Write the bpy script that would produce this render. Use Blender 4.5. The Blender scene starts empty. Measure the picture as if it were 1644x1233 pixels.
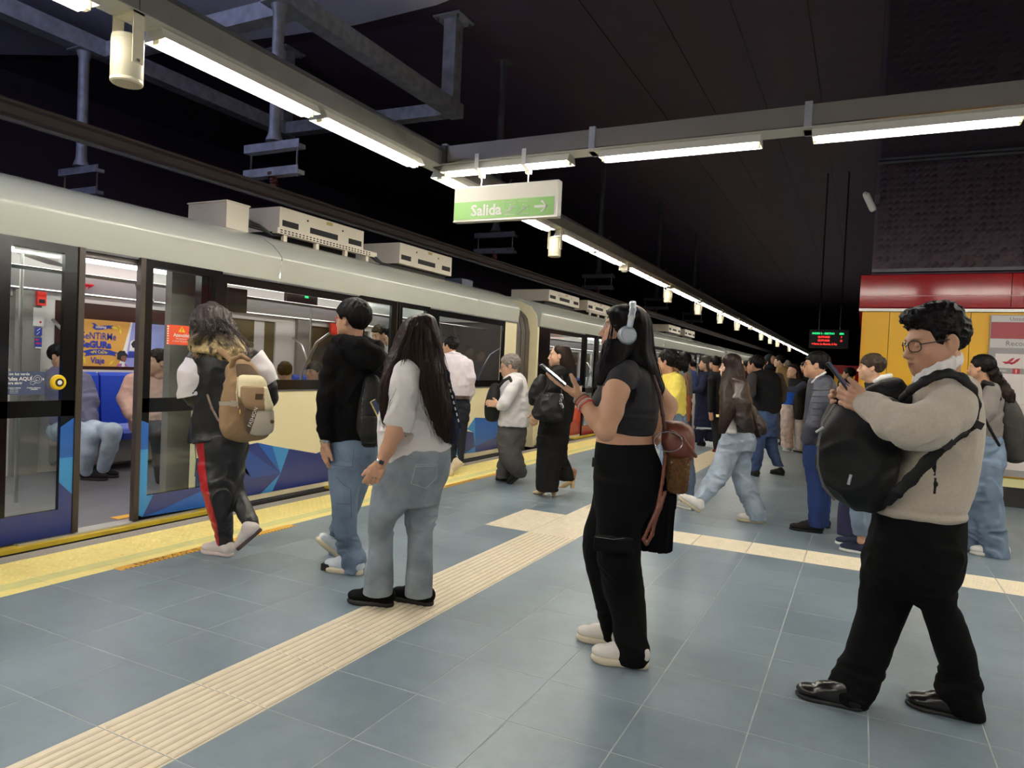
import bpy, math, random
import numpy as np
from mathutils import Vector, Matrix
random.seed(7); RNG = np.random.RandomState(11)
S = bpy.context.scene
COL = S.collection
# ---------------------------------------------------------------- camera, world, exposure
FPX, CX, CY, EYE = 1126.0, 822.0, 616.5, 1.4
def _cd(x, y): return np.array([x - CX, -(y - CY), -FPX])
_Y = _cd(1385, 612); _Y /= np.linalg.norm(_Y)
_X = -_cd(-1430, 482); _X -= _Y * (_X @ _Y); _X /= np.linalg.norm(_X)
_Z = np.cross(_X, _Y)
WM = np.array([_X, _Y, _Z])                      # camera axes -> world
CAMP = np.array([0, 0, EYE])
VR, VU, VB = WM[:, 0], WM[:, 1], WM[:, 2]        # camera right, up, back in the world
cam_d = bpy.data.cameras.new('camera'); cam = bpy.data.objects.new('camera', cam_d); COL.objects.link(cam)
cam_d.sensor_fit = 'HORIZONTAL'; cam_d.sensor_width = 36.0; cam_d.lens = 36.0 * FPX / 1644.0
cam_d.clip_start = 0.05; cam_d.clip_end = 300
cam.matrix_world = Matrix(((VR[0], VU[0], VB[0], 0), (VR[1], VU[1], VB[1], 0), (VR[2], VU[2], VB[2], EYE), (0, 0, 0, 1)))
S.camera = cam
S.view_settings.view_transform = 'Standard'; S.view_settings.look = 'None'
S.view_settings.gamma = 1.0; S.view_settings.use_curve_mapping = False
S.view_settings.exposure = 0.55
wd = bpy.data.worlds.new('world'); S.world = wd; wd.use_nodes = True
wd.node_tree.nodes['Background'].inputs['Color'].default_value = (0.9, 0.85, 0.95, 1)
wd.node_tree.nodes['Background'].inputs['Strength'].default_value = 0.02
TUBE_W = 54.0          # brightness of the fluorescent tubes
CARLIGHT_W = 9.0       # brightness of the ceiling strips in the train
LEDC = (1.0, 0.955, 0.86)

def atd(x, y, D):                                 # the point D metres in front of the lens plane seen at pixel (x, y)
    return CAMP + (WM @ _cd(x, y)) * (D / FPX)
def on_floor(x, y, z=0.0):
    r = WM @ _cd(x, y); return CAMP + r * ((z - EYE) / r[2])
def on_x(x, y, X0):
    r = WM @ _cd(x, y); return CAMP + r * (X0 / r[0])
def on_y(x, y, Y0):
    r = WM @ _cd(x, y); return CAMP + r * (Y0 / r[1])

# ---------------------------------------------------------------- materials
def lin(v):
    v /= 255.0
    return v / 12.92 if v <= 0.04045 else ((v + 0.055) / 1.055) ** 2.4
def C(r, g, b): return (lin(r), lin(g), lin(b), 1.0)
MATS = {}
def mat(name, col, rough=0.5, metal=0.0, noise=0.0, nscale=12.0, bump=0.0, bscale=60.0, spec=0.5, emit=0.0, ecol=None, coat=0.0, vcol=False, stretch=None, sheen=0.0):
    if name in MATS: return MATS[name]
    m = bpy.data.materials.new(name); m.use_nodes = True
    nt = m.node_tree; b = nt.nodes['Principled BSDF']
    b.inputs['Roughness'].default_value = rough; b.inputs['Metallic'].default_value = metal
    b.inputs['Specular IOR Level'].default_value = spec
    b.inputs['Coat Weight'].default_value = coat; b.inputs['Coat Roughness'].default_value = 0.12
    if sheen: b.inputs['Sheen Weight'].default_value = sheen
    b.inputs['Base Color'].default_value = col
    src = None
    if vcol:
        a = nt.nodes.new('ShaderNodeVertexColor'); a.layer_name = 'Col'; src = a.outputs['Color']
    tc = nt.nodes.new('ShaderNodeTexCoord')
    vec = tc.outputs['Object']
    if stretch:
        mp = nt.nodes.new('ShaderNodeMapping'); mp.inputs['Scale'].default_value = stretch
        nt.links.new(vec, mp.inputs['Vector']); vec = mp.outputs['Vector']
    if noise > 0:
        n = nt.nodes.new('ShaderNodeTexNoise'); n.inputs['Scale'].default_value = nscale; n.inputs['Detail'].default_value = 5
        nt.links.new(vec, n.inputs['Vector'])
        mr = nt.nodes.new('ShaderNodeMapRange'); mr.inputs['From Min'].default_value = 0.25; mr.inputs['From Max'].default_value = 0.75
        mr.inputs['To Min'].default_value = 1 - noise; mr.inputs['To Max'].default_value = 1 + noise
        nt.links.new(n.outputs['Fac'], mr.inputs['Value'])
        mx = nt.nodes.new('ShaderNodeMix'); mx.data_type = 'RGBA'; mx.blend_type = 'MULTIPLY'; mx.inputs[0].default_value = 1.0
        mx.inputs[6].default_value = col
        if src is not None: nt.links.new(src, mx.inputs[6])
        nt.links.new(mr.outputs['Result'], mx.inputs[7]); src = mx.outputs[2]
    if src is not None: nt.links.new(src, b.inputs['Base Color'])
    if bump > 0:
        n2 = nt.nodes.new('ShaderNodeTexNoise'); n2.inputs['Scale'].default_value = bscale; n2.inputs['Detail'].default_value = 4
        nt.links.new(vec, n2.inputs['Vector'])
        bp = nt.nodes.new('ShaderNodeBump'); bp.inputs['Strength'].default_value = bump; bp.inputs['Distance'].default_value = 0.01
        nt.links.new(n2.outputs['Fac'], bp.inputs['Height']); nt.links.new(bp.outputs['Normal'], b.inputs['Normal'])
    if emit:
        b.inputs['Emission Color'].default_value = ecol or col; b.inputs['Emission Strength'].default_value = emit
    MATS[name] = m; return m
def glass_mat(name, tint=(0.9, 0.95, 0.93, 1), refl=0.06):
    m = bpy.data.materials.new(name); m.use_nodes = True; nt = m.node_tree
    for n in list(nt.nodes): nt.nodes.remove(n)
    out = nt.nodes.new('ShaderNodeOutputMaterial'); mx = nt.nodes.new('ShaderNodeMixShader')
    tr = nt.nodes.new('ShaderNodeBsdfTransparent'); gl = nt.nodes.new('ShaderNodeBsdfGlossy'); lw = nt.nodes.new('ShaderNodeLayerWeight'); pw = nt.nodes.new('ShaderNodeMath'); fr = nt.nodes.new('ShaderNodeMath')
    tr.inputs['Color'].default_value = tint; gl.inputs['Roughness'].default_value = 0.03; gl.inputs['Color'].default_value = (1, 1, 1, 1)
    lw.inputs['Blend'].default_value = 0.5; pw.operation = 'POWER'; pw.inputs[1].default_value = 4.5; nt.links.new(lw.outputs['Facing'], pw.inputs[0])
    fr.operation = 'MULTIPLY_ADD'; fr.inputs[1].default_value = 0.6; fr.inputs[2].default_value = 0.03; nt.links.new(pw.outputs[0], fr.inputs[0])
    nt.links.new(fr.outputs[0], mx.inputs[0]); nt.links.new(tr.outputs[0], mx.inputs[1]); nt.links.new(gl.outputs[0], mx.inputs[2])
    nt.links.new(mx.outputs[0], out.inputs['Surface']); return m

M_TILE = None
def tile_material():
    m = bpy.data.materials.new('blue_grey_floor_tile'); m.use_nodes = True; nt = m.node_tree; b = nt.nodes['Principled BSDF']
    geo = nt.nodes.new('ShaderNodeNewGeometry')
    n = nt.nodes.new('ShaderNodeTexNoise'); n.inputs['Scale'].default_value = 1.3; n.inputs['Detail'].default_value = 6
    n2 = nt.nodes.new('ShaderNodeTexNoise'); n2.inputs['Scale'].default_value = 9; n2.inputs['Detail'].default_value = 8; n2.inputs['Roughness'].default_value = 0.7
    oi = nt.nodes.new('ShaderNodeObjectInfo')
    for q in (n, n2): nt.links.new(geo.outputs['Position'], q.inputs['Vector'])
    ad = nt.nodes.new('ShaderNodeMath'); ad.operation = 'MULTIPLY_ADD'; ad.inputs[1].default_value = 0.5
    nt.links.new(n2.outputs['Fac'], ad.inputs[0]); nt.links.new(n.outputs['Fac'], ad.inputs[2])
    ad2 = nt.nodes.new('ShaderNodeMath'); ad2.operation = 'MULTIPLY_ADD'; ad2.inputs[1].default_value = 0.14
    nt.links.new(oi.outputs['Random'], ad2.inputs[0]); nt.links.new(ad.outputs[0], ad2.inputs[2])
    cr = nt.nodes.new('ShaderNodeValToRGB')
    cr.color_ramp.elements[0].position = 0.45; cr.color_ramp.elements[0].color = C(98, 113, 122)
    cr.color_ramp.elements[1].position = 1.15; cr.color_ramp.elements[1].color = C(132, 147, 156)
    nt.links.new(ad2.outputs[0], cr.inputs['Fac']); nt.links.new(cr.outputs['Color'], b.inputs['Base Color'])
    mr = nt.nodes.new('ShaderNodeMapRange'); mr.inputs['To Min'].default_value = 0.24; mr.inputs['To Max'].default_value = 0.46
    nt.links.new(n2.outputs['Fac'], mr.inputs['Value']); nt.links.new(mr.outputs['Result'], b.inputs['Roughness'])
    bp = nt.nodes.new('ShaderNodeBump'); bp.inputs['Strength'].default_value = 0.05; bp.inputs['Distance'].default_value = 0.01
    nt.links.new(n2.outputs['Fac'], bp.inputs['Height']); nt.links.new(bp.outputs['Normal'], b.inputs['Normal'])
    return m
M_TILE = tile_material()
M_GROUT = mat('floor_grout', C(168, 172, 168), 0.8, noise=0.25, nscale=8)
M_CREAM_T = mat('cream_tactile_tile', C(240, 226, 198), 0.5, noise=0.08, nscale=14)
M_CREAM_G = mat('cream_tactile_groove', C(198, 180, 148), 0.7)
M_YEL_T = mat('yellow_tactile_tile', C(252, 232, 146), 0.55, noise=0.06, nscale=10)
M_YEL_P = mat('pale_yellow_band', C(224, 216, 140), 0.55, noise=0.06, nscale=10)
M_EDGE = mat('grey_edge_grit', C(150, 142, 134), 0.8, noise=0.35, nscale=90, bump=0.5, bscale=120)
M_CONC = mat('dark_concrete', C(40, 34, 34), 0.9, noise=0.3, nscale=3)
M_MAROON = mat('dark_maroon_ceiling', C(80, 64, 86), 0.7, noise=0.12, nscale=1.5)
M_BLACK = mat('black_gloss', C(14, 14, 15), 0.18)
M_RUBBER = mat('black_rubber', C(18, 17, 17), 0.6)
M_CREAM = mat('cream_car_paint', C(240, 228, 188), 0.28, coat=0.3)
M_ROOFP = mat('grey_roof_paint', C(180, 182, 172), 0.2, coat=0.25, noise=0.03, nscale=2)
M_STEEL = mat('brushed_steel', C(190, 188, 182), 0.28, 1.0)
M_GALV = mat('galvanised_steel', C(176, 178, 184), 0.5, 0.35, noise=0.3, nscale=7)
M_GALVD = mat('dull_grey_steel', C(96, 96, 100), 0.5, 0.3, noise=0.2, nscale=6)
M_ALU = mat('fixture_aluminium', C(206, 204, 196), 0.35, 0.45)
M_WHITE = mat('white_paint', C(232, 230, 224), 0.4)
M_IVORY = mat('ivory_plastic', C(232, 224, 196), 0.35)
M_TUBE = mat('fluorescent_tube', (1, 1, 1, 1), 0.4, emit=TUBE_W, ecol=LEDC + (1,))
M_REFL = mat('white_reflector', C(236, 232, 220), 0.35)
M_GLASS = glass_mat('clear_glass')
M_GLASSD = glass_mat('tinted_glass', (0.80, 0.82, 0.80, 1))
M_CARLIGHT = mat('train_light_strip', (1, 1, 1, 1), 0.4, emit=CARLIGHT_W, ecol=(1.0, 0.95, 0.92, 1))

# ---------------------------------------------------------------- helpers
class MB:
    def __init__(s): s.v = []; s.f = []; s.m = []; s.cur = 0
    def mt(s, i): s.cur = i; return s
    def add(s, vs, fs):
        o = len(s.v); s.v += [tuple(map(float, p)) for p in vs]
        for f in fs: s.f.append(tuple(o + i for i in f)); s.m.append(s.cur)
        return s
    def box(s, x0, y0, z0, x1, y1, z1):
        x0, x1 = min(x0, x1), max(x0, x1); y0, y1 = min(y0, y1), max(y0, y1); z0, z1 = min(z0, z1), max(z0, z1)
        return s.add([(x0, y0, z0), (x1, y0, z0), (x1, y1, z0), (x0, y1, z0), (x0, y0, z1), (x1, y0, z1), (x1, y1, z1), (x0, y1, z1)],
                     [(0, 3, 2, 1), (4, 5, 6, 7), (0, 1, 5, 4), (1, 2, 6, 5), (2, 3, 7, 6), (3, 0, 4, 7)])
    def bbox(s, x0, y0, z0, x1, y1, z1, b=0.004):     # box with chamfered top edges
        t = z1 - b
        return s.add([(x0, y0, z0), (x1, y0, z0), (x1, y1, z0), (x0, y1, z0), (x0, y0, t), (x1, y0, t), (x1, y1, t), (x0, y1, t),
                      (x0 + b, y0 + b, z1), (x1 - b, y0 + b, z1), (x1 - b, y1 - b, z1), (x0 + b, y1 - b, z1)],
                     [(0, 1, 5, 4), (1, 2, 6, 5), (2, 3, 7, 6), (3, 0, 4, 7), (4, 5, 9, 8), (5, 6, 10, 9), (6, 7, 11, 10), (7, 4, 8, 11), (8, 9, 10, 11)])
    def ob(s, c, ax, ay, az):                          # oriented box, half vectors
        c, ax, ay, az = map(np.asarray, (c, ax, ay, az)); vs = []
        for k in (-1, 1):
            for q in ((-1, -1), (1, -1), (1, 1), (-1, 1)): vs.append(c + q[0] * ax + q[1] * ay + k * az)
        return s.add(vs, [(0, 3, 2, 1), (4, 5, 6, 7), (0, 1, 5, 4), (1, 2, 6, 5), (2, 3, 7, 6), (3, 0, 4, 7)])
    def prism_y(s, prof, y0, y1, caps=True, closed=True):   # profile in (x, z)
        n = len(prof); vs = [(p[0], y0, p[1]) for p in prof] + [(p[0], y1, p[1]) for p in prof]
        fs = [(i, n + i, n + (i + 1) % n, (i + 1) % n) for i in range(n if closed else n - 1)]
        if caps: fs += [tuple(range(n)), tuple(range(2 * n - 1, n - 1, -1))]
        return s.add(vs, fs)
    def poly(s, pts, d):                               # flat polygon extruded by vector d
        n = len(pts); d = np.asarray(d); vs = [np.asarray(p, float) for p in pts] + [np.asarray(p, float) + d for p in pts]
        fs = [tuple(range(n - 1, -1, -1)), tuple(range(n, 2 * n))] + [(i, (i + 1) % n, n + (i + 1) % n, n + i) for i in range(n)]
        return s.add(vs, fs)
    def tube(s, pts, r, n=8, cap=True, closed=False):
        pts = [np.asarray(p, float) for p in pts]; rs = r if hasattr(r, '__len__') else [r] * len(pts)
        L = len(pts); vs = []; up = None
        for i, p in enumerate(pts):
            a = pts[(i - 1) % L] if closed else pts[max(i - 1, 0)]; b = pts[(i + 1) % L] if closed else pts[min(i + 1, L - 1)]
            t = b - a; t = t / (np.linalg.norm(t) + 1e-12)
            if up is None: up = np.array([0, 0, 1.]) if abs(t[2]) < 0.9 else np.array([1., 0, 0])
            u = up - t * (up @ t); u /= np.linalg.norm(u) + 1e-12; w = np.cross(t, u); up = u
            for k in range(n):
                an = 2 * math.pi * k / n; vs.append(p + rs[i] * (math.cos(an) * u + math.sin(an) * w))
        fs = []
        for i in range(L if closed else L - 1):
            j = (i + 1) % L
            for k in range(n): fs.append((i * n + k, i * n + (k + 1) % n, j * n + (k + 1) % n, j * n + k))
        if cap and not closed: fs += [tuple(range(n - 1, -1, -1)), tuple((L - 1) * n + k for k in range(n))]
        return s.add(vs, fs)
    def lathe(s, c, prof, n=20, ax=(0, 0, 1)):          # prof: (radius, height) along the axis
        c = np.asarray(c, float); ax = np.asarray(ax, float); ax = ax / np.linalg.norm(ax)
        u = np.cross(ax, (0, 0, 1.) if abs(ax[2]) < 0.9 else (1., 0, 0)); u /= np.linalg.norm(u); w = np.cross(ax, u)
        vs = []; L = len(prof)
        for (r, h) in prof:
            for k in range(n):
                an = 2 * math.pi * k / n; vs.append(c + ax * h + r * (math.cos(an) * u + math.sin(an) * w))
        fs = [(i * n + k, i * n + (k + 1) % n, (i + 1) * n + (k + 1) % n, (i + 1) * n + k) for i in range(L - 1) for k in range(n)]
        fs += [tuple(range(n - 1, -1, -1)), tuple((L - 1) * n + k for k in range(n))]
        return s.add(vs, fs)
    def mesh(s, name, mats, smooth=False, loc=(0, 0, 0)):
        me = bpy.data.meshes.new(name)
        me.from_pydata([(p[0] - loc[0], p[1] - loc[1], p[2] - loc[2]) for p in s.v], [], s.f)
        for m in (mats if isinstance(mats, (list, tuple)) else [mats]): me.materials.append(m)
        me.polygons.foreach_set('material_index', s.m)
        if smooth:
            me.polygons.foreach_set('use_smooth', [True] * len(s.f))
            try: me.set_sharp_from_angle(angle=math.radians(40))
            except Exception: pass
        me.update(); return me
    def build(s, name, mats, parent=None, smooth=False, **kw):
        loc = tuple(parent.matrix_world.translation) if False else (0, 0, 0)
        base = ROOTLOC.get(parent.name, (0, 0, 0)) if parent is not None else (0, 0, 0)
        return link(name, s.mesh(name, mats, smooth, base), parent, **kw)
ROOTLOC = {}
def link(name, me, parent=None, loc=None, kind=None, label=None, cat=None, group=None):
    o = bpy.data.objects.new(name, me); COL.objects.link(o)
    if parent is not None: o.parent = parent; ROOTLOC[o.name] = ROOTLOC.get(parent.name, (0, 0, 0))
    if loc is not None: o.location = loc
    if kind: o['kind'] = kind
    if label: o['label'] = label
    if cat: o['category'] = cat
    if group: o['group'] = group
    return o
def thing(name, label, cat, loc=(0, 0, 0), group=None, kind=None):
    o = bpy.data.objects.new(name, None); COL.objects.link(o); o.empty_display_size = 0.2
    loc = tuple(float(v) for v in loc); o.location = loc; ROOTLOC[o.name] = loc
    if label: o['label'] = label
    if cat: o['category'] = cat
    if group: o['group'] = group
    if kind: o['kind'] = kind
    return o
def lettering(text, origin, xd, yd, size, material, parent, name='lettering', depth=0.001, align='LEFT', shear=0.0, bold=0.0, sx=1.0):
    cu = bpy.data.curves.new('txt', 'FONT'); cu.body = text; cu.size = size; cu.extrude = 0.0; cu.align_x = align
    cu.resolution_u = 2; cu.shear = shear; cu.offset = bold
    o = bpy.data.objects.new('txt', cu); COL.objects.link(o)
    dg = bpy.context.evaluated_depsgraph_get(); dg.update()
    me = bpy.data.meshes.new_from_object(o.evaluated_get(dg)); bpy.data.objects.remove(o)
    xd = np.asarray(xd, float); yd = np.asarray(yd, float); nz = np.cross(xd, yd)
    base = np.asarray(ROOTLOC.get(parent.name, (0, 0, 0)) if parent is not None else (0, 0, 0))
    og = np.asarray(origin, float) + nz * depth - base
    n = len(me.vertices); co = np.empty(n * 3); me.vertices.foreach_get('co', co); co = co.reshape(-1, 3)
    co = og + np.outer(co[:, 0] * sx, xd) + np.outer(co[:, 1], yd)
    me.vertices.foreach_set('co', co.ravel()); me.materials.clear(); me.materials.append(material); me.update()
    me.name = name
    return link(name, me, parent)
def copy_tree(o, off, label=None, parent=None):
    c = o.copy(); COL.objects.link(c)
    if parent is not None: c.parent = parent
    else: c.location = Vector(o.location) + Vector(off)
    if label: c['label'] = label
    for ch in list(o.children): copy_tree(ch, off, None, c)
    return c
# ================================================================ the platform
PX0, PY0 = -2.455, 2.456          # a tile corner; pitch below
TX, TY = 0.425, 0.4155
floor = link('floor', MB().box(-4.92, -5, -0.35, 9, 70, -0.0009).mesh('floor', M_GROUT), kind='structure')
G = 0.0022
tile_me = MB().bbox(G, G, -0.02, TX - G, TY - G, 0.0, 0.0012).mesh('tile', M_TILE)
mb = MB()                                                   # ribbed cream tile, ribs along Y
mb.mt(0).bbox(G, G, -0.02, TX - G, TY - G, 0.0, 0.001)
for i in range(10):
    x = 0.012 + i * 0.0405
    mb.mt(0).add([(x, G * 2, 0), (x + 0.006, G * 4, 0.0045), (x + 0.026, G * 4, 0.0045), (x + 0.032, G * 2, 0), (x, TY - 2 * G, 0), (x + 0.006, TY - 4 * G, 0.0045), (x + 0.026, TY - 4 * G, 0.0045), (x + 0.032, TY - 2 * G, 0)],
                 [(0, 1, 5, 4), (1, 2, 6, 5), (2, 3, 7, 6), (0, 3, 2, 1), (4, 5, 6, 7)])
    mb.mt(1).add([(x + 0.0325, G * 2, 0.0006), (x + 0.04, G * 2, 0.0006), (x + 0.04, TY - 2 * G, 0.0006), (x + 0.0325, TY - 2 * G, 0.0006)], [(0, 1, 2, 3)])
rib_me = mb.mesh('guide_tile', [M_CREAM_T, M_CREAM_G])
mb = MB()                                                   # the same, ribs along X
mb.bbox(G, G, -0.02, TX - G, TY - G, 0.0, 0.001)
for i in range(10):
    y = 0.012 + i * 0.0395
    mb.mt(0).add([(2 * G, y, 0), (4 * G, y + 0.006, 0.0045), (4 * G, y + 0.025, 0.0045), (2 * G, y + 0.031, 0), (TX - 2 * G, y, 0), (TX - 4 * G, y + 0.006, 0.0045), (TX - 4 * G, y + 0.025, 0.0045), (TX - 2 * G, y + 0.031, 0)],
                 [(4, 5, 1, 0), (5, 6, 2, 1), (6, 7, 3, 2), (1, 2, 3, 0), (7, 6, 5, 4)])
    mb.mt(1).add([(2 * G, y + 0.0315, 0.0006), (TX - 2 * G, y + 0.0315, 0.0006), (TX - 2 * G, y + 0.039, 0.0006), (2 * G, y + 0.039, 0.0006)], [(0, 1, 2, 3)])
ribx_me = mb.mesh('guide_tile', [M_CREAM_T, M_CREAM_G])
mb = MB().bbox(G, G, -0.02, TX - G, TY - G, 0.0, 0.001)      # blister warning tile
def blister(mb, x, y, z, r=0.013, h=0.005):
    vs = [(x + r * math.cos(k * math.pi / 3), y + r * math.sin(k * math.pi / 3), z) for k in range(6)] + [(x + .55 * r * math.cos(k * math.pi / 3), y + .55 * r * math.sin(k * math.pi / 3), z + h) for k in range(6)]
    mb.add(vs, [(k, (k + 1) % 6, 6 + (k + 1) % 6, 6 + k) for k in range(6)] + [tuple(range(6, 12))])
for i in range(8):
    for j in range(8): blister(mb, 0.03 + i * 0.052, 0.028 + j * 0.0515, 0)
blis_me = mb.mesh('warning_tile', M_CREAM_T)
mb = MB()                                                   # yellow platform edge tile (x from the edge inward)
YW = 0.625
mb.mt(0).bbox(0, 0.0012, -0.02, 0.42, TY - 0.0012, 0.0, 0.001)
mb.mt(1).bbox(0.421, 0.0012, -0.02, 0.53, TY - 0.0012, 0.001, 0.001)
mb.mt(0).bbox(0.531, 0.0012, -0.02, YW, TY - 0.0012, 0.0, 0.001)
mb.mt(0)
yel_me = mb.mesh('edge_tile', [M_YEL_T, M_YEL_P])
yb = MB()
for j in range(330):
    for i in range(7):
        y = 0.2 + j * 0.0594
        blister(yb, -4.78 + 0.035 + i * 0.058, y, 0, 0.0165, 0.0048)
yb.build('blisters', M_YEL_T, floor, kind='stuff')
tb = MB(); ribstuff = MB(); ystuff = MB()
cells = []
for i in range(-4, 26):
    for j in range(-18, 160):
        x = PX0 + i * TX; y = PY0 + j * TY
        if x > 7.5: continue
        kind = 'tile'
        if i == 0: kind = 'rib'
        if j == 8 and i > 0: kind = 'ribx'
        if (i in (-1, 0)) and j in (7, 8): kind = 'blis'
        if i == 0 and j in (7, 8, 9): kind = 'blis'
        c = (WM.T @ (np.array([x + TX / 2, y + TY / 2, 0]) - CAMP)); D = -c[2]
        vis = D > 0.8 and -100 < CX + FPX * c[0] / D < 1744 and -150 < (CY - FPX * c[1] / D) < 1383
        cells.append((D if vis else 1e6 + abs(y), kind, x, y))
cells.sort()
cnt = {}
MESH = {'tile': ('tile', tile_me), 'rib': ('guide_tile', rib_me), 'ribx': ('guide_tile', ribx_me), 'blis': ('warning_tile', blis_me)}
for D, kind, x, y in cells:
    nm, me = MESH[kind]
    cnt[nm] = cnt.get(nm, 0) + 1
    if D < 1e6 and cnt[nm] <= (270 if nm == 'tile' else 40):
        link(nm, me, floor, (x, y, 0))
    else:
        (tb if kind == 'tile' else ribstuff).bbox(x + G, y + G, -0.02, x + TX - G, y + TY - G, 0, 0.0012)
tb.build('far_tiles', M_TILE, floor, kind='stuff')
ribstuff.build('far_guide_tiles', M_CREAM_T, floor, kind='stuff')
for j in range(-18, 160):
    y = PY0 + j * TY
    if -3 <= j <= 40: link('edge_tile', yel_me, floor, (-4.78, y, 0))
    else:
        ystuff.bbox(-4.78, y + .001, -0.02, -4.78 + YW, y + TY - .001, 0, 0.001)
ystuff.build('far_edge_tiles', M_YEL_T, floor, kind='stuff')
MB().box(-4.92, -5, -0.02, -4.782, 70, 0.001).build('edge_coping', M_EDGE, floor)
M_ORANGE = mat('orange_sticker', C(238, 176, 52), 0.5)
M_INKB = mat('black_ink', C(52, 40, 14), 0.6)
def floor_sticker(y0, y1):
    st = MB().box(-4.165, y0, 0.0006, -4.085, y1, 0.0014).build('floor_sticker', M_ORANGE, floor)
    d = MB()
    y = y0 + 0.03
    while y < y1 - .02:
        d.box(-4.1, y, 0.0014, -4.088, y + 0.016, 0.0018); y += 0.034
    d.build('printed_dots', M_INKB, st)
    lettering('ESPERA A QUE BAJEN', (-4.112, y0 + 0.12, 0.0014), (0, 1, 0), (-1, 0, 0), 0.058, M_INKB, st, sx=1.3)
floor_sticker(2.83, 4.35); floor_sticker(6.6, 8.1)
# track bed, tunnel walls, ceiling
MB().box(-17, -6, -1.6, -4.93, 70, -1.25).build('floor', M_CONC, None, kind='structure')
MB().box(-4.95, -5, -1.3, -4.921, 70, -0.02).build('trim_1', M_CONC, None, kind='structure')
MB().box(-17.3, -6, -1.6, -17, 70, 7.6).build('wall_left', M_MAROON, None, kind='structure')
MB().box(-17.3, -6, 7.3, 10, 70, 7.6).build('ceiling', M_MAROON, None, kind='structure')
MB().box(-17.3, 70, -1.6, 10, 70.3, 7.6).build('wall_far', mat('black_tunnel', C(16, 14, 15), 0.9), None, kind='structure')
MB().box(9, -6, -0.3, 9.3, 70, 7.6).build('wall_right', M_MAROON, None, kind='structure')
MB().box(-17.3, -6.3, -1.6, 10, -6, 7.6).build('wall_back', M_MAROON, None, kind='structure')
M_SLAB = mat('grey_plaster_slab', C(216, 216, 236), 0.8, noise=0.06, nscale=2)
slab = MB(); pts = [(-16.9, 7.4), (-15.9, 8.06), (-14.6, 8.6), (-12.4, 9.2), (-9.5, 9.6), (-8.2, 9.72), (-6.5, 9.66), (-5.2, 9.4), (-4.2, 8.8), (-3.6, 7.9), (-3.2, 6.2), (-3.0, 3.5), (-3.0, -2), (-16.9, -2)]
slab.poly([(p[0], p[1], 7.18) for p in pts], (0, 0, 0.11))
sl = slab.build('trim_2', M_SLAB, None, kind='structure')
seams = MB()
for y in (1.5, 4.0, 6.4): seams.box(-16.8, y, 7.172, -3.05, y + 0.02, 7.18)
seams.build('panel_seams', M_GALVD, sl)
# joints of the ceiling panels, faint
cj = MB()
for k in range(12):
    x = -4.4 + k * 1.1
    cj.box(x, 10, 7.285, x + 0.012, 60, 7.3)
cj.build('ceiling_joints', mat('joint_maroon', C(52, 42, 46), 0.7), bpy.data.objects['ceiling'], kind='stuff')
# wall above the stair enclosure, with textured acoustic panels
BY = 10.0
MB().box(0.03, BY + 0.12, 2.765, 9, BY + 0.32, 7.3).build('wall_front', M_MAROON, None, kind='structure')
wf = bpy.data.objects['wall_front']
M_ACOU = mat('dark_acoustic_panel', C(66, 50, 58), 0.65, noise=0.3, nscale=26, stretch=(1, 1, 2.2))
def dimple_panel(x0, x1, z0, z1, nx, nz, amp, y):
    b = MB(); vs = []; fs = []
    for k in range(nz + 1):
        for i in range(nx + 1):
            d = RNG.rand() * amp if (i % 2 and k % 2) else 0.0
            vs.append((x0 + (x1 - x0) * (i + (0.3 if k % 2 else 0) * (0 < i < nx)) / nx, y - d, z0 + (z1 - z0) * k / nz))
    for k in range(nz):
        for i in range(nx): a = k * (nx + 1) + i; fs.append((a, a + 1, a + nx + 2, a + nx + 1))
    b.add(vs, fs); return b
x = 0.06
for k in range(4):
    dimple_panel(x, x + 1.55, 2.84, 4.15, 40, 34, 0.03, BY + 0.1).build('acoustic_panel', M_ACOU, wf)
    dimple_panel(x, x + 1.55, 4.23, 7.25, 24, 60, 0.012, BY + 0.1).build('acoustic_panel', mat('dark_grey_panel', C(56, 48, 52), 0.7), wf)
    x += 1.56
MB().box(0.03, BY + 0.05, 4.16, 8, BY + 0.12, 4.185).box(0.03, BY + 0.03, 4.2, 8, BY + 0.12, 4.225).build('trim_3', M_GALVD, None, kind='structure')
MB().box(0.03, BY + 0.03, 2.79, 8, BY + 0.12, 2.83).build('trim_4', M_GALVD, None, kind='structure')

# ================================================================ the red and yellow stair enclosure
M_RED = mat('red_gloss_enamel', C(150, 10, 22), 0.1, spec=.35)
M_YELP = mat('yellow_panel', C(238, 178, 22), 0.4, noise=0.04, nscale=1.5)
M_STRIPW = mat('cream_kick_strip', C(238, 232, 168), 0.5)
enc = thing('stair_enclosure', 'red and yellow panelled stair enclosure with a cream strip above its black plinth', 'enclosure', (-0.05, BY, 0))
fx = [-0.09, 1.50, 3.1, 4.7]
for a, b in zip(fx[:-1], fx[1:]):
    pf = [(BY - 0.02, 2.325), (BY - 0.05, 2.34), (BY - 0.05, 2.74), (BY + 0.0, 2.755), (BY + 0.1, 2.755), (BY + 0.1, 2.325)]
    m = MB(); n = len(pf); vs = [(a + .003, p[0], p[1]) for p in pf] + [(b - .003, p[0], p[1]) for p in pf]
    m.add(vs, [(i, n + i, n + (i + 1) % n, (i + 1) % n) for i in range(n)] + [tuple(range(n - 1, -1, -1)), tuple(range(n, 2 * n))])
    m.build('fascia_panel', M_RED, enc)
MB().box(-0.09, BY - 0.053, 2.475, 4.7, BY - 0.05, 2.483).build('fascia_joint', mat('pale_red_joint', C(214, 150, 150), 0.5), enc)
MB().box(-0.09, BY - 0.04, 2.29, 4.7, BY + 0.02, 2.324).build('cornice_strip', M_ALU, enc)
yx = [-0.03, 0.26, 1.12, 1.99, 2.86, 3.7, 4.6]
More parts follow.
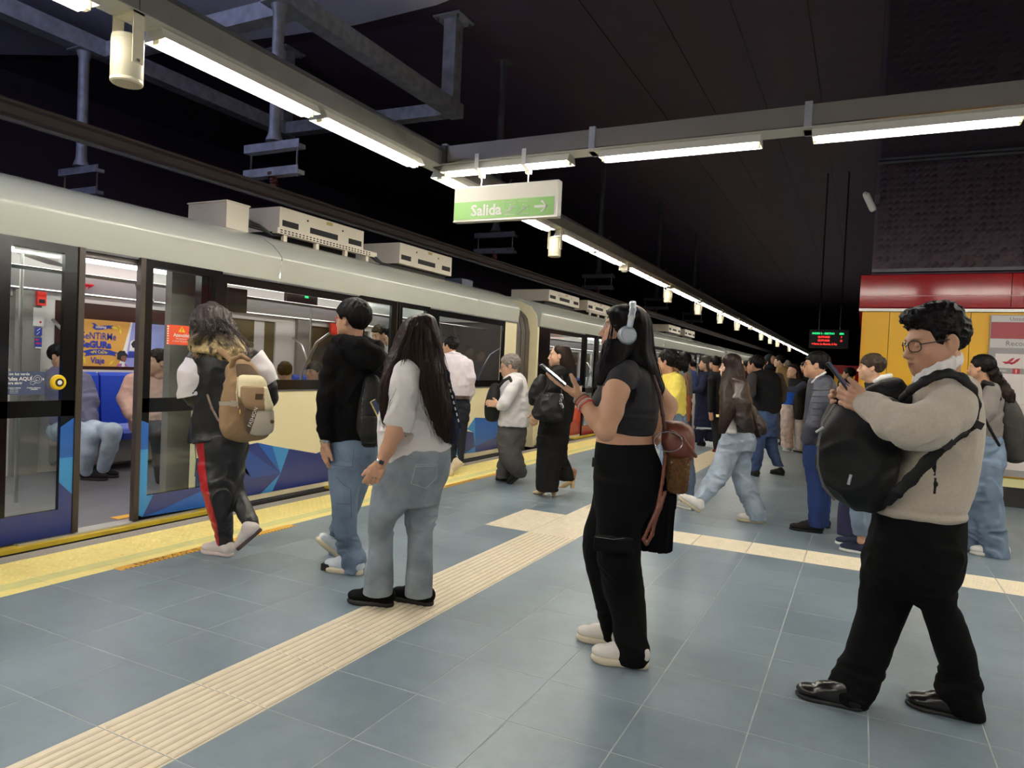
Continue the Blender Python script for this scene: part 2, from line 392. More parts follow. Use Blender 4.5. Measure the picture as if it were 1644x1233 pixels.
for a, b in zip(yx[:-1], yx[1:]):
    MB().box(a + .003, BY, 0.34, b - .003, BY + 0.06, 2.285).build('wall_panel', M_YELP, enc)
for a, b in ((BY, BY + 1.2), (BY + 1.2, BY + 2.4), (BY + 2.4, BY + 3.6)):
    MB().box(-0.05, a + .05 + .003, 0.34, 0.0, b - .003, 2.285).build('wall_panel', M_YELP, enc)
    MB().box(-0.09, a + .06, 2.325, 0.0, b, 2.755).build('fascia_panel', M_RED, enc)
MB().box(-0.05, BY - 0.015, 0.235, 4.6, BY + 0.06, 0.335).build('kick_strip', M_STRIPW, enc)
MB().box(-0.03, BY + 0.01, 0.0, 4.6, BY + 0.06, 0.232).box(-0.03, BY + .06, 0, .02, BY + 3.6, .232).build('plinth', mat('black_plinth', C(46, 42, 40), 0.3), enc)
MB().box(0.0, BY + .07, 0.23, 4.6, BY + 3.6, 2.7).build('core', M_CONC, enc)
# station map
M_GREYP = mat('sign_grey', C(158, 152, 150), 0.45); M_LG = mat('sign_light_grey', C(206, 200, 196), 0.45)
M_PINKR = mat('sign_dusty_red', C(164, 66, 72), 0.45); M_MAPW = mat('map_white', C(226, 216, 210), 0.45); M_TXTG = mat('grey_ink', C(110, 106, 104), 0.6)
M_TXTR = mat('red_ink', C(190, 50, 62), 0.6)
mp = thing('station_map_board', 'grey framed station map board with a dusty red name band on the yellow wall', 'sign', (1.31, BY - 0.03, 1.2))
yf = BY - 0.03
MB().box(1.315, yf, 0.36, 3.6, BY - 0.003, 2.255).build('frame', M_GREYP, mp)
MB().box(1.325, yf - .003, 2.172, 3.6, yf, 2.245).build('top_band', M_LG, mp)
MB().box(1.325, yf - .003, 1.978, 3.6, yf, 2.168).build('name_band', M_PINKR, mp)
MB().box(1.325, yf - .003, 1.868, 3.6, yf, 1.975).build('lower_band', M_LG, mp)
mpp = MB().box(1.385, yf - .005, 0.44, 3.5, yf, 1.80).build('map_sheet', M_MAPW, mp)
XD, YD = (1, 0, 0), (0, 0, 1)
lettering('Usted está en', (1.5, yf - .004, 2.188), XD, YD, 0.06, M_TXTG, mp)
lettering('Iñaquito', (1.775, yf - .004, 2.02), XD, YD, 0.17, M_WHITE, mp, bold=0.004)
lettering('Recorrido', (1.475, yf - .004, 1.895), XD, YD, 0.082, M_TXTG, mp)
lettering('Metro', (1.665, yf - .006, 1.675), XD, YD, 0.125, M_TXTR, mpp, bold=0.0015)
lg = MB()
for dx, dz in ((0, 0), (0.055, -0.004)):
    pts = [(1.452 + dx, 1.705), (1.50 + dx, 1.708), (1.54 + dx, 1.745), (1.575 + dx, 1.758), (1.555 + dx, 1.722), (1.52 + dx, 1.69), (1.49 + dx, 1.678)]
    lg.poly([(p[0], yf - .0055, p[1] + dz) for p in pts[::-1]], (0, -0.001, 0))
lg.build('logo', M_TXTR, mpp)
MB().box(1.40, yf - .0062, 1.565, 3.4, yf - .005, 1.632).build('line_band', M_GREYP, mpp)
MB().box(1.56, yf - .007, 1.568, 1.63, yf - .0062, 1.628).build('line_box', M_TXTR, mpp)
lettering('1', (1.58, yf - .007, 1.578), XD, YD, 0.06, M_WHITE, mpp, bold=0.002)
lettering('Línea', (1.415, yf - .0063, 1.59), XD, YD, 0.04, M_WHITE, mpp)
lettering('Quitumbe', (1.67, yf - .0063, 1.602), XD, YD, 0.036, M_WHITE, mpp)
lettering('Labrador', (1.67, yf - .0063, 1.572), XD, YD, 0.036, M_WHITE, mpp)
mr_ = MB(); mg_ = MB()
for q in range(9):
    x, z = 1.5 + RNG.rand() * 1.7, 0.6 + RNG.rand() * 0.85
    p = [(x, yf - .0055, z)]
    for k in range(7):
        x += RNG.rand() * .16 - .05; z += RNG.rand() * .18 - .1; z = min(max(z, .5), 1.5); x = min(x, 3.4)
        p.append((x, yf - .0055, z))
    (mg_ if q < 6 else mr_).tube(p, 0.004, 4)
for k in range(12):
    x, z = 1.72 + .07 * (k % 6), 1.02 + .1 * (k // 6) + RNG.rand() * .05
    mr_.tube([(x, yf - .0055, z), (x + .05, yf - .0055, z + .02), (x + .05, yf - .0055, z + .05)], 0.004, 4)
mg_.build('map_roads', mat('map_green', C(186, 204, 170), 0.6), mpp); mr_.build('map_lines', M_TXTR, mpp)
# camera on the corner above
cc = thing('security_camera', 'white wall camera beside the dark textured panel above the enclosure', 'camera', (0.03, BY, 3.65))
MB().tube([(-0.1, BY - .1, 3.76), (-0.085, BY - .12, 3.74), (0.0, BY - .05, 3.57), (0.012, BY - .05, 3.55)], [0.03, 0.042, 0.042, 0.03], 10).build('housing', M_WHITE, cc, smooth=True)
MB().tube([(-0.04, BY - .1, 3.66), (0.02, BY, 3.62), (0.06, BY + .1, 3.66)], 0.016, 8).build('bracket', M_GALVD, cc)
MB().box(0.01, BY + .05, 3.66, 0.07, BY + .12, 3.78).build('junction_box', M_GALVD, cc)
# departures display far down
led = thing('departures_display', 'black hanging departures display with green and red dot lettering', 'display', (-0.95, 22, 2.34))
MB().box(-1.45, 22, 2.30, -0.42, 22.15, 2.83).build('housing', M_RUBBER, led)
MB().tube([(-1.2, 22.07, 2.83), (-1.2, 22.07, 7.3)], 0.02, 6).build('hanger_rod', M_RUBBER, led)
MB().tube([(-0.65, 22.07, 2.83), (-0.65, 22.07, 7.3)], 0.02, 6).build('hanger_rod', M_RUBBER, led)
M_LEDG = mat('led_green', C(60, 240, 150), 0.5, emit=1.1, ecol=C(40, 230, 130)); M_LEDR = mat('led_red', C(255, 70, 60), 0.5, emit=1.3, ecol=C(255, 50, 45))
for t, x, z, m in (('ANDEN 2 - DESTINO', -1.38, 2.69, M_LEDG), ('MIN', -0.66, 2.69, M_LEDG), ('QUITUMBE', -1.22, 2.59, M_LEDR), ('QUITUMBE', -1.22, 2.49, M_LEDR), ('7', -0.62, 2.59, M_LEDR), ('15', -0.64, 2.49, M_LEDR), ('< Norte, La Alameda, S. Fco', -1.38, 2.39, M_LEDR)):
    lettering(t, (x, 21.998, z), XD, YD, 0.075, m, led, bold=0.002, sx=0.85 if len(t) < 20 else 0.78)
# a second enclosure far behind
en2 = thing('stair_enclosure', 'small far red and yellow enclosure end seen under the departures display', 'enclosure', (-0.8, 24, 0))
MB().box(-0.85, 24, 1.62, 1.5, 25.5, 1.86).build('fascia_panel', M_RED, en2)
MB().box(-0.8, 24.05, 0.0, 1.5, 25.5, 1.6).build('wall_panel', M_YELP, en2)
MB().box(-0.22, 24.0, 0.0, -0.05, 24.06, 1.6).build('pillar_panel', M_RED, en2)
# ================================================================ overhead lighting, sign, loudspeakers, gantry
LX, LZ = -3.5, 3.06
M_CHAN = mat('channel_grey_steel', C(150, 146, 140), 0.4, 0.35, noise=0.12, nscale=5)
def fixture(p, ax, label, L=1.2, group=None, labelled=True):
    """one bare-tube luminaire: p = end point of its underside centre, ax = unit axis"""
    p = np.asarray(p, float); ax = np.asarray(ax, float); sd = np.cross(ax, (0, 0, 1.)); up = np.array([0, 0, 1.])
    t = thing('light_fixture', label, 'light', p + ax * L / 2, group)
    q = p + ax * L
    m = MB(); w, h = 0.085, 0.055
    for a, b in ((w, 0.05), (-w, -0.05)):
        c = [p + sd * a - up * 0.005, p + sd * b + up * h, q + sd * b + up * h, q + sd * a - up * 0.005]
        m.poly(c, sd * (0.004 if a > 0 else -0.004))
    m.poly([p + sd * .05 + up * h, p - sd * .05 + up * h, q - sd * .05 + up * h, q + sd * .05 + up * h], up * 0.004)
    m.build('reflector', M_REFL, t)
    for e, s in ((p, 1), (q, -1)):
        MB().ob(e + ax * s * 0.02 + up * .012, ax * .012, sd * .025, up * .033).build('lamp_holder', M_IVORY, t)
        MB().poly([e + sd * w - up * .005, e + sd * .05 + up * h, e - sd * .05 + up * h, e - sd * w - up * .005], ax * s * 0.003).build('end_plate', M_ALU, t)
    MB().tube([p + ax * .03 - up * .006, q - ax * .03 - up * .006], 0.021, 10).build('tube', M_TUBE, t, smooth=True)
    return t
ORD = ['zeroth', 'first', 'second', 'third', 'fourth', 'fifth', 'sixth', 'seventh', 'eighth', 'ninth', 'tenth', 'eleventh', 'twelfth', 'thirteenth', 'fourteenth', 'fifteenth', 'sixteenth', 'seventeenth', 'eighteenth', 'nineteenth', 'twentieth'] + ['%s-%s' % (t, u) for t in ('twenty', 'thirty', 'forty') for u in ('first', 'second', 'third', 'fourth', 'fifth', 'sixth', 'seventh', 'eighth', 'ninth', 'last')]
gaps = [2.37 + 2.826 * k for k in range(-3, 20)]
ch = thing('lighting_channel', 'long steel lighting channel running above the platform beside the train', 'channel', (LX, 20, 3.12))
for a, b in zip(gaps[:-1], gaps[1:]):
    MB().box(LX - .03, a, LZ + .062, LX + .09, b - .005, LZ + .19).build('channel_section', M_CHAN, ch)
    MB().box(LX - .09, a, LZ + .06, LX + .0905, b, LZ + .066).build('base_plate', M_ALU, ch)
    MB().box(LX + .03, a + .0, LZ + .19, LX + .12, b - .005, LZ + .205).build('cable_tray', M_GALVD, ch)
for k, g in enumerate(gaps[:-1]):
    for q in (0, 1):
        y0 = g + 0.15 + q * 1.27
        nth = 'fixture %d' % k
        if g < 0.5: lb = 'tube light fixture at the upper left corner, %s before the big loudspeaker' % ORD[6 - (k * 2 + q)]
        elif g < 3: lb = 'bare tube light fixture right after the big loudspeaker, %s of the pair' % ('nearer' if q == 0 else 'farther')
        elif g < 6: lb = 'bare tube light fixture of the platform row partly hidden by the exit sign, %s one' % ('nearer' if q == 0 else 'farther')
        else: lb = '%s tube light fixture of the platform row counted on from the exit sign' % ORD[(k - 5) * 2 + q + 1]
        fixture((LX, y0, LZ), (0, 1, 0), lb, group='tube lights of the long platform row' if g > 6 else None)
XYL = 5.3
ch2 = thing('lighting_channel', 'shiny steel lighting channel crossing above the platform to the right', 'channel', (-1, XYL, 3.12))
secs = [(-3.40, -2.02), (-2.02, -0.43), (-0.43, 0.95), (0.95, 2.3), (2.3, 3.25)]
for a, b in secs:
    MB().box(a, XYL - .02, LZ + .10, b - .006, XYL + .1, LZ + .24).build('channel_section', mat('shiny_strut', C(190, 184, 172), 0.25, 0.6), ch2)
    MB().box(a, XYL - .09, LZ + .06, b, XYL + .09, LZ + .067).build('base_plate', M_ALU, ch2)
    MB().box(a - .03, XYL - .03, LZ + .06, a + .02, XYL + .11, LZ + .26).build('joint_clamp', M_GALV, ch2)
MB().box(-3.50, XYL - .05, LZ + .05, -3.38, XYL + .13, LZ + .24).build('junction_box', M_GALVD, ch2)
for x0, lb in ((-3.40, 'tube light fixture directly above the exit sign brackets'), (-1.94, 'middle tube light fixture of the crossing row right of the exit sign'), (-0.40, 'bright tube light fixture of the crossing row at the right edge'), (1.05, 'tube light fixture of the crossing row outside the right edge'), (2.3, 'last tube light fixture of the crossing row far right')):
    fixture((x0, XYL, LZ), (1, 0, 0), lb, 1.2 if x0 < 2 else .9)
# further lamp rows of the same platform, behind and to the right of the view
ch3 = thing('lighting_channel', 'lighting channel of the opposite platform row outside the right edge', 'channel', (3.4, 2, 3.12))
MB().box(3.37, -5, LZ + .062, 3.49, 9.5, LZ + .19).build('channel_section', M_CHAN, ch3)
for k in range(11): fixture((3.4, -4.8 + k * 1.3, LZ), (0, 1, 0), '%s tube light fixture of the opposite platform row, outside the right edge' % ORD[k + 1], group='tube lights of the opposite row')
ch4 = thing('lighting_channel', 'lighting channel crossing the platform behind the viewer', 'channel', (0, -2.5, 3.12))
MB().box(-3.4, -2.56, LZ + .062, 3.4, -2.44, LZ + .19).build('channel_section', M_CHAN, ch4)
for k in range(5): fixture((-3.3 + k * 1.35, -2.5, LZ), (1, 0, 0), '%s tube light fixture from the left in the row behind the viewer' % ORD[k + 1], group='tube lights of the rear crossing row')
# loudspeakers below the row
def speaker(y, label, group=None):
    t = thing('loudspeaker', label, 'loudspeaker', (LX, y, 2.78), group)
    MB().lathe((LX, y, 2.765), [(0.072, 0.0), (0.078, 0.006), (0.078, 0.02), (0.0765, 0.022), (0.078, 0.024), (0.078, 0.215), (0.0765, 0.217), (0.078, 0.219), (0.076, 0.238), (0.06, 0.246)], 24).build('housing', M_IVORY, t, smooth=True)
    g = MB().lathe((LX, y, 2.7635), [(0.066, 0), (0.066, 0.002)], 20).build('grille', mat('speaker_grille', C(206, 198, 172), 0.6), t)
    h = MB()
    for r, n in ((0.05, 26), (0.036, 18), (0.022, 12), (0.01, 6)):
        for k in range(n):
            an = 2 * math.pi * k / n; h.add([(LX + r * math.cos(an) + .003 * math.cos(q), y + r * math.sin(an) + .003 * math.sin(q), 2.7632) for q in (0, 2.1, 4.2)], [(0, 2, 1)])
    h.build('grille_holes', M_RUBBER, g, kind=None)
    b = MB(); 
    b.box(LX + .079, y - .03, 2.86, LX + .085, y + .03, LZ + .06).box(LX - .085, y - .03, 2.86, LX - .079, y + .03, LZ + .06).box(LX - .085, y - .03, LZ + .05, LX + .085, y + .03, LZ + .06)
    b.build('bracket', M_IVORY, t)
    MB().lathe((LX + .085, y, 2.875), [(0.009, 0), (0.009, 0.006)], 8, (1, 0, 0)).build('bolt', M_STEEL, t)
    return t
for k, g in enumerate(gaps[3:17]):
    if k in (1, 3, 8, 12):
        if k in (3, 8, 12):
            t = thing('smoke_detector', 'small pale detector box hanging from the lighting row, %s' % {3: 'nearest of its kind', 8: 'middle one', 12: 'farthest'}[k], 'detector', (LX, g, 3.0))
            MB().box(LX - .07, g - .07, 2.99, LX + .07, g + .07, LZ + .06).build('housing', M_IVORY, t)
            MB().lathe((LX, g, 2.965), [(.03, 0), (.05, .012), (.05, .026)], 14).build('sensor', M_WHITE, t)
        continue
    lb = {0: 'large ivory cylindrical loudspeaker hanging near the upper left corner', 2: 'ivory cylindrical loudspeaker hanging right below the exit sign'}.get(k, '%s small ivory loudspeaker below the light row beyond the exit sign' % ORD[sum(1 for j in range(4, k + 1) if j not in (8, 12))])
    speaker(g, lb, 'loudspeakers far along the light row' if k > 2 else None)
# exit sign
sg = thing('exit_sign', 'hanging white and green exit sign reading Salida with an arrow to the right', 'sign', (-2.78, XYL, 2.62))
M_GREEN = mat('sign_green', C(146, 200, 112), 0.45); M_SIGNW = mat('sign_white', C(224, 220, 206), 0.45)
SX0, SX1, SY = -3.272, -2.292, XYL
MB().box(SX0, SY - .035, 2.628, SX1, SY + .035, 2.915).build('panel', M_SIGNW, sg)
gb = MB().box(SX0 + .004, SY - .0375, 2.64, SX1 - .03, SY - .035, 2.79).build('green_band', M_GREEN, sg)
MB().box(SX0 - .004, SY - .038, 2.622, SX1 + .004, SY + .038, 2.632).box(SX0 - .004, SY - .038, 2.911, SX1 + .004, SY + .038, 2.92).box(SX1 - .006, SY - .038, 2.628, SX1 + .004, SY + .038, 2.915).build('edge_profile', M_ALU, sg)
yy = SY - .0375
lettering('Salida', (-3.10, yy, 2.668), XD, YD, 0.132, M_WHITE, sg, bold=0.0035)
ar = MB(); xa, za = -2.44, 2.713
ar.box(xa - .055, yy - .002, za - .01, xa + .05, yy, za + .01)
ar.poly([(xa + .015, yy, za + .05), (xa + .06, yy, za), (xa + .06, yy, za - .012), (xa + .05, yy, za - .003), (xa + .0, yy, za + .042)], (0, -.002, 0))
ar.poly([(xa + .015, yy, za - .05), (xa + .0, yy, za - .042), (xa + .05, yy, za + .003), (xa + .06, yy, za + .012), (xa + .06, yy, za)], (0, -.002, 0))
ar.build('arrow', M_WHITE, sg)
def pict(x0, kind):
    m = MB(); r = 0.0036; w = .105; z0 = 2.66
    m.tube([(x0, yy, z0), (x0 + w, yy, z0), (x0 + w, yy, z0 + w), (x0, yy, z0 + w)], r * .6, 4, closed=True)
    if kind:   # escalator
        m.tube([(x0 + .008, yy, z0 + .02), (x0 + .03, yy, z0 + .012), (x0 + .075, yy, z0 + .055), (x0 + .098, yy, z0 + .06), (x0 + .095, yy, z0 + .07), (x0 + .07, yy, z0 + .068), (x0 + .03, yy, z0 + .03), (x0 + .01, yy, z0 + .03)], r, 4, closed=True)
        bx = x0 + .05; bz = z0 + .055
    else:
        st = []
        for k in range(5): st += [(x0 + .015 + .018 * k, yy, z0 + .012 + .014 * k), (x0 + .033 + .018 * k, yy, z0 + .012 + .014 * k)]
        m.tube(st, r * 1.2, 4); bx = x0 + .045; bz = z0 + .05
    m.tube([(bx, yy, bz - .02), (bx + .004, yy, bz + .012)], .005, 5); m.tube([(bx + .002, yy, bz - .018), (bx + .014, yy, bz - .004)], .003, 5); m.lathe((bx + .005, yy, bz + .026), [(.006, -.002), (.006, .002)], 8, (0, 1, 0))
    m.build('pictogram', M_WHITE, sg)
pict(-2.775, True); pict(-2.648, False)
for xx in (-3.03, -2.585):
    MB().tube([(xx, SY, 2.915), (xx, SY, 3.02)], .006, 6).build('hanger_rod', M_STEEL, sg)
    b = MB(); b.box(xx - .018, SY - .1, 3.055, xx + .018, SY - .094, LZ + .12).ob((xx + .0, SY - .06, 3.038), (.018, 0, 0), (0, .045, -.014), (0, .0015, .004)).box(xx - .02, SY - .02, 3.0, xx + .02, SY + .03, 3.03)
    b.build('hanger_bracket', M_WHITE, sg)
# gantry of box sections carrying the overhead conductor rails
gt = thing('gantry_frame', 'galvanised box section frame hanging from the ceiling at upper left', 'frame', (-8.5, 6, 5.6))
AX_, BX_, GZ = -6.6, -10.35, 5.66
def boxbeam(a, b, w=.24, h=.24, name='beam'):
    a = np.asarray(a, float); b = np.asarray(b, float); t = (b - a); L = np.linalg.norm(t); t /= L
    s = np.cross(t, (0, 0, 1.)) if abs(t[2]) < .9 else np.array([1., 0, 0]); s /= np.linalg.norm(s); u = np.cross(s, t)
    MB().ob((a + b) / 2, s * w / 2, t * L / 2, u * h / 2).build(name, M_GALV, gt)
zc = GZ + .12
boxbeam((AX_, -4, zc), (AX_, 10.6, zc)); boxbeam((BX_, -4, zc), (BX_, 10.45, zc))
boxbeam((BX_ + .12, 10.3, zc - .0), (AX_ - .12, 10.45, zc), .22, .22); boxbeam((BX_ + .12, 6.7, zc), (AX_ - .12, 6.7, zc), .22, .22)
boxbeam((BX_ + .12, -1, zc), (AX_ - .12, -1, zc), .22, .22)
for X0, y in ((AX_, 10.35), (BX_, 10.25)):
    boxbeam((X0, y, GZ + .24), (X0, y, 7.27), .24, .24, 'post')
    MB().box(X0 - .26, y - .26, 7.25, X0 + .26, y + .26, 7.28).build('flange_plate', M_GALV, gt)
    b = MB()
    for dx in (-.2, .2):
        for dy in (-.2, .2): b.lathe((X0 + dx, y + dy, 7.19), [(.02, 0), (.02, .06)], 6)
    b.build('anchor_bolts', M_GALVD, gt)
def hanger(X0, y, ztop, label, dark=False):
    t = thing('rail_hanger', label, 'hanger', (X0, y, ztop), 'dark rail hangers far down the tunnel' if dark else None)
    m = M_GALVD if dark else M_GALV
    MB().lathe((X0, y, 4.0), [(.11, 0), (.075, .1), (.07, .16), (.07, ztop - 4.0 - .12), (.1, ztop - 4.0 - .02), (.1, ztop - 4.0)], 14).build('pole', m, t, smooth=True)
    MB().box(X0 - .16, y - .16, ztop - .015, X0 + .16, y + .16, ztop).build('top_plate', m, t)
    for z in (3.93, 3.62):
        MB().box(X0 - .45, y - .06, z - .05, X0 + .45, y + .06, z).box(X0 - .45, y - .06, z, X0 + .45, y - .05, z + .05).build('cross_bar', m, t)
    for dx in (-.38, .38): MB().tube([(X0 + dx, y, 3.55), (X0 + dx, y, 4.0)], .012, 6).build('threaded_rod', M_STEEL, t)
    prof = [(.03, 0)]
    for k in range(4): prof += [(.045, .01 + k * .035), (.062, .018 + k * .035), (.045, .026 + k * .035)]
    prof += [(.07, .16), (.07, .19)]
    MB().lathe((X0 + .15 * 0, y, 3.43), [(r, h) for r, h in prof], 12).build('insulator', mat('red_brown_insulator', C(96, 44, 44), 0.35), t)
    if dark: MB().tube([(X0 - .02, y, 4.6), (X0 - .3, y, 5.0)], .02, 6).tube([(X0 + .02, y, 4.6), (X0 + .3, y, 5.0)], .02, 6).build('brace', m, t)
hanger(AX_, 6.4, GZ, 'grey round pole with a double cross bar and insulator above the train, right one')
hanger(BX_, 6.35, GZ, 'grey round pole with a double cross bar above the train at the left')
for y in (12.2, 18.2, 24.2, 30): hanger(AX_, y, 7.3, '%s dark rail hanger from the ceiling beyond the grey gantry' % ORD[int((y - 6) // 6)], True)
for X0, lb in ((AX_, 'long dark overhead conductor rail running above the train'), (BX_, 'far overhead conductor rail over the second track')):
    cr = thing('conductor_rail', lb, 'rail', (X0, 10, 3.35))
    MB().prism_y([(X0 - .05, 3.30), (X0 + .05, 3.30), (X0 + .035, 3.33), (X0 + .035, 3.40), (X0 + .07, 3.42), (X0 + .07, 3.445), (X0 - .07, 3.445), (X0 - .07, 3.42), (X0 - .035, 3.40), (X0 - .035, 3.33)], -5, 60).build('rail_profile', mat('brown_rail_alloy', C(96, 84, 80), 0.45, 0.6), cr)
    MB().box(X0 - .012, -5, 3.27, X0 + .012, 60, 3.30).build('contact_wire', M_GALVD, cr)

# unseen cool fill light, added to brighten the plaster slab above the second track
fl_ = thing('added_fill_light', 'unseen cool fill light added outside the left edge to brighten the grey slab', 'light', (-8.5, 0.6, 5.0))
MB().box(-9.0, .45, 4.85, -8.0, .75, 5.0).box(-8.52, .58, 5.0, -8.48, .62, 5.66).build('housing', M_RUBBER, fl_)
MB().box(-8.95, .47, 5.0, -8.05, .73, 5.02).build('fill_glow_panel', mat('added_fill_glow', (1, 1, 1, 1), .4, emit=240.0, ecol=C(205, 215, 255)), fl_)  # added glowing panel facing up, out of view, lights the slab
# ================================================================ the train
XT = -5.2
M_BLUES = [mat('train_blue_%s' % n, c, 0.3, coat=0.3) for n, c in (('dark', C(44, 56, 118)), ('navy', C(52, 62, 120)), ('mid', C(40, 92, 170)), ('light', C(62, 140, 200)), ('royal', C(48, 78, 150)))]
M_REDS = [mat('train_red_%s' % n, c, 0.3, coat=0.3) for n, c in (('dark', C(170, 34, 26)), ('deep', C(190, 50, 36)), ('mid', C(206, 66, 46)), ('light', C(228, 92, 66)), ('rust', C(180, 40, 30)))]
M_INT = mat('interior_light_grey', C(206, 200, 196), 0.45); M_INTD = mat('interior_grey', C(128, 122, 118), 0.5)
M_CFLOOR = mat('train_floor', C(126, 124, 128), 0.32, noise=0.1, nscale=6)
M_SEAT = mat('blue_seat_plastic', C(34, 72, 190), 0.32, coat=0.2)
M_FRAME = mat('brown_grey_door_edge', C(72, 64, 58), 0.35, 0.3)
M_BELL = mat('bellows_rubber', C(78, 70, 64), 0.6)
M_SILLY = mat('yellow_sill', C(214, 186, 60), 0.5, noise=0.15, nscale=10); M_DARKU = mat('underframe', C(26, 24, 24), 0.7)
M_VENT = mat('vent_black', C(24, 22, 22), 0.7); M_HVAC = mat('hvac_cream', C(208, 198, 178), 0.4, noise=0.05, nscale=4)
ROOF = [(-5.20, 2.10), (-5.178, 2.115), (-5.172, 2.14), (-5.163, 2.24), (-5.153, 2.325), (-5.1525, 2.340), (-5.157, 2.352), (-5.20, 2.40), (-5.28, 2.47), (-5.40, 2.54), (-5.56, 2.60), (-5.8, 2.64), (-6.2, 2.67), (-6.6, 2.68)]
ROOF = ROOF + [(-13.2 - x, z) for x, z in ROOF[-2::-1]]
def xw(y, z, d=0.0): return (XT + d, y, z)

def graphic(parent, y0, y1, cols, facets, name='graphic_facet'):
    """facets: polygons of (y, z, colour index) glued on the body side"""
    for pts, ci in facets:
        q = [(min(max(y, y0), y1), z) for y, z in pts]
        MB().poly([(XT + .0005, y, z) for y, z in q], (0.002, 0, 0)).build(name, cols[ci], parent)

def make_car(y0, y1, doors, cols, label, roof_joints, far_doors=None):
    car = thing('train_car', label, 'train', (-6.6, (y0 + y1) / 2, 0))
    # floor, far side, ceiling, underframe
    MB().box(-7.98, y0 + .05, -0.06, XT - .02, y1 - .05, 0.0).build('car_floor', M_CFLOOR, car)
    MB().box(-7.9, y0 + .1, -0.9, XT - .12, y1 - .1, -0.07).build('underframe', M_DARKU, car)
    # roof shell in sections, with thin seams between
    js = [y0 - .06] + roof_joints + [y1]
    for a, b in zip(js[:-1], js[1:]):
        m = MB(); n = len(ROOF); vs = [(x, a + .004, z) for x, z in ROOF] + [(x, b - .004, z) for x, z in ROOF]
        inner = [(x + (.03 if x < -6.6 else -.03), z - .03) for x, z in ROOF]
        m.add(vs, [(i, n + i, n + i + 1, i + 1) for i in range(n - 1)])
        if a == js[0] or b == js[-1]:
            m.add([(x, a + .004, z) for x, z in ROOF], [tuple(range(n))]); m.add([(x, b - .004, z) for x, z in ROOF], [tuple(range(n - 1, -1, -1))])
        m.build('roof_panel', M_ROOFP, car, smooth=True)
    MB().box(-7.9, y0, 2.3, XT - .1, y1, 2.34).build('ceiling_panel', M_INT, car)
    MB().box(XT - .1, y0, 2.098, XT + .02, y1, 2.112).build('cantrail_strip', M_GALVD, car)
    # side wall between doors
    segs = []; prev = y0
    for c in doors: segs.append((prev, c - (.92 if abs(c - 3.54) < .01 else .73))); prev = c + .73
    segs.append((prev, y1))
    for a, b in segs:
        if b - a < .1: continue
        MB().box(XT - .08, a, -0.02, XT, b, 1.045).build('side_panel', M_CREAM, car)
        e0 = .2 if a > y0 else .4; e1 = .0 if b < y1 else .42
        wa, wb = a + e0, b - e1
        MB().box(XT - .08, a, 1.045, XT, wa, 2.1).build('pocket_panel', M_BLACK, car)
        if e1 > 0: MB().box(XT - .08, wb, 1.045, XT, b, 2.1).build('corner_panel', M_CREAM, car)
        fr = MB(); f = .07
        fr.box(XT - .03, wa, 1.045, XT + .004, wb, 1.145).box(XT - .03, wa, 2.02, XT + .004, wb, 2.1).box(XT - .03, wa, 1.145, XT + .004, wa + f, 2.02).box(XT - .03, wb - f, 1.145, XT + .004, wb, 2.02)
        w = fr.build('window_frame', M_BLACK, car)
        MB().box(XT - .016, wa + f - .002, 1.143, XT - .010, wb - f + .002, 2.022).build('pane', M_GLASSD, w)
        MB().box(XT - .012, a, 1.03, XT + .008, wb, 1.046).build('window_ledge', M_GALVD, car)
        # painted facets low on the body
        L = b - a
        fac = []
        for t0, t1, kind in ((0, 1, 0),):
            y_ = lambda u: a + u * L
            fac = [([(y_(.0), .03), (y_(.36), .03), (y_(.48), .20), (y_(.30), .20), (y_(.2), .3), (y_(0), .4)], 1),
                   ([(y_(0), .4), (y_(.2), .3), (y_(.3), .2), (y_(.27), .30), (y_(.14), .505), (y_(0), .45)], 0),
                   ([(y_(.30), .20), (y_(.48), .20), (y_(.24), .52), (y_(.14), .505)], 4),
                   ([(y_(.48), .20), (y_(.33), .535), (y_(.24), .52)], 0),
                   ([(y_(.48), .20), (y_(.42), .49), (y_(.33), .535)], 2), ([(y_(.48), .20), (y_(.53), .44), (y_(.42), .49)], 3),
                   ([(y_(.36), .03), (y_(.43), .03), (y_(.48), .20)], 3),
                   ([(y_(.48), .20), (y_(.43), .03), (y_(1), .03), (y_(1), .30), (y_(.72), .355), (y_(.53), .44)], 0),
                   ([(y_(1), .30), (y_(1), .48), (y_(.72), .355)], 4)]
        if b == y1:
            fac = [([(a, .03), (a + .9, .03), (a + .55, .3), (a, .45)], 0), ([(a, .45), (a + .55, .3), (a + .5, .46), (a, .52)], 2),
                   ([(a + .9, .05), (a + 1.12, .06), (a + .62, .45), (a + .5, .46), (a + .55, .3)], 3), ([(a + 1.12, .06), (a + 1.02, .41), (a + .62, .45)], 0),
                   ([(a + 1.12, .06), (a + 1.45, .05), (a + 1.42, .14)], 3), ([(a + 1.12, .06), (a + 1.42, .14), (a + 1.35, .36), (a + 1.02, .41)], 0),
                   ([(a + 1.42, .14), (a + 1.38, .58), (a + 1.16, .42), (a + 1.35, .36)], 3), ([(a + 1.42, .14), (a + 1.45, .05), (a + 2.2, .05), (a + 2.2, .25)], 0),
                   ([(a + 1.42, .14), (a + 2.2, .25), (a + 2.2, .5), (a + 1.7, .56), (a + 1.38, .58)], 2)]
        if a == y0:
            fac = [([(b - 2.0, .04), (b - .9, .04), (b - .3, .35), (b - .9, .30)], 1), ([(b - .9, .04), (b, .04), (b, .30), (b - .3, .35)], 0),
                   ([(b - .3, .35), (b, .30), (b, .66), (b - .12, .64)], 2), ([(b - 1.1, .28), (b - .3, .35), (b - .12, .64), (b - .65, .5)], 3), ([(b - 2.0, .04), (b - 1.1, .28), (b - 1.7, .2)], 2)]
        graphic(car, a, b, cols, fac)
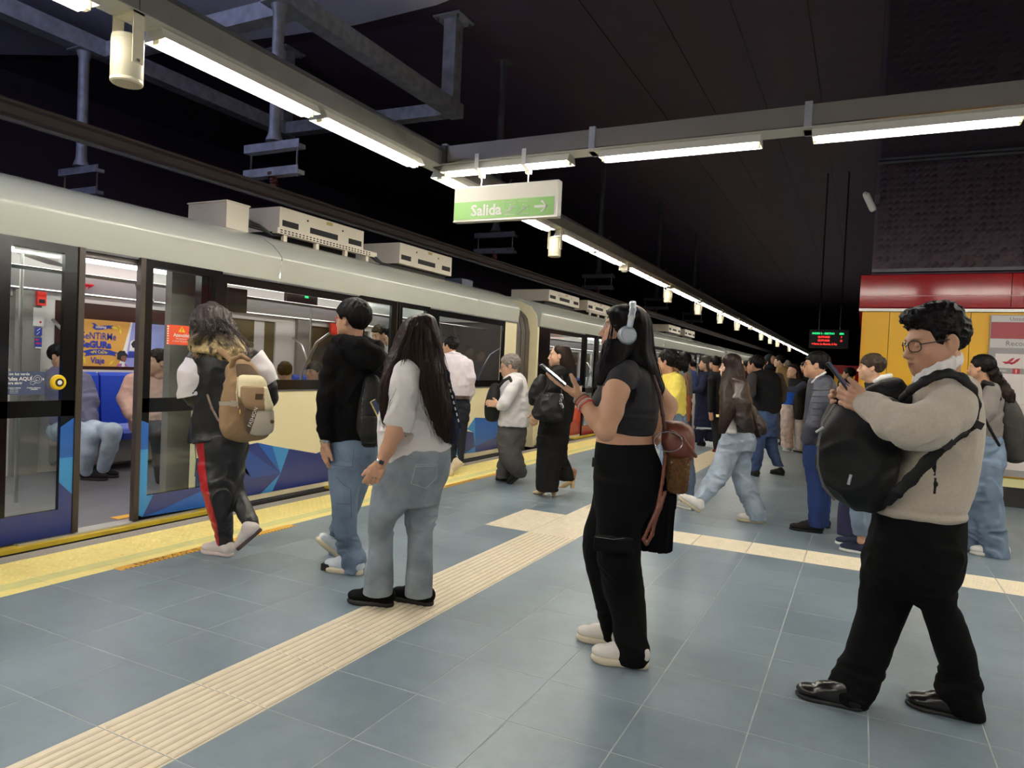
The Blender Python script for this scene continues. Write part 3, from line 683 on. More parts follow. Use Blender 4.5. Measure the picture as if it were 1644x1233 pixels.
    # yellow sill board
    MB().box(XT, y0 + .2, -0.07, XT + .07, y1 - .2, -0.045).build('sill_board', M_DARKU, car)
    for c in doors: MB().box(XT - .04, c - 1.15, -0.045, XT + .075, c + 1.15, -0.015).build('yellow_sill', M_SILLY, car)
    # far side wall inside: pillars, doors, windows
    FXW = -7.92
    MB().box(FXW - .06, y0, -0.02, FXW, y1, 1.12).build('far_wall', M_INT, car)
    MB().box(FXW - .06, y0, 1.88, FXW, y1, 2.32).build('far_wall_top', M_INT, car)
    prev = y0
    for a, b in segs:
        e_ = min(.42, (b - a) * .25); MB().box(FXW - .06, a, 1.12, FXW + .005, a + e_, 1.9).box(FXW - .06, b - e_, 1.12, FXW + .005, b, 1.9).build('window_post', M_INT, car)
        MB().box(FXW - .05, a + .1, 1.10, FXW - .04, b - .1, 1.9).build('far_window', mat('dark_window_glass', C(66, 58, 50), 0.2), car)
    for c in (far_doors or doors):
        MB().box(FXW - .05, c - .69, .0, FXW - .03, c + .69, 2.1).build('far_door', M_INT, car)
        for s in (-1, 1): MB().box(FXW - .03, c + s * .36 - .26, .9, FXW - .025, c + s * .36 + .26, 1.98).build('far_door_window', mat('dark_olive_glass', C(92, 84, 62), 0.25), car)
        for s in (-1, 1): MB().box(FXW - .05, c + s * .82 - .13, 0, FXW + .06, c + s * .82 + .13, 2.12).build('door_pillar', M_INTD, car)
    # coving and lights
    MB().prism_y([(FXW, 1.96), (FXW + .1, 1.98), (FXW + .32, 2.18), (FXW + .36, 2.3), (FXW, 2.3)], y0, y1).build('far_coving', M_INT, car)
    for x in (FXW + .62, XT - .75): MB().box(x - .06, y0 + .2, 2.27, x + .06, y1 - .2, 2.299).build('ceiling_light', M_CARLIGHT, car)
    MB().tube([(FXW + .30, y0 + .3, 1.95), (FXW + .30, y1 - .3, 1.95)], .016, 8).build('grab_rail', M_STEEL, car)
    MB().tube([(XT - .42, y0 + .3, 1.96), (XT - .42, y1 - .3, 1.96)], .016, 8).build('grab_rail', M_STEEL, car)
    # seats along the far side
    for a, b in segs:
        s0, s1 = a + .32, b - .32
        if s1 - s0 < .5: continue
        n = max(1, int((s1 - s0) / .47)); w = (s1 - s0) / n
        MB().box(FXW + .02, s0, 0.1, FXW + .44, s1, .36).build('seat_plinth', M_INTD, car)
        for side, X0, sg_ in (('far', FXW + .03, 1), ('near', XT - .1, -1)):
            for k in range(n):
                q0, q1 = s0 + k * w + .012, s0 + (k + 1) * w - .012
                pr = [(0, .36), (.50, .36), (.52, .43), (.48, .46), (.16, .44), (.11, .50), (.07, 1.06), (.02, 1.10), (0, 1.08)]
                if side == 'near': pr = [(x, min(z, 1.03)) for x, z in pr]
                pts = [(X0 + sg_ * x, z) for x, z in pr]
                if sg_ < 0: pts = pts[::-1]
                MB().prism_y(pts, q0, q1).build('seat', M_SEAT, car)
            for q in (s0 - .03, s1 + .03):
                MB().tube([(X0 + sg_ * .1, q, .1), (X0 + sg_ * .45, q, .3), (X0 + sg_ * .5, q, .8), (X0 + sg_ * .42, q, 1.2), (X0 + sg_ * .22, q, 1.55), (X0 + sg_ * .04, q, 1.66)], .017, 8).build('seat_end_rail', M_STEEL, car, smooth=True)
                MB().box(min(X0 + sg_ * .05, X0 + sg_ * .42), q - .012, .3, max(X0 + sg_ * .05, X0 + sg_ * .42), q + .012, .85).build('draught_screen', M_INTD, car)
    for c in doors:
        MB().tube([(-6.56, c, 0), (-6.56, c, 2.29)], .017, 8).build('grab_pole', M_STEEL, car)
    # gap portal frame
    return car
def door_leaf(car, ya, yb, cols, opening_side, stickers=None):
    """a sliding plug leaf between ya and yb, standing just outside the body"""
    xo, xi = -5.165, -5.20
    t = car
    fr = MB(); s0 = .065; s1 = .165
    if opening_side > 0: e0, e1 = s1, s0 + .12
    else: e0, e1 = s0 + .12, s1
    e0 = .075; e1 = .075
    if opening_side > 0: e1 = .12; e0 = .26 if yb - ya > .725 else .09
    else: e0 = .095
    z0, z1 = .01, 2.115
    for (a, b, c, d) in ((ya, yb, z0, .2), (ya, yb, .88, .995), (ya, yb, 2.055, z1), (ya, ya + e0, .2, 2.055), (yb - e1, yb, .2, 2.055)):
        fr.box(xi, a, c, xo, b, d)
    leaf = fr.build('door_leaf', M_BLACK, t)
    for c, d in ((.19, .885), (.99, 2.06)):
        MB().box(xi + .012, ya + e0 - .004, c, xi + .02, yb - e1 + .004, d).build('door_window', M_GLASS, leaf)
    ed = yb if opening_side > 0 else ya
    MB().box(xi - .005, ed - .022, z0, xo + .012, ed + .022, z1).build('edge_seal', M_FRAME, leaf)
    def fac(pts, ci): MB().poly([(xo + .0005, y, z) for y, z in pts], (0.0015, 0, 0)).build('graphic_facet', cols[ci], leaf)
    if opening_side > 0:
        q0, q1 = yb - e1, yb - .024
        fac([(ya, .012), (q1, .012), (q1, .2), (ya, .2)], 0)
        fac([(q0, .2), (q1, .2), (q1, .30), (q0, .40)], 1)
        fac([(q0, .40), (q1, .30), (q1, .575), (q0, .575)], 3)
        fac([(q0, .575), (q1, .575), (q1, .865), (q0, .80)], 2)
    else:
        q0, q1 = ya + .024, ya + e0
        fac([(q0, .58), (q1, .58), (q1, .79), (q0, .82)], 2)
        fac([(q0, .05), (q0, .58), (q1, .58), (q1, .2), (q1 + .06, .2), (q0 + .04, .03)], 3)
        fac([(q0 + .04, .03), (q1 + .06, .2), (yb, .2), (q0 + .16, .05)], 1)
        fac([(q0 + .16, .05), (yb, .2), (yb, .012), (q0 + .04, .03)], 2)
    return leaf
D1, D2 = 3.54, 7.11
car1 = make_car(-8, 10.5, [-7.17, -3.6, -0.03, D1, D2], M_BLUES, 'nearest grey roofed train car with cream and blue faceted side', [-3.5, 0.8, 5.15, 9.09], [-7.17, -3.6, -0.03, 3.5, 7.55])
leafL = door_leaf(car1, D1 - 1.08, D1 - .345, M_BLUES, 1)
leafR = door_leaf(car1, D1 + .142, D1 + .92, M_BLUES, -1)
for c in (-3.6, -0.03, D2):
    door_leaf(car1, c - .72, c - .004, M_BLUES, 1); door_leaf(car1, c + .004, c + .72, M_BLUES, -1)
# door furniture and notices on the nearest door
bt = MB().lathe((-5.163, 3.045, 1.125), [(.055, 0), (.055, .012), (.048, .022), (.034, .024)], 24, (1, 0, 0)).build('door_button', mat('yellow_button', C(236, 196, 30), 0.35), leafL, smooth=True)
MB().lathe((-5.139, 3.045, 1.125), [(.03, 0), (.03, .002)], 18, (1, 0, 0)).build('button_centre', M_RUBBER, leafL)
MB().lathe((-5.137, 3.045, 1.125), [(.017, 0), (.017, .002)], 8, (1, 0, 0)).build('button_light', M_WHITE, leafL)
M_STB = mat('dark_blue_notice', C(66, 78, 110), 0.4); M_STR = mat('orange_red_notice', C(226, 84, 50), 0.4)
XS = -5.176
def side_text(t, y, z, size, m, par, **k): return lettering(t, (XS + .001, y, z), (0, 1, 0), (0, 0, 1), size, m, par, **k)
MB().box(XS - .004, 2.70, 1.04, XS, 2.965, 1.20).build('blue_notice', M_STB, leafL)
side_text('Con luz verde', 2.712, 1.174, 0.026, M_WHITE, leafL, bold=.0006); side_text('Pulsa AQUÍ', 2.712, 1.138, 0.035, M_WHITE, leafL, bold=.001); side_text('para abrir', 2.712, 1.112, 0.026, M_WHITE, leafL, bold=.0006)
side_text('De lunes a viernes', 2.716, 1.083, 0.012, M_WHITE, leafL, bold=.0004)
for k, z in enumerate((1.072, 1.061, 1.05)): side_text('06:00 a 22:00', 2.738, z, 0.0095, M_WHITE, leafL)
side_text('Sábados, domingos', 2.845, 1.083, 0.012, M_WHITE, leafL, bold=.0004); side_text('y feriados', 2.87, 1.072, 0.012, M_WHITE, leafL, bold=.0004)
ic = MB(); yc, zc_ = 2.915, 1.147
for r in (.027, .014): ic.tube([(XS + .001, yc + r * math.cos(k * .524), zc_ + r * math.sin(k * .524)) for k in range(12)], .0013, 4, closed=True)
ic.tube([(XS + .001, yc + .0, zc_ - .004), (XS + .001, yc - .022, zc_ - .016), (XS + .001, yc - .048, zc_ - .018), (XS + .001, yc - .05, zc_ - .03), (XS + .001, yc - .032, zc_ - .04), (XS + .001, yc - .008, zc_ - .022)], .0013, 4)
ic.poly([(XS + .001, 2.948, 1.158), (XS + .001, 2.948, 1.136), (XS + .001, 2.96, 1.147)], (.001, 0, 0)); ic.build('hand_icon', M_WHITE, leafL)
MB().box(XS - .004, 3.925, 1.44, XS, 4.215, 1.605).build('red_notice', M_STR, leafR)
zz = MB()
for k in range(8): zz.box(XS, 3.926, 1.445 + k * .02, XS + .001, 3.942, 1.455 + k * .02)
zz.build('notice_border', M_WHITE, leafR)
side_text('Atención', 3.985, 1.508, 0.042, M_WHITE, leafR, bold=.001)
side_text('No apoyarse', 4.01, 1.486, 0.02, M_WHITE, leafR); side_text('al cerrar las puertas', 3.975, 1.465, 0.02, M_WHITE, leafR)
MB().poly([(XS + .001, 4.03, 1.548), (XS + .001, 4.10, 1.548), (XS + .001, 4.065, 1.596)], (.001, 0, 0)).build('warning_triangle', mat('warning_amber', C(246, 190, 30), .5), leafR)
MB().box(XS + .002, 4.062, 1.562, XS + .003, 4.068, 1.584).box(XS + .002, 4.062, 1.553, XS + .003, 4.068, 1.558).build('warning_mark', M_INKB, leafR)
# doorway threshold
MB().box(-5.30, D1 - .73, -0.012, XT + .04, D1 + .73, 0.002).build('threshold', M_ALU, car1)
MB().box(-5.44, D1 + .12, 0.0, -5.34, D1 + .75, 0.003).build('threshold_sticker', M_ORANGE, car1)
MB().box(-5.3, D1 - .76, 2.06, XT - .02, D1 + .76, 2.3).build('door_header', M_INTD, car1)
# gangway between the cars
gw = []
for k in range(9):
    a = 10.52 + k * .095
    o = .0 if k % 2 == 0 else .012
    pr = [(-5.36 + o, -.25), (-5.36 + o, 2.0), (-5.42 + o, 2.25), (-5.6, 2.42 + o), (-6.0, 2.5 + o), (-7.2, 2.5 + o), (-7.6, 2.42 + o), (-7.8 - o, 2.0), (-7.8 - o, -.25)]
    MB().prism_y(pr, a, a + .09).build('bellows_fold', M_BELL, car1)
car2 = make_car(11.43, 29.9, [14.4, 18.0, 21.6, 25.2, 28.6], M_REDS, 'second train car with red faceted side beyond the dark bellows', [15.2, 20, 25])
for c in (14.4, 18.0, 21.6, 25.2, 28.6):
    door_leaf(car2, c - .72, c - .004, M_REDS, 1); door_leaf(car2, c + .004, c + .72, M_REDS, -1)
# cream end portal of the second car
m = MB(); n = 13
pr = [(XT - .01, -.05), (XT - .01, 2.05), (-5.24, 2.3), (-5.36, 2.46), (-5.6, 2.56), (-6.0, 2.62), (-6.6, 2.63), (-6.6, 2.52), (-6.0, 2.5), (-5.62, 2.44), (-5.45, 2.3), (-5.38, 2.05), (-5.38, -.05)]
m.prism_y(pr[::-1], 11.36, 11.44); m.build('end_portal', M_CREAM, car2)
car3 = make_car(30.8, 48, [33.5, 37, 40.6], M_BLUES, 'far third train car behind the waiting crowd', [38])
# roof equipment
def hvac(car, ya, yb, z0=2.79, z1=2.99, tray=True, xf=-5.7, w=.85):
    MB().box(xf - w, ya, z0 - .06, xf, yb, z1).build('air_conditioner', M_HVAC, car)
    u = car.children[-1] if False else [o for o in car.children if o.name.startswith('air_conditioner')][-1]
    L = yb - ya
    for f0, f1 in ((.03, .2), (.33, .66), (.8, .97)):
        v = MB(); v.box(xf, ya + L * f0, z0 + .0, xf + .003, ya + L * f1, z0 + .065)
        g = v.build('vent_grille', M_VENT, u)
    hb = MB()
    for f in (.3, .72): hb.lathe((xf, ya + L * f, z1 - .07), [(.012, 0), (.012, .004)], 8, (1, 0, 0))
    hb.build('latch', M_VENT, u); MB().box(xf, ya + L * .52, z1 - .05, xf + .003, ya + L * .59, z1 - .015).build('rating_plate', mat('brass_plate', C(170, 150, 80), .4, .5), u)
    if tray:
        t = MB(); t.box(xf + .02, ya - .12, z0 - .11, xf + .1, yb + .15, z0 - .05)
        tr = t.build('cable_tray', M_HVAC, car)
        h = MB(); n = int(L / .05)
        for k in range(n):
            for q in range(2): h.box(xf + .1, ya - .08 + k * .055, z0 - .1 + q * .024, xf + .102, ya - .08 + k * .055 + .03, z0 - .088 + q * .024)
        h.build('tray_slots', M_VENT, tr, kind='stuff')
        for f in (0, .35, .7, .98): MB().box(xf + .03, ya + L * f, 2.58, xf + .07, ya + L * f + .05, z0 - .11).build('tray_foot', M_HVAC, car)
    MB().box(xf - w, ya + .02, 2.6, xf - .1, yb - .02, z0 - .06).build('hvac_base', M_DARKU, car)
hvac(car1, 5.64, 7.06); hvac(car1, 7.83, 9.17, tray=False, z0=2.77)
hvac(car2, 12.9, 14.56, tray=False, z0=2.78, z1=2.95); hvac(car2, 15.1, 16.7, tray=True, z0=2.79, z1=2.96)
hvac(car2, 22.6, 24.2, tray=False, z0=2.78, z1=2.95); hvac(car2, 24.9, 26.5, tray=False, z0=2.78, z1=2.95)
MB().box(-6.25, 4.94, 2.6, -5.7, 5.22, 2.885).box(-6.26, 4.93, 2.885, -5.69, 5.23, 2.9).build('roof_cabinet', M_HVAC, car1)
cb = MB()
for k in range(3): cb.tube([(-5.72, 5.22, 2.76 - .03 * k), (-5.70 + .03 * k, 5.35, 2.74 - .03 * k), (-5.68, 5.52, 2.66), (-5.66, 5.66, 2.68)], .013, 6)
for k in range(3): cb.tube([(-5.66, 7.06, 2.72), (-5.6, 7.2, 2.68 - .02 * k), (-5.66, 7.4, 2.64), (-5.72, 7.7 + .05 * k, 2.66), (-5.75, 7.85, 2.7)], .013, 6)
cb.build('roof_cables', M_RUBBER, car1)
MB().box(-6.2, 20.2, 2.6, -5.8, 20.5, 2.95).build('roof_cabinet', M_HVAC, car2)
MB().box(-6.3, 9.75, 2.6, -5.85, 10.1, 2.76).build('roof_cabinet', mat('blue_grey_cabinet', C(70, 78, 96), .5), car1)
# ---- interior details seen through the nearest doorway
FX = -7.86
po = MB().box(-7.925, 4.62, 1.13, -7.905, 6.2, 1.88).build('advert_frame', mat('dark_brown_glass', C(58, 36, 34), .15), car1)
XP = -7.904
M_POST = mat('poster_ochre', C(214, 160, 74), .45); M_POSTB = mat('poster_blue', C(46, 62, 158), .45); M_POSTL = mat('poster_lavender', C(150, 156, 216), .45); M_POSTY = mat('poster_yellow', C(226, 204, 60), .45)
poster = MB().box(XP - .002, 4.70, 1.165, XP, 6.15, 1.70).build('advert_poster', M_POST, car1)
def pp(pts, m, nm, d=.0012): return MB().poly([(XP + d - .001, y, z) for y, z in pts], (.001, 0, 0)).build(nm, m, poster)
pp([(5.43, 1.165), (6.15, 1.165), (6.15, 1.70), (5.52, 1.70)], M_POSTL, 'poster_side', .002)
pp([(5.36, 1.165), (5.43, 1.165), (5.52, 1.70), (5.50, 1.70)], M_WHITE, 'poster_edge', .0025)
pp([(5.02, 1.655), (5.05, 1.635), (5.03, 1.605), (5.07, 1.585), (5.11, 1.585), (5.2, 1.60), (5.22, 1.61), (5.27, 1.605), (5.25, 1.625), (5.28, 1.645), (5.23, 1.645), (5.18, 1.64), (5.1, 1.625), (5.08, 1.64), (5.05, 1.66)][::-1], M_POSTB, 'poster_ribbon', .003)
pp([(4.92, 1.33), (4.97, 1.31), (4.95, 1.275), (5.02, 1.29), (5.12, 1.30), (5.25, 1.30), (5.33, 1.285), (5.31, 1.31), (5.34, 1.33), (5.25, 1.355), (5.12, 1.365), (5.0, 1.355)][::-1], M_POSTB, 'poster_ribbon', .003)
def pt(t, y, z, s, m, **k): lettering(t, (XP + .004, y, z), (0, 1, 0), (0, 0, 1), s, m, poster, **k)
pt('SIEMPRE', 5.065, 1.603, .036, M_WHITE, bold=.0008); pt('SeNTiRMe', 4.905, 1.475, .115, M_POSTB, bold=.001, sx=.82); pt('SeGURa', 4.90, 1.38, .105, M_POSTB, bold=.006, sx=1.0); pt('-eN CaDa-', 5.01, 1.315, .05, M_POSTY, bold=.001, sx=.95); pt('Viaje', 5.02, 1.20, .10, M_POSTB, bold=.002, sx=.85)
for (y, z, r) in ((5.30, 1.62, .05), (5.37, 1.585, .05), (5.36, 1.63, .035), (5.27, 1.21, .05), (4.95, 1.22, .04), (4.94, 1.26, .04)):
    a = RNG.rand() * 3; pp([(y + r * math.cos(a), z + r * math.sin(a)), (y + r * .3 * math.cos(a + 1.57), z + r * .3 * math.sin(a + 1.57)), (y - r * math.cos(a), z - r * math.sin(a)), (y - r * .3 * math.cos(a + 1.57), z - r * .3 * math.sin(a + 1.57))], M_POSTY, 'poster_leaf', .003)
# a plain illustrated figure with curly dark hair
M_DKH = mat('poster_hair', C(34, 34, 44), .5); M_BRS = mat('poster_skin', C(132, 86, 72), .5); M_PINKS = mat('poster_pink', C(170, 104, 160), .5)
yc, zc_ = 5.40, 1.295
pp([(yc + (.066 + .008 * math.cos(5 * a)) * math.cos(a), zc_ + (.062 + .006 * math.sin(7 * a)) * math.sin(a)) for a in [k * .262 for k in range(24)]], M_DKH, 'poster_hair', .004)
pp([(5.385, 1.255), (5.41, 1.225), (5.435, 1.22), (5.455, 1.25), (5.452, 1.29), (5.42, 1.30), (5.385, 1.285)], M_BRS, 'poster_face', .005)
pp([(5.33, 1.167), (5.35, 1.195), (5.39, 1.205), (5.45, 1.20), (5.48, 1.167)], M_PINKS, 'poster_jacket', .004); pp([(5.395, 1.167), (5.40, 1.225), (5.425, 1.225), (5.44, 1.167)], M_WHITE, 'poster_shirt', .005)
pp([(5.49, 1.36), (5.56, 1.36), (5.56, 1.50), (5.5, 1.47)], M_WHITE, 'poster_card', .003); pp([(5.47, 1.27), (5.62, 1.28), (5.62, 1.35), (5.48, 1.35)], M_POSTB, 'poster_label', .0035)
pp([(5.51, 1.44), (5.54, 1.48), (5.58, 1.49), (5.6, 1.44), (5.57, 1.39), (5.53, 1.40)], M_DKH, 'poster_shape', .004)
MB().box(-7.93, 4.55, 1.06, -7.88, 6.3, 1.125).build('window_sill', M_INT, car1)
# red advert on the coving
rs = MB().poly([(-7.755, 4.62, 2.028), (-7.755, 4.86, 2.028), (-7.70, 4.91, 2.078), (-7.70, 4.62, 2.078)], (.0067, 0, -.0074)).build('red_advert', mat('advert_red', C(206, 40, 48), .4), car1)
lettering('ARMA', (-7.745, 4.685, 2.025), (0, 1, 0), (.74, 0, .67), .062, M_WHITE, car1, shear=.25, bold=.001, depth=.009)
# pillar furniture right of the far door
px_ = -7.855
MB().box(px_, 4.385, 1.80, px_ + .03, 4.475, 1.985).build('emergency_box', mat('emergency_red', C(212, 44, 38), .35), car1)
MB().box(px_ + .03, 4.40, 1.825, px_ + .032, 4.46, 1.865).build('emergency_window', M_VENT, car1)
MB().box(px_, 4.385, 2.0, px_ + .003, 4.475, 2.05).build('emergency_label', M_WHITE, car1)
MB().box(px_, 4.385, 2.0, px_ + .0035, 4.475, 2.012).build('emergency_label_band', mat('advert_red', C(206, 40, 48), .4), car1)
MB().box(px_, 4.36, 1.58, px_ + .004, 4.47, 1.775).build('access_plate', M_INT, car1)
MB().lathe((px_ + .004, 4.435, 1.625), [(.012, 0), (.012, .004)], 10, (1, 0, 0)).build('plate_lock', mat('advert_red', C(206, 40, 48), .4), car1)
for z0, z1 in ((1.48, 1.565), (1.345, 1.46)): MB().box(px_, 4.385, z0, px_ + .003, 4.455, z1).build('pictogram_sign', M_POSTB, car1)
MB().tube([(px_ + .004, 4.40, 1.49), (px_ + .004, 4.43, 1.52), (px_ + .004, 4.40, 1.53), (px_ + .004, 4.435, 1.555)], .003, 4).box(px_ + .003, 4.39, 1.345, px_ + .004, 4.452, 1.358).build('pictogram_lines', M_WHITE, car1)
MB().box(px_ + .003, 4.395, 1.39, px_ + .004, 4.445, 1.405).box(px_ + .003, 4.39, 1.425, px_ + .004, 4.42, 1.445).build('pictogram_red', mat('advert_red', C(206, 40, 48), .4), car1)
MB().poly([(-6.42, 3.40, 2.28), (-6.8, 3.62, 2.28), (-7.15, 4.1, 2.26), (-7.05, 4.28, 2.24), (-6.65, 3.9, 2.24)], (0, 0, -.09)).build('ceiling_speaker_panel', M_INT, car1)
MB().box(-5.52, 4.16, 0, -5.44, 4.44, 2.1).build('door_pillar', M_INTD, car1)
MB().box(-5.218, 4.31, 0.2, -5.206, 4.43, 2.05).box(-5.206, 4.335, .2, -5.2, 4.345, 2.05).box(-5.206, 4.39, .2, -5.2, 4.40, 2.05).build('guide_profile', mat('grey_green_profile', C(128, 134, 124), .5), car1)
MB().tube([(-5.62, 4.52, 0), (-5.62, 4.52, 1.45), (-5.66, 4.5, 1.6), (-5.8, 4.46, 1.72)], .02, 8).build('door_grab_rail', M_STEEL, car1, smooth=True)
for y in (3.95, 4.05, 8.8, 9.2):
    MB().tube([(XT - .42, y, 1.95), (XT - .42, y + .03, 1.86), (XT - .42, y + .07, 1.80), (XT - .42, y + .16, 1.80)], .012, 6).build('grab_handle', M_STEEL, car1)
# passenger display and route map seen through the long window
MB().box(-6.0, 6.05, 1.98, -5.95, 6.55, 2.24).build('passenger_display', M_VENT, car1)
for k, (m, dy, dz) in enumerate(((M_LEDR, .2, .05), (M_LEDG, .28, -.02))): MB().box(-5.949, 6.05 + dy, 2.1 + dz, -5.947, 6.11 + dy, 2.16 + dz).build('display_graphic', m, car1)
lettering('1', (-7.74, 6.9, 2.04), (0, 1, 0), (.74, 0, .67), .09, M_TXTR, car1)
MB().box(-5.31, 4.64, 1.78, -5.29, 4.86, 2.0).build('route_screen', M_VENT, car1)
MB().box(-7.86, 8.95, 1.76, -7.82, 9.15, 1.98).build('emergency_box', mat('emergency_red', C(212, 44, 38), .35), car1)
# ================================================================ figures: implicit surfaces meshed with surface nets
_TAB = np.random.RandomState(5).rand(32, 32, 32).astype(np.float32)
def vnoise(Q):
    f = np.floor(Q); i = f.astype(np.int64); t = (Q - f); t = t * t * (3 - 2 * t)
    i0 = i & 31; i1 = (i + 1) & 31
    x0, y0, z0 = i0.T; x1, y1, z1 = i1.T; u, v, w = t.T
    c = lambda a, b, d: _TAB[a, b, d]
    return (((c(x0, y0, z0) * (1 - u) + c(x1, y0, z0) * u) * (1 - v) + (c(x0, y1, z0) * (1 - u) + c(x1, y1, z0) * u) * v) * (1 - w)
            + ((c(x0, y0, z1) * (1 - u) + c(x1, y0, z1) * u) * (1 - v) + (c(x0, y1, z1) * (1 - u) + c(x1, y1, z1) * u) * v) * w)
def smin(a, b, k):
    if k <= 1e-6: return np.minimum(a, b)
    h = np.maximum(k - np.abs(a - b), 0) / k
    return np.minimum(a, b) - h * h * k * 0.25
def crom(st, m=5):
    st = np.asarray(st, float); n = len(st)
    if n < 3: return st
    out = []
    for i in range(n - 1):
        p0 = st[max(i - 1, 0)]; p1 = st[i]; p2 = st[i + 1]; p3 = st[min(i + 2, n - 1)]
        m1 = (p2 - p0) * (.5 if i > 0 else 1) ; m2 = (p3 - p1) * (.5 if i < n - 2 else 1)
        for k in range(m):
            t = k / m; t2 = t * t; t3 = t2 * t
            out.append((2 * t3 - 3 * t2 + 1) * p1 + (t3 - 2 * t2 + t) * m1 * .8 + (-2 * t3 + 3 * t2) * p2 + (t3 - t2) * m2 * .8)
    out.append(st[-1]); return np.array(out)
def norm(v): v = np.asarray(v, float); return v / (np.linalg.norm(v) + 1e-12)
HR = norm([VR[0], VR[1], 0]); HB = norm([VB[0], VB[1], 0]); UPZ = np.array([0, 0, 1.])   # level right / towards the viewer
def prim_rc(p0, p1, r0, r1, side=None, e=1.0):
    p0 = np.asarray(p0, float); p1 = np.asarray(p1, float); ax = p1 - p0; L2 = ax @ ax + 1e-12
    rm = max(r0, r1) * max(1, e)
    lo = np.minimum(p0, p1) - rm; hi = np.maximum(p0, p1) + rm
    if side is not None: side = np.asarray(side, float); side = norm(side - ax * (side @ ax) / L2)
    def fn(P):
        q = P - p0; t = np.clip(q @ ax / L2, 0, 1); d = q - t[:, None] * ax; r = r0 + (r1 - r0) * t
        if side is None or e == 1: return np.sqrt((d * d).sum(1)) - r
        c = d @ side; rest = (d * d).sum(1) - c * c
        return (np.sqrt(np.maximum(rest, 0) + (c / e) ** 2) - r) * min(1, e)
    return fn, lo, hi
def prim_ell(c, R, rad):
    c = np.asarray(c, float); R = np.asarray(R, float); rad = np.asarray(rad, float)    # rows of R: local axes
    rm = rad.max()
    def fn(P):
        q = (P - c) @ R.T; k0 = np.sqrt(((q / rad) ** 2).sum(1)); k1 = np.sqrt(((q / rad ** 2) ** 2).sum(1)) + 1e-9
        return k0 * (k0 - 1) / k1
    return fn, c - rm, c + rm
def prim_box(c, R, half, r):
    c = np.asarray(c, float); R = np.asarray(R, float); half = np.asarray(half, float)
    rm = np.linalg.norm(half)
    def fn(P):
        q = np.abs((P - c) @ R.T) - (half - r)
        return np.sqrt((np.maximum(q, 0) ** 2).sum(1)) + np.minimum(q.max(1), 0) - r
    return fn, c - rm, c + rm
def prim_col(st, ex=2.0, round_=0.012, u=None, v=None):
    """horizontal elliptical slices: rows (z, cx, cy, a, b); a along u, b along v"""
    st = np.asarray(st, float); st = st[np.argsort(st[:, 0])]; st = crom(st)
    u = HR if u is None else u; v = HB if v is None else v
    z0, z1 = st[0, 0], st[-1, 0]; m = max(st[:, 3].max(), st[:, 4].max())
    lo = np.array([st[:, 1].min() - m, st[:, 2].min() - m, z0]); hi = np.array([st[:, 1].max() + m, st[:, 2].max() + m, z1])
    def fn(P):
        z = P[:, 2]; cx = np.interp(z, st[:, 0], st[:, 1]); cy = np.interp(z, st[:, 0], st[:, 2])
        a = np.interp(z, st[:, 0], st[:, 3]); b = np.interp(z, st[:, 0], st[:, 4])
        dx = P[:, 0] - cx; dy = P[:, 1] - cy
        p = np.abs(dx * u[0] + dy * u[1]) / a; q = np.abs(dx * v[0] + dy * v[1]) / b
        rr = np.sqrt(p * p + q * q) if ex == 2.0 else (p ** ex + q ** ex) ** (1 / ex)
        d = (rr - 1) * np.minimum(a, b)
        e = np.maximum(z - z1, z0 - z)
        k = round_
        A = d + k; B = e + k
        return np.minimum(np.maximum(A, B), 0) + np.sqrt(np.maximum(A, 0) ** 2 + np.maximum(B, 0) ** 2) - k
    return fn, lo, hi
def surface_nets(F, org, h):
    I = F < 0
    nx, ny, nz = F.shape
    cnt = np.zeros((nx - 1, ny - 1, nz - 1), np.int8)
    OFF = [(a, b, c) for a in (0, 1) for b in (0, 1) for c in (0, 1)]
    for a, b, c in OFF: cnt += I[a:nx - 1 + a, b:ny - 1 + b, c:nz - 1 + c]
    act = (cnt > 0) & (cnt < 8); ci = np.argwhere(act)
    if len(ci) == 0: return np.zeros((0, 3)), np.zeros((0, 4), int)
    idx = np.full(act.shape, -1, np.int64); idx[act] = np.arange(len(ci))
    val = {o: F[ci[:, 0] + o[0], ci[:, 1] + o[1], ci[:, 2] + o[2]] for o in OFF}
    acc = np.zeros((len(ci), 3)); n = np.zeros(len(ci))
    for ax in range(3):
        for o in OFF:
            if o[ax]: continue
            o2 = list(o); o2[ax] = 1; o2 = tuple(o2)
            f0, f1 = val[o], val[o2]; m = (f0 < 0) != (f1 < 0)
            t = np.where(m, f0 / np.where(m, f0 - f1, 1), 0)
            p = np.zeros((len(ci), 3)) + np.array(o, float); p[:, ax] = t
            acc += p * m[:, None]; n += m
    V = (ci + acc / n[:, None]) * h + org
    quads = []
    for ax in range(3):
        b, c = (ax + 1) % 3, (ax + 2) % 3
        s0 = [slice(None)] * 3; s1 = [slice(None)] * 3
        s0[ax] = slice(0, -1); s1[ax] = slice(1, None)
        A, B = I[tuple(s0)], I[tuple(s1)]
        e = np.argwhere(A != B); e = e[(e[:, b] > 0) & (e[:, c] > 0) & (e[:, b] < F.shape[b] - 1) & (e[:, c] < F.shape[c] - 1)]
        if not len(e): continue
        flip = A[tuple(e.T)]
        def gi(db, dc):
            q = e.copy(); q[:, b] -= db; q[:, c] -= dc; return idx[tuple(q.T)]
        q = np.stack([gi(1, 1), gi(0, 1), gi(0, 0), gi(1, 0)], 1)
        q[~flip] = q[~flip][:, ::-1]; quads.append(q)
    Q = np.concatenate(quads); Q = Q[(Q >= 0).all(1)]
    return V, Q
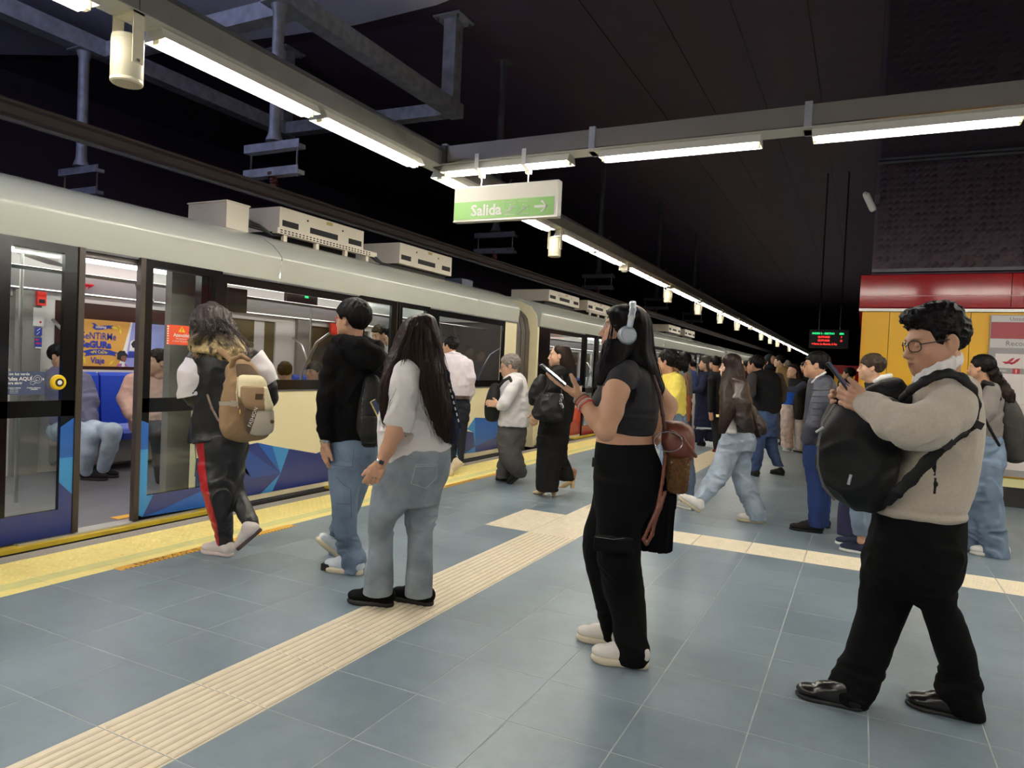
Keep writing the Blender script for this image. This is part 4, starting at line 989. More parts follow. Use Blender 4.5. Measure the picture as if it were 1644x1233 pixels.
class Field:
    def __init__(s, h=0.006): s.h = h; s.ops = []; s.dis = []; s.cuts = []
    def add(s, prim, k=0.02, op='u'): s.ops.append((prim, k, op)); return s
    def chain(s, pts, k=0.02, side=None, e=1.0, inner=None):
        for (a, ra), (b, rb) in zip(pts[:-1], pts[1:]): s.add(prim_rc(a, b, ra, rb, side, e), k)
        return s
    def mesh(s, shrink=0.0, box=None):
        h = s.h
        us = [o for o in s.ops if o[2] == 'u']
        lo = np.min([o[0][1] for o in us], 0) - 3 * h - .012; hi = np.max([o[0][2] for o in us], 0) + 3 * h + .012
        if box is not None: lo = np.maximum(lo, box[0]); hi = np.minimum(hi, box[1])
        n = np.maximum(np.ceil((hi - lo) / h).astype(int) + 1, 4)
        F = np.full(n, 0.3, np.float32)
        xs = [lo[i] + h * np.arange(n[i]) for i in range(3)]
        for (fn, l, u), k, op in s.ops:
            pad = k + 3 * h + .01
            a = np.clip(np.floor((l - pad - lo) / h).astype(int), 0, n); b = np.clip(np.ceil((u + pad - lo) / h).astype(int) + 1, 0, n)
            if (b <= a).any(): continue
            G = np.stack(np.meshgrid(xs[0][a[0]:b[0]], xs[1][a[1]:b[1]], xs[2][a[2]:b[2]], indexing='ij'), -1)
            d = fn(G.reshape(-1, 3)).reshape(G.shape[:3]).astype(np.float32)
            sl = (slice(a[0], b[0]), slice(a[1], b[1]), slice(a[2], b[2]))
            if op == 'u': F[sl] = smin(F[sl], d, k)
            else: F[sl] = -smin(-F[sl], d, k)
        if shrink: F += shrink
        if s.dis:
            m = np.argwhere(np.abs(F) < 4 * h + .02); P = lo + m * h
            dv = sum(f(P) for f in s.dis); F[tuple(m.T)] += dv.astype(np.float32)
        if s.cuts:
            m = np.argwhere(F < 2 * h); P = lo + m * h; f = F[tuple(m.T)]
            for c in s.cuts: f = np.maximum(f, c(P))
            F[tuple(m.T)] = f
        return surface_nets(F, lo, h)
def wr(amp, sc, seed=0, ridge=True, mask=None, warp=0.0, dirs=None):
    sc = np.asarray(sc, float)
    def f(P):
        Q = P if dirs is None else P @ np.asarray(dirs).T
        if warp: Q = Q + warp * (np.stack([vnoise(Q * 6 + 3.1 + seed), vnoise(Q * 6 + 17.7), vnoise(Q * 6 + 29.3)], 1) - .5)
        n = vnoise(Q * sc + seed * 7.3)
        v = (np.abs(2 * n - 1) if ridge else n) - .5
        r = amp * 2 * v
        return r * mask(P) if mask is not None else r
    return f
def np_mesh(name, V, Q, mats, base=(0, 0, 0), smooth=True, col=None, mi=None):
    me = bpy.data.meshes.new(name); V = np.asarray(V, np.float32) - np.asarray(base, np.float32); Q = np.asarray(Q, np.int32)
    me.vertices.add(len(V)); me.vertices.foreach_set('co', V.ravel())
    nq = len(Q); k = Q.shape[1]
    me.loops.add(nq * k); me.loops.foreach_set('vertex_index', Q.ravel())
    me.polygons.add(nq); me.polygons.foreach_set('loop_start', np.arange(0, nq * k, k, dtype=np.int32))
    try: me.polygons.foreach_set('loop_total', np.full(nq, k, np.int32))
    except Exception: pass
    me.polygons.foreach_set('use_smooth', np.full(nq, smooth))
    for m in (mats if isinstance(mats, (list, tuple)) else [mats]): me.materials.append(m)
    if mi is not None: me.polygons.foreach_set('material_index', np.asarray(mi, np.int32))
    me.update(calc_edges=True)
    if col is not None:
        a = me.color_attributes.new('Col', 'FLOAT_COLOR', 'POINT'); a.data.foreach_set('color', np.asarray(col, np.float32).ravel())
    return me
def tube_arrays(polys, radii, n=5):
    Vs, Qs = [], []; o = 0
    for p, r in zip(polys, radii):
        p = np.asarray(p, float); L = len(p); r = np.broadcast_to(np.asarray(r, float), (L,))
        T = np.gradient(p, axis=0); T /= np.linalg.norm(T, axis=1)[:, None] + 1e-9
        u = np.cross(T, [.31, .77, .55]); u /= np.linalg.norm(u, axis=1)[:, None] + 1e-9; w = np.cross(T, u)
        an = np.arange(n) * 2 * math.pi / n
        ring = p[:, None] + r[:, None, None] * (np.cos(an)[None, :, None] * u[:, None] + np.sin(an)[None, :, None] * w[:, None])
        Vs.append(ring.reshape(-1, 3)); i = np.arange(L - 1)[:, None] * n; k = np.arange(n)[None]; k2 = (k + 1) % n
        Qs.append(np.stack([i + k, i + k2, i + n + k2, i + n + k], -1).reshape(-1, 4) + o); o += L * n
    return np.concatenate(Vs), np.concatenate(Qs)
def cat(parts):
    Vs, Qs = [], []; o = 0
    for V, Q in parts: Vs.append(V); Qs.append(Q + o); o += len(V)
    return np.concatenate(Vs), np.concatenate(Qs)

# ---------------------------------------------------------------- head, hand, shoe
class Head:
    """local frame: x to the figure's left... rows of R are (side, front, up); eye line at z = 0; unit = 0.23 m head"""
    def __init__(s, c, height, front, up=UPZ, female=False, fat=0.0, nose=1.0):
        s.c = np.asarray(c, float); s.s = height / 0.23
        f = norm(front); u = norm(np.asarray(up, float) - f * (np.asarray(up, float) @ f)); s.R = np.array([np.cross(f, u), f, u]); s.fem = female; s.fat = fat; s.nose = nose
    def w(s, x, y, z): return s.c + (np.array([x, y, z]) * s.s) @ s.R
    def loc(s, P): return (P - s.c) @ s.R.T / s.s
    def skull(s, P):
        q = s.loc(P); ax = np.abs(q[:, 0]); q2 = np.stack([ax, q[:, 1], q[:, 2]], 1); E = np.eye(3); ft = s.fat
        d = prim_ell((0, -.016, .032), E, (.076, .094, .083))[0](q2)
        d = smin(d, prim_ell((0, .022, -.03), E, (.062 + ft * .5, .064, .082))[0](q2), .03)
        d = smin(d, prim_rc((.048 + ft, -.005, -.05), (.018, .058, -.096), .022 + ft * .6, .018)[0](q2), .035)
        d = smin(d, prim_ell((0, .072, -.098), E, (.02, .016, .016))[0](q2), .02)
        d = smin(d, prim_rc((.04 + ft * .6, .045, -.03), (.036 + ft, .035, -.055), .026, .026)[0](q2), .03)
        d = smin(d, prim_rc((0, .081, .021), (.036, .072, .02), .009, .009)[0](q2), .02)
        d = -smin(-d, prim_ell((.031, .088, .0), E, (.02, .013, .012))[0](q2), .016)
        n = s.nose
        d = smin(d, prim_rc((0, .086, .006), (0, .1 + .008 * n, -.033), .007, .0095)[0](q2), .014)
        d = smin(d, prim_ell((.0115, .094, -.038), E, (.0085, .012, .0075))[0](q2), .008)
        d = smin(d, prim_ell((0, .078, -.066), E, (.026, .018, .022))[0](q2), .02)
        d = smin(d, prim_rc((0, .0955, -.0605), (.021, .083, -.064), .0058, .003)[0](q2), .006)
        d = smin(d, prim_rc((0, .0935, -.0715), (.02, .083, -.0685), .0068, .003)[0](q2), .006)
        d = -smin(-d, prim_rc((0, .1035, -.0665), (.022, .089, -.0665), .0018, .0014)[0](q2), .003)
        # eyeball with lids
        d = smin(d, prim_ell((.031, .0705, -.001), E, (.0145, .0125, .0125))[0](q2), .004)
        # ear
        a = .25; Rr = np.array([[math.cos(a), math.sin(a), 0], [-math.sin(a), math.cos(a), 0], [0, 0, 1.]])
        ear = prim_ell((.082 + ft * .6, -.016, -.006), Rr, (.008, .02, .032))[0](q2)
        ear = -smin(-ear, prim_ell((.092 + ft * .6, -.012, -.006), Rr, (.008, .011, .02))[0](q2), .006)
        d = smin(d, ear, .01)
        return d * s.s
    def add(s, F, neck=None, k=.02):
        r = .17 * s.s
        F.add((s.skull, s.c - r, s.c + r), k)
        if neck is not None:
            a = s.w(0, -.028, -.055)
            F.add(prim_rc(a, neck[0], .05 * s.s * (.92 if s.fem else 1.08), neck[1]), .03)
    def colour(s, V, skin, lip, brow=True, browc=(.02, .015, .012), hairc=None, lid=.55):
        q = s.loc(V); ax = np.abs(q[:, 0]); col = np.tile(np.array([*skin, 1.0]), (len(V), 1))
        def blend(m, c):
            m = np.clip(m, 0, 1)[:, None]; col[:, :3] = col[:, :3] * (1 - m) + np.array(c) * m
        blush = np.exp(-(((ax - .042) / .02) ** 2 + ((q[:, 1] - .06) / .03) ** 2 + ((q[:, 2] + .035) / .02) ** 2)); blend(blush * .35, (skin[0] * 1.05, skin[1] * .78, skin[2] * .72))
        lipm = np.exp(-((ax / .02) ** 4 + ((q[:, 2] + .066) / .0085) ** 4)) * (q[:, 1] > .078); blend(lipm * 1.0, lip)
        blend(np.exp(-((ax / .021) ** 4 + ((q[:, 2] + .0665) / .0016) ** 2)) * (q[:, 1] > .08) * .7, (.06, .02, .02))
        if brow:
            zz = .0185 + .004 * np.sin((ax - .014) / .034 * 2.6)
            blend(np.exp(-(((ax - .031) / .019) ** 4 + ((q[:, 2] - zz) / .0036) ** 2)) * (q[:, 1] > .055) * .92, browc)
        ey = ((ax - .031) / .0135) ** 2 + ((q[:, 2] + .001) / .0058) ** 2
        if getattr(s, 'shut', False): blend(np.exp(-((ax - .031) / .0135) ** 4 - ((q[:, 2] + .0065 - .004 * ((ax - .031) / .0135) ** 2) / .0016) ** 2) * (q[:, 1] > .066) * .85, (.04, .025, .02)); return col
        em = (ey < .8) & (q[:, 1] > .07); col[em, :3] = (.5, .47, .43)
        ir = (((ax - .031) / .0062) ** 2 + ((q[:, 2] + .001) / .0062) ** 2 < 1) & em; col[ir, :3] = (.012, .008, .006)
        line = np.exp(-((ey - 1.15) / .28) ** 2) * (q[:, 1] > .066) * (q[:, 2] > -.003); blend(line * .75, (.03, .02, .016))
        return col
def hand_chains(wrist, d, n, side, size=1.0, curl=(.35, .4, .3), spread=.06, thumb=(.5, .35), fing=None, thumb_curl=.3):
    """d: wrist to knuckles; n: palm normal (out of the palm); side: +1 when the thumb lies on cross(d, n)"""
    d = norm(d); n = norm(np.asarray(n, float) - d * (np.asarray(n, float) @ d)); t = np.cross(d, n) * side    # thumb side
    k = size; out = []
    W = np.asarray(wrist, float)
    palm = [(.030, .0), (.010, .0), (-.011, .0), (-.031, -.003)]
    for i, (o, _) in enumerate(palm):
        b = W + d * (.088 - abs(o - .008) * .18) * k + t * o * k
        out.append([(W + d * .012 * k + t * o * .55 * k, .0135 * k), (W + d * .05 * k + t * o * .9 * k, .0135 * k), (b, .011 * k)])
        L = (.044, .049, .046, .036)[i]; cu = curl if fing is None else fing[i]
        p = b; ang = 0; r = (.0092, .0095, .009, .008)[i]
        seg = [(p, r * 1.08 * k)]
        dirf = norm(d + t * (o * spread * 30))
        for j, f in enumerate((1, .62, .5)):
            ang += cu[j]
            v = dirf * math.cos(ang) + n * math.sin(ang)
            p = p + v * L * f * k; seg.append((p, r * (1, .92, .78)[j] * k))
        out.append(seg)
    # thumb leaves the side of the palm near its base
    b0 = W + d * .022 * k + t * .02 * k + n * .006 * k
    v1 = norm(d * math.cos(thumb[0] + .35) + t * math.sin(thumb[0] + .35) + n * thumb[1])
    b1 = b0 + v1 * .042 * k
    v2 = norm(v1 * math.cos(thumb_curl) + d * math.sin(thumb_curl) * .8 + n * math.sin(thumb_curl) * .4); b2 = b1 + v2 * .033 * k
    v3 = norm(v2 + d * .25 * thumb_curl - t * .25 * thumb_curl); b3 = b2 + v3 * .026 * k
    out.append([(b0, .0145 * k), (b1, .0115 * k), (b2, .0105 * k), (b3, .0085 * k)])
    return out
def shoe_field(heel, fwd, up, L=.28, Wd=.1, h=.006, style='sneaker'):
    """returns upper and sole fields; heel = point on the sole under the heel end"""
    fwd = norm(fwd); up = norm(np.asarray(up, float) - fwd * (np.asarray(up, float) @ fwd)); sd = np.cross(fwd, up); o = np.asarray(heel, float)
    Pt = lambda x, y, z: o + sd * x * Wd + fwd * y * L + up * z * L
    Rm = np.array([sd, fwd, up])
    U = Field(h); S_ = Field(h)
    sh = {'sneaker': .10, 'dress': .065, 'chunky': .125, 'flat': .06}[style]; st = sh * L
    U.add(prim_rc(Pt(0, .16, sh + .1), Pt(0, .55, sh + .07), .042 * L / .28, .04 * L / .28, up, 1.0), .02)
    U.add(prim_ell(Pt(0, .78, sh + .05), Rm, (.46 * Wd, .21 * L, .115 * L if style != 'dress' else .1 * L)), .03)
    U.add(prim_rc(Pt(0, .2, sh + .1), Pt(0, .26, sh + .25), .04 * L / .28, .036 * L / .28), .03)
    U.add(prim_rc(Pt(0, .3, sh + .2), Pt(0, .6, sh + .1), .034 * L / .28, .034 * L / .28), .03)
    U.cuts.append(lambda P: -((P - o) @ up - st * .8))
    S_.add(prim_rc(Pt(0, .15, sh * .5), Pt(0, .72, sh * .5), .36 * Wd, .47 * Wd), .02); S_.add(prim_ell(Pt(0, .77, sh * .5), Rm, (.49 * Wd, .23 * L, .1 * L)), .03)
    S_.cuts += [lambda P: (P - o) @ up - st, lambda P: -((P - o) @ up)]
    return U, S_

# ---------------------------------------------------------------- a figure under construction
SKIN = {'tan': (.52, .285, .18), 'brown': (.43, .225, .14), 'light': (.66, .42, .31), 'mid': (.57, .33, .22)}
M_SKIN = mat('skin', (1, 1, 1, 1), .5, vcol=True, spec=.35)
def fabric(name, c, rough=.85, noise=.12, ns=40, bump=.25, bs=220, sheen=0.0, stretch=None, spec=.3): return mat(name, c, rough, 0, noise, ns, bump, bs, spec, sheen=sheen, stretch=stretch)
class Fig:
    def __init__(s, label, root, D, skin='tan', cat='person', group=None, name='person'):
        """root: pixel of the ground point under the figure; D: depth"""
        s.D = D; b = atd(root[0], root[1], D); b[2] = 0.0
        th = math.atan((root[0] - CX) / FPX); s.cth = math.cos(th)
        s.u = HR * s.cth + HB * math.sin(th); s.v = HB * s.cth - HR * math.sin(th)      # sideways / towards the viewer, level
        s.t = thing(name, label, cat, b, group); s.base = b; s.skin = SKIN[skin]; s.hidden = []; s.parts = []; s.head = None; s.colfns = []; s.last = None
    def pt(s, x, y, dz=0.0): return atd(x, y, s.D + dz)
    def px(s, r, dz=0.0): return r * (s.D + dz) / FPX
    def stations(s, rows, ratio=.7, grow=0.0):
        out = []
        for r in rows:
            y, xl, xr = r[:3]; dz = r[3] if len(r) > 3 else 0.0; ra = r[4] if len(r) > 4 else ratio
            c = s.pt((xl + xr) / 2, y, dz); a = s.px((xr - xl) / 2, dz) * s.cth + grow
            out.append((c[2], c[0], c[1], a, a * ra))
        return out
    def col(s, rows, ratio=.7, ex=2.0, grow=0.0, rd=.012): return prim_col(s.stations(rows, ratio, grow), ex, rd, s.u, s.v)
    def face(s, a, pitch=0.0):
        a = math.radians(a); p = math.radians(pitch)
        return norm((-s.u * math.cos(a) + s.v * math.sin(a)) * math.cos(p) + UPZ * math.sin(p))
    def dir(s, r, up, v): return norm(s.u * r + UPZ * up + s.v * v)
    def chainpts(s, rows):
        return [(s.pt(r[0], r[1], r[2]), s.px(r[3], r[2])) for r in rows]
    def garment(s, name, material, field, parent=None, label=None, hide=True, col=None, extra=None):
        V, Q = field.mesh()
        if extra: V, Q = cat([(V, Q)] + extra)
        o = link(name, np_mesh(name, V, Q, material, s.base, col=None if col is None else col(V)), parent or s.t, label=label)
        if parent is not None: ROOTLOC[o.name] = ROOTLOC[s.t.name]
        if hide: s.hidden.append(field)
        s.last = o; return o
    def body(s, fine, coarse=.014, lip=None, browc=(.02, .014, .01), shrink=.016, brow=True):
        """fine: list of fields of bare skin; hidden parts come from the shrunken garments"""
        parts = []; cols = []
        for f in fine:
            V, Q = f.mesh(); parts.append((V, Q))
            if s.head is not None and getattr(f, 'is_head', False): cols.append(s.head.colour(V, s.skin, lip or (s.skin[0] * .8, s.skin[1] * .55, s.skin[2] * .55), browc=browc, brow=brow))
            else: cols.append(np.tile(np.array([*s.skin, 1.]), (len(V), 1)))
        for f in s.hidden:
            g = Field(coarse); g.ops = [o for o in f.ops if o[2] == 'u']; g.cuts = f.cuts
            V, Q = g.mesh(shrink=shrink)
            if len(V): parts.append((V, Q)); cols.append(np.tile(np.array([*s.skin, 1.]), (len(V), 1)))
        V, Q = cat(parts)
        return link('body', np_mesh('body', V, Q, M_SKIN, s.base, col=np.concatenate(cols)), s.t)
    def raw(s, name, VQ, material, parent=None, label=None, smooth=True):
        o = link(name, np_mesh(name, VQ[0], VQ[1], material, s.base, smooth=smooth), parent or s.t, label=label)
        ROOTLOC[o.name] = ROOTLOC[s.t.name]; return o
    def shoe(s, heel, fwd, up=UPZ, L=.28, Wd=.1, style='sneaker', mu=None, ms=None, h=.007):
        U, S_ = shoe_field(heel, fwd, up, L, Wd, h, style)
        V, Q = U.mesh(); o = s.raw('shoe', (V, Q), mu); V, Q = S_.mesh(); s.raw('sole', (V, Q), ms, o); return o
    def glasses(s, col=(.02, .02, .022, 1), round_=False, name='glasses', r=.021, thick=.0013):
        H = s.head; P, R_ = [], []
        for sg in (-1, 1):
            ring = []
            for k in range(17):
                a = 2 * math.pi * k / 16; cx = math.cos(a); cz = math.sin(a); e = .75 if not round_ else 1.0
                x = sg * (.034 + r * 1.15 * np.sign(cx) * abs(cx) ** e); z = -.002 + r * .9 * np.sign(cz) * abs(cz) ** e
                ring.append(H.w(x, .098 - abs(x) * .18 - (abs(x) / .06) ** 2 * .008, z))
            P.append(ring); R_.append(thick * H.s)
            P.append([H.w(sg * .058, .083, .004), H.w(sg * (.08 + H.fat * .6), .06, .006), H.w(sg * (.083 + H.fat * .6), .0, .008), H.w(sg * (.083 + H.fat * .6), -.02, .004), H.w(sg * (.084 + H.fat * .6), -.034, -.014)]); R_.append(thick * 1.1 * H.s)
        P.append([H.w(-.012, .098, .004), H.w(0, .1, .007), H.w(.012, .098, .004)]); R_.append(thick * H.s)
        return s.raw(name, tube_arrays(P, R_, 6), mat('glasses_%d_%d_%d' % tuple(int(c * 99) for c in col[:3]), col, .25))

def depth_of(P): return -float((WM.T @ (np.asarray(P, float) - CAMP))[2])
def floor_d(x, y): return depth_of(on_floor(x, y))
def hairline_field(H, line, rad=(.087, .106, .09), cen=(0, -.022, .04), h=.005, extra=(), disp=None):
    """cap of hair above a hairline given as rows (y, z) in head units"""
    F = Field(h); ly = [p[0] for p in line]; lz = [p[1] for p in line]; E = np.eye(3)
    def fn(P):
        q = H.loc(P); d = prim_ell(cen, E, rad)[0](q)
        for p in extra: d = smin(d, p(q), .02)
        g = (np.interp(q[:, 1], ly, lz) - q[:, 2]) * .75
        A = d + .006; B = g + .006
        return (np.minimum(np.maximum(A, B), 0) + np.sqrt(np.maximum(A, 0) ** 2 + np.maximum(B, 0) ** 2) - .006) * H.s
    r = .2 * H.s; F.add((fn, H.c - r, H.c + r), .01)
    if disp is not None: F.dis.append(disp)
    return F
def hair_mat(name, c, rough=.55, spec=.16, ns=(90, 90, 5)): return mat(name, c, rough, 0, .35, 1.0, .22, 1.6, spec, stretch=ns)
M_HBLACK = hair_mat('black_hair', C(14, 11, 12)); M_HBROWN = hair_mat('dark_brown_hair', C(38, 27, 23)); M_HGREY = hair_mat('grey_hair', C(120, 112, 106), .5)
def phone(label, c, L, N, case=(24, 24, 28), size=(.072, .142, .009)):
    L = norm(L); N = norm(np.asarray(N, float) - L * (np.asarray(N, float) @ L)); Wd = np.cross(L, N)
    t = thing('phone', label, 'phone', c)
    F = Field(.003); F.add(prim_box(c, np.array([Wd, L, N]), (size[0] / 2, size[1] / 2, size[2] / 2), .004), 0)
    V, Q = F.mesh(); link('case', np_mesh('case', V, Q, mat('phone_case_%d_%d_%d' % case, C(*case), .3), t.location), t)
    MB().ob(np.asarray(c) + N * size[2] / 2, Wd * (size[0] / 2 - .004), L * (size[1] / 2 - .004), N * .0008).build('screen', mat('phone_screen', C(30, 34, 44), .1, emit=.06, ecol=C(150, 170, 200)), t)
    MB().ob(np.asarray(c) - N * size[2] / 2 + L * size[1] * .36 + Wd * size[0] * .24, Wd * .014, L * .016, N * .002).build('camera_bump', M_RUBBER, t)
    return t
def strap(name, pts, r, m, parent, base, h=.006, dis=None, sides=None, e=.45):
    F = Field(h)
    for i, (a, b) in enumerate(zip(pts[:-1], pts[1:])):
        sd = None if sides is None else sides
        F.add(prim_rc(a, b, r, r, sd, e if sd is not None else 1.0), .008)
    V, Q = F.mesh(); o = link(name, np_mesh(name, V, Q, m, base), parent); ROOTLOC[o.name] = ROOTLOC[parent.name]; return o
def fmesh(name, F, m, parent, label=None):
    V, Q = F.mesh(); o = link(name, np_mesh(name, V, Q, m, ROOTLOC[parent.name]), parent, label=label); ROOTLOC[o.name] = ROOTLOC[parent.name]; return o
# ================================================================ the people nearest the viewer
M_BLKCLOTH = fabric('black_cloth', C(11, 10, 11), .9, spec=.15); M_BLKLEATH = mat('black_leather', C(18, 16, 15), .28, noise=.1, bump=.15, bscale=40, coat=.2)
M_SOLEB = mat('black_sole', C(26, 24, 24), .6); M_SHIRTW = fabric('white_shirt_cloth', C(226, 222, 220), .8, noise=.04)
M_OATM = fabric('oatmeal_knit', C(196, 184, 168), .95, noise=.07, ns=70, bump=.55, bs=260, sheen=.2)
M_NYLB = fabric('black_nylon', C(15, 14, 15), .62, noise=.15, ns=8, bump=.12, bs=140, spec=.35)

# ---- man with glasses, oatmeal quarter-zip sweater, black backpack worn in front
D = floor_d(1425, 1148)
f = Fig('man in glasses and oatmeal sweater walking left with a phone in both hands', (1425, 1148), D, 'tan')
f.skin = (.49, .27, .175)
H = Head(f.pt(1499, 550), .266, f.face(27, -11), fat=.012, nose=.8); f.head = H; H.shut = True
SW = Field(.006)
SW.add(f.col([(597, 1480, 1535, 0, .9), (606, 1472, 1548, 0, 1.1), (620, 1464, 1562, 0, 1.35), (640, 1455, 1573, 0, 1.35), (680, 1446, 1577, 0, 1.25), (720, 1438, 1574, 0, 1.15), (760, 1424, 1568, 0, 1.1), (795, 1406, 1557, 0, 1.1), (818, 1401, 1549, 0, 1.08), (829, 1404, 1546, 0, 1.05)], ex=2.2, rd=.01), 0)
SW.chain(f.chainpts([(1540, 632, -.17, 31), (1522, 662, -.24, 36), (1490, 684, -.30, 35), (1463, 688, -.31, 30)]), .03)
SW.chain(f.chainpts([(1463, 688, -.31, 30), (1432, 676, -.25, 27), (1404, 656, -.17, 22), (1390, 648, -.13, 19.5)]), .025)
SW.chain(f.chainpts([(1500, 640, .2, 30), (1455, 700, .2, 27), (1410, 690, .14, 23), (1378, 660, .05, 18)]), .03)
el = f.pt(1463, 690, -.3); sh = f.pt(1548, 690, -.1)
SW.dis.append(wr(.011, (16, 16, 13), 2, True, lambda P: np.exp(-((P - el) ** 2).sum(1) / .018) + .22 + .5 * np.exp(-((P - sh) ** 2).sum(1) / .02), .12))
zb = f.pt(1470, 825)[2]
SW.dis.append(lambda P: -.006 * np.exp(-((P[:, 2] - zb - .012) / .012) ** 2) + .004 * np.exp(-((P[:, 2] - zb - .034) / .008) ** 2))
f.garment('sweater', M_OATM, SW)
CO = Field(.005)
for pts in ([(1541, 577, -.02, 0), (1530, 583, -.1, 0), (1510, 592, -.135, 0), (1488, 603, -.12, 0), (1476, 610, -.09, 0)], [(1541, 577, -.02, 0), (1525, 578, .06, 0), (1494, 594, .09, 0), (1472, 606, .03, 0)]):
    for a, b in zip(pts[:-1], pts[1:]): CO.add(prim_rc(f.pt(*a[:3]), f.pt(*b[:3]), .0115, .0115, UPZ, 2.3), .012)
for a, b in (((1478, 608, -.095), (1470, 618, -.09)), ((1472, 606, .03), (1466, 614, .02))): CO.add(prim_rc(f.pt(*a), f.pt(*b), .014, .006, UPZ, 1.6), .01)
f.garment('shirt_collar', M_SHIRTW, CO, hide=False)
TR = Field(.007)
TR.add(f.col([(815, 1402, 1548, 0, 1.05), (835, 1400, 1549, 0, 1.05), (865, 1394, 1548, 0, 1.05), (900, 1388, 1541, 0, 1.0), (930, 1392, 1526, 0, .95), (955, 1405, 1500, 0, .8)], rd=.02), 0)
dF = floor_d(1340, 1128) - D; dB = floor_d(1520, 1150) - D
TR.add(f.col([(880, 1390, 1470, .1, .9), (930, 1382, 1476, .09, 1.0), (985, 1375, 1456, .09, 1.05), (1030, 1361, 1436, .08, 1.05), (1070, 1345, 1422, dF, 1.05), (1100, 1330, 1408, dF, 1.0), (1120, 1326, 1400, dF, .9), (1138, 1350, 1394, dF, .9)], rd=.008), .05)
TR.add(f.col([(880, 1462, 1544, -.1, .9), (920, 1458, 1538, -.1, 1.0), (960, 1468, 1534, -.1, 1.1), (1000, 1484, 1552, -.09, 1.05), (1040, 1498, 1564, -.08, 1.05), (1080, 1508, 1572, dB, 1.0), (1115, 1504, 1577, dB, .9), (1150, 1522, 1580, dB, .85)], rd=.008), .05)
TR.dis.append(wr(.010, (7, 7, 17), 4, True, lambda P: .35 + .65 * np.exp(-((P[:, 2] - .62) / .12) ** 2) + .7 * np.exp(-((P[:, 2] - .12) / .1) ** 2), .25))
f.garment('trousers', M_BLKCLOTH, TR)
for (hx, hy), (tx, ty) in (((1390, 1142), (1276, 1113)), ((1577, 1161), (1452, 1128))):
    a = on_floor(hx, hy); b = on_floor(tx, ty)
    f.shoe(a, b - a, UPZ, min(np.linalg.norm(b - a), .31), .098, 'dress', M_BLKLEATH, M_SOLEB)
HF = Field(.004); HF.is_head = True; H.add(HF, (f.pt(1512, 618), .068)); H1 = HF
H1.cuts.append(lambda P, z=f.pt(1510, 622)[2]: z - P[:, 2])
NA = Field(.004)
wn = f.pt(1388, 647, -.13); hd = f.dir(-.93, .28, -.05)
for c in hand_chains(wn - hd * .03, hd, -f.v + UPZ * .15, -1, 1.06, fing=[(.5, .75, .5), (.6, .8, .5), (.65, .85, .5), (.7, .9, .6)], thumb=(.25, -.25), thumb_curl=.2): NA.chain(c, .009)
NA.add(prim_rc(wn - hd * .0, wn + f.dir(.8, -.2, -.1) * .06, .027, .03), .01)
wf_ = f.pt(1378, 652, .02); hd2 = f.dir(-.95, .12, .1)
for c in hand_chains(wf_ - hd2 * .03, hd2, f.v + UPZ * .25, 1, 1.04, fing=[(.45, .7, .5), (.5, .8, .5), (.55, .85, .5), (.6, .9, .6)], thumb=(.45, -.1), thumb_curl=.2): NA.chain(c, .009)
NA.add(prim_rc(wf_, wf_ + f.dir(.8, -.3, .1) * .06, .026, .03), .01)
f.body([HF, NA], lip=(.28, .12, .095))
line = [(-.13, -.075), (-.07, -.07), (-.045, -.03), (-.03, .03), (.0, .03), (.012, -.012), (.03, .0), (.04, .05), (.058, .062), (.12, .07)]
HH = hairline_field(H, line, (.087, .106, .094), (0, -.022, .038), .0045,
                    extra=[prim_ell((0, .04, .1), np.eye(3), (.07, .06, .035))[0], prim_ell((0, -.03, .1), np.eye(3), (.075, .07, .045))[0]],
                    disp=lambda P: wr(.007, (36, 36, 36), 3, True, None, .04)(P) + wr(.004, (95, 95, 95), 5, True, None, .02)(P))
f.garment('hair', M_HBLACK, HH, hide=False)
f.glasses((.03, .03, .034, 1), r=.0225, thick=.0019)
man = f
phone('dark phone held up by the man in the oatmeal sweater', f.pt(1346, 604, -.055), f.dir(-.62, .78, 0), f.dir(.78, .62, .12))
# his backpack
bp = thing('backpack', 'big black backpack worn on the chest of the man in the oatmeal sweater', 'backpack', f.pt(1375, 740))
BP = Field(.007)
BP.add(f.col([(634, 1352, 1436, 0, .9), (648, 1336, 1444, 0, 1.0), (675, 1322, 1446, 0, 1.05), (705, 1312, 1444, 0, 1.0), (745, 1309, 1440, 0, 1.0), (775, 1316, 1432, 0, 1.0), (800, 1333, 1424, 0, .95), (818, 1362, 1412, 0, .8)], ex=2.4, rd=.03), 0)
BP.chain([(f.pt(1404, 633, .06), .04), (f.pt(1436, 630, .04), .044), (f.pt(1456, 644, .0), .04)], .04)
BP.dis.append(wr(.012, (9, 9, 9), 6, True, None, .2))
b_ = fmesh('bag', BP, M_NYLB, bp)
strap('piping', [f.pt(1340, 650, -.09), f.pt(1321, 680, -.1), f.pt(1313, 715, -.11), f.pt(1313, 750, -.11), f.pt(1322, 780, -.09), f.pt(1340, 803, -.07)], .006, mat('grey_piping', C(96, 92, 90), .6), bp, ROOTLOC[bp.name])
sp = [f.pt(1447, 640, -.1), f.pt(1462, 626, -.17), f.pt(1484, 612, -.215), f.pt(1506, 602, -.23), f.pt(1524, 599, -.235), f.pt(1546, 607, -.245), f.pt(1560, 625, -.255), f.pt(1566, 650, -.25), f.pt(1562, 676, -.24)]
strap('shoulder_strap', sp, .0185, M_NYLB, bp, ROOTLOC[bp.name], sides=f.v + UPZ * .5, e=.5)
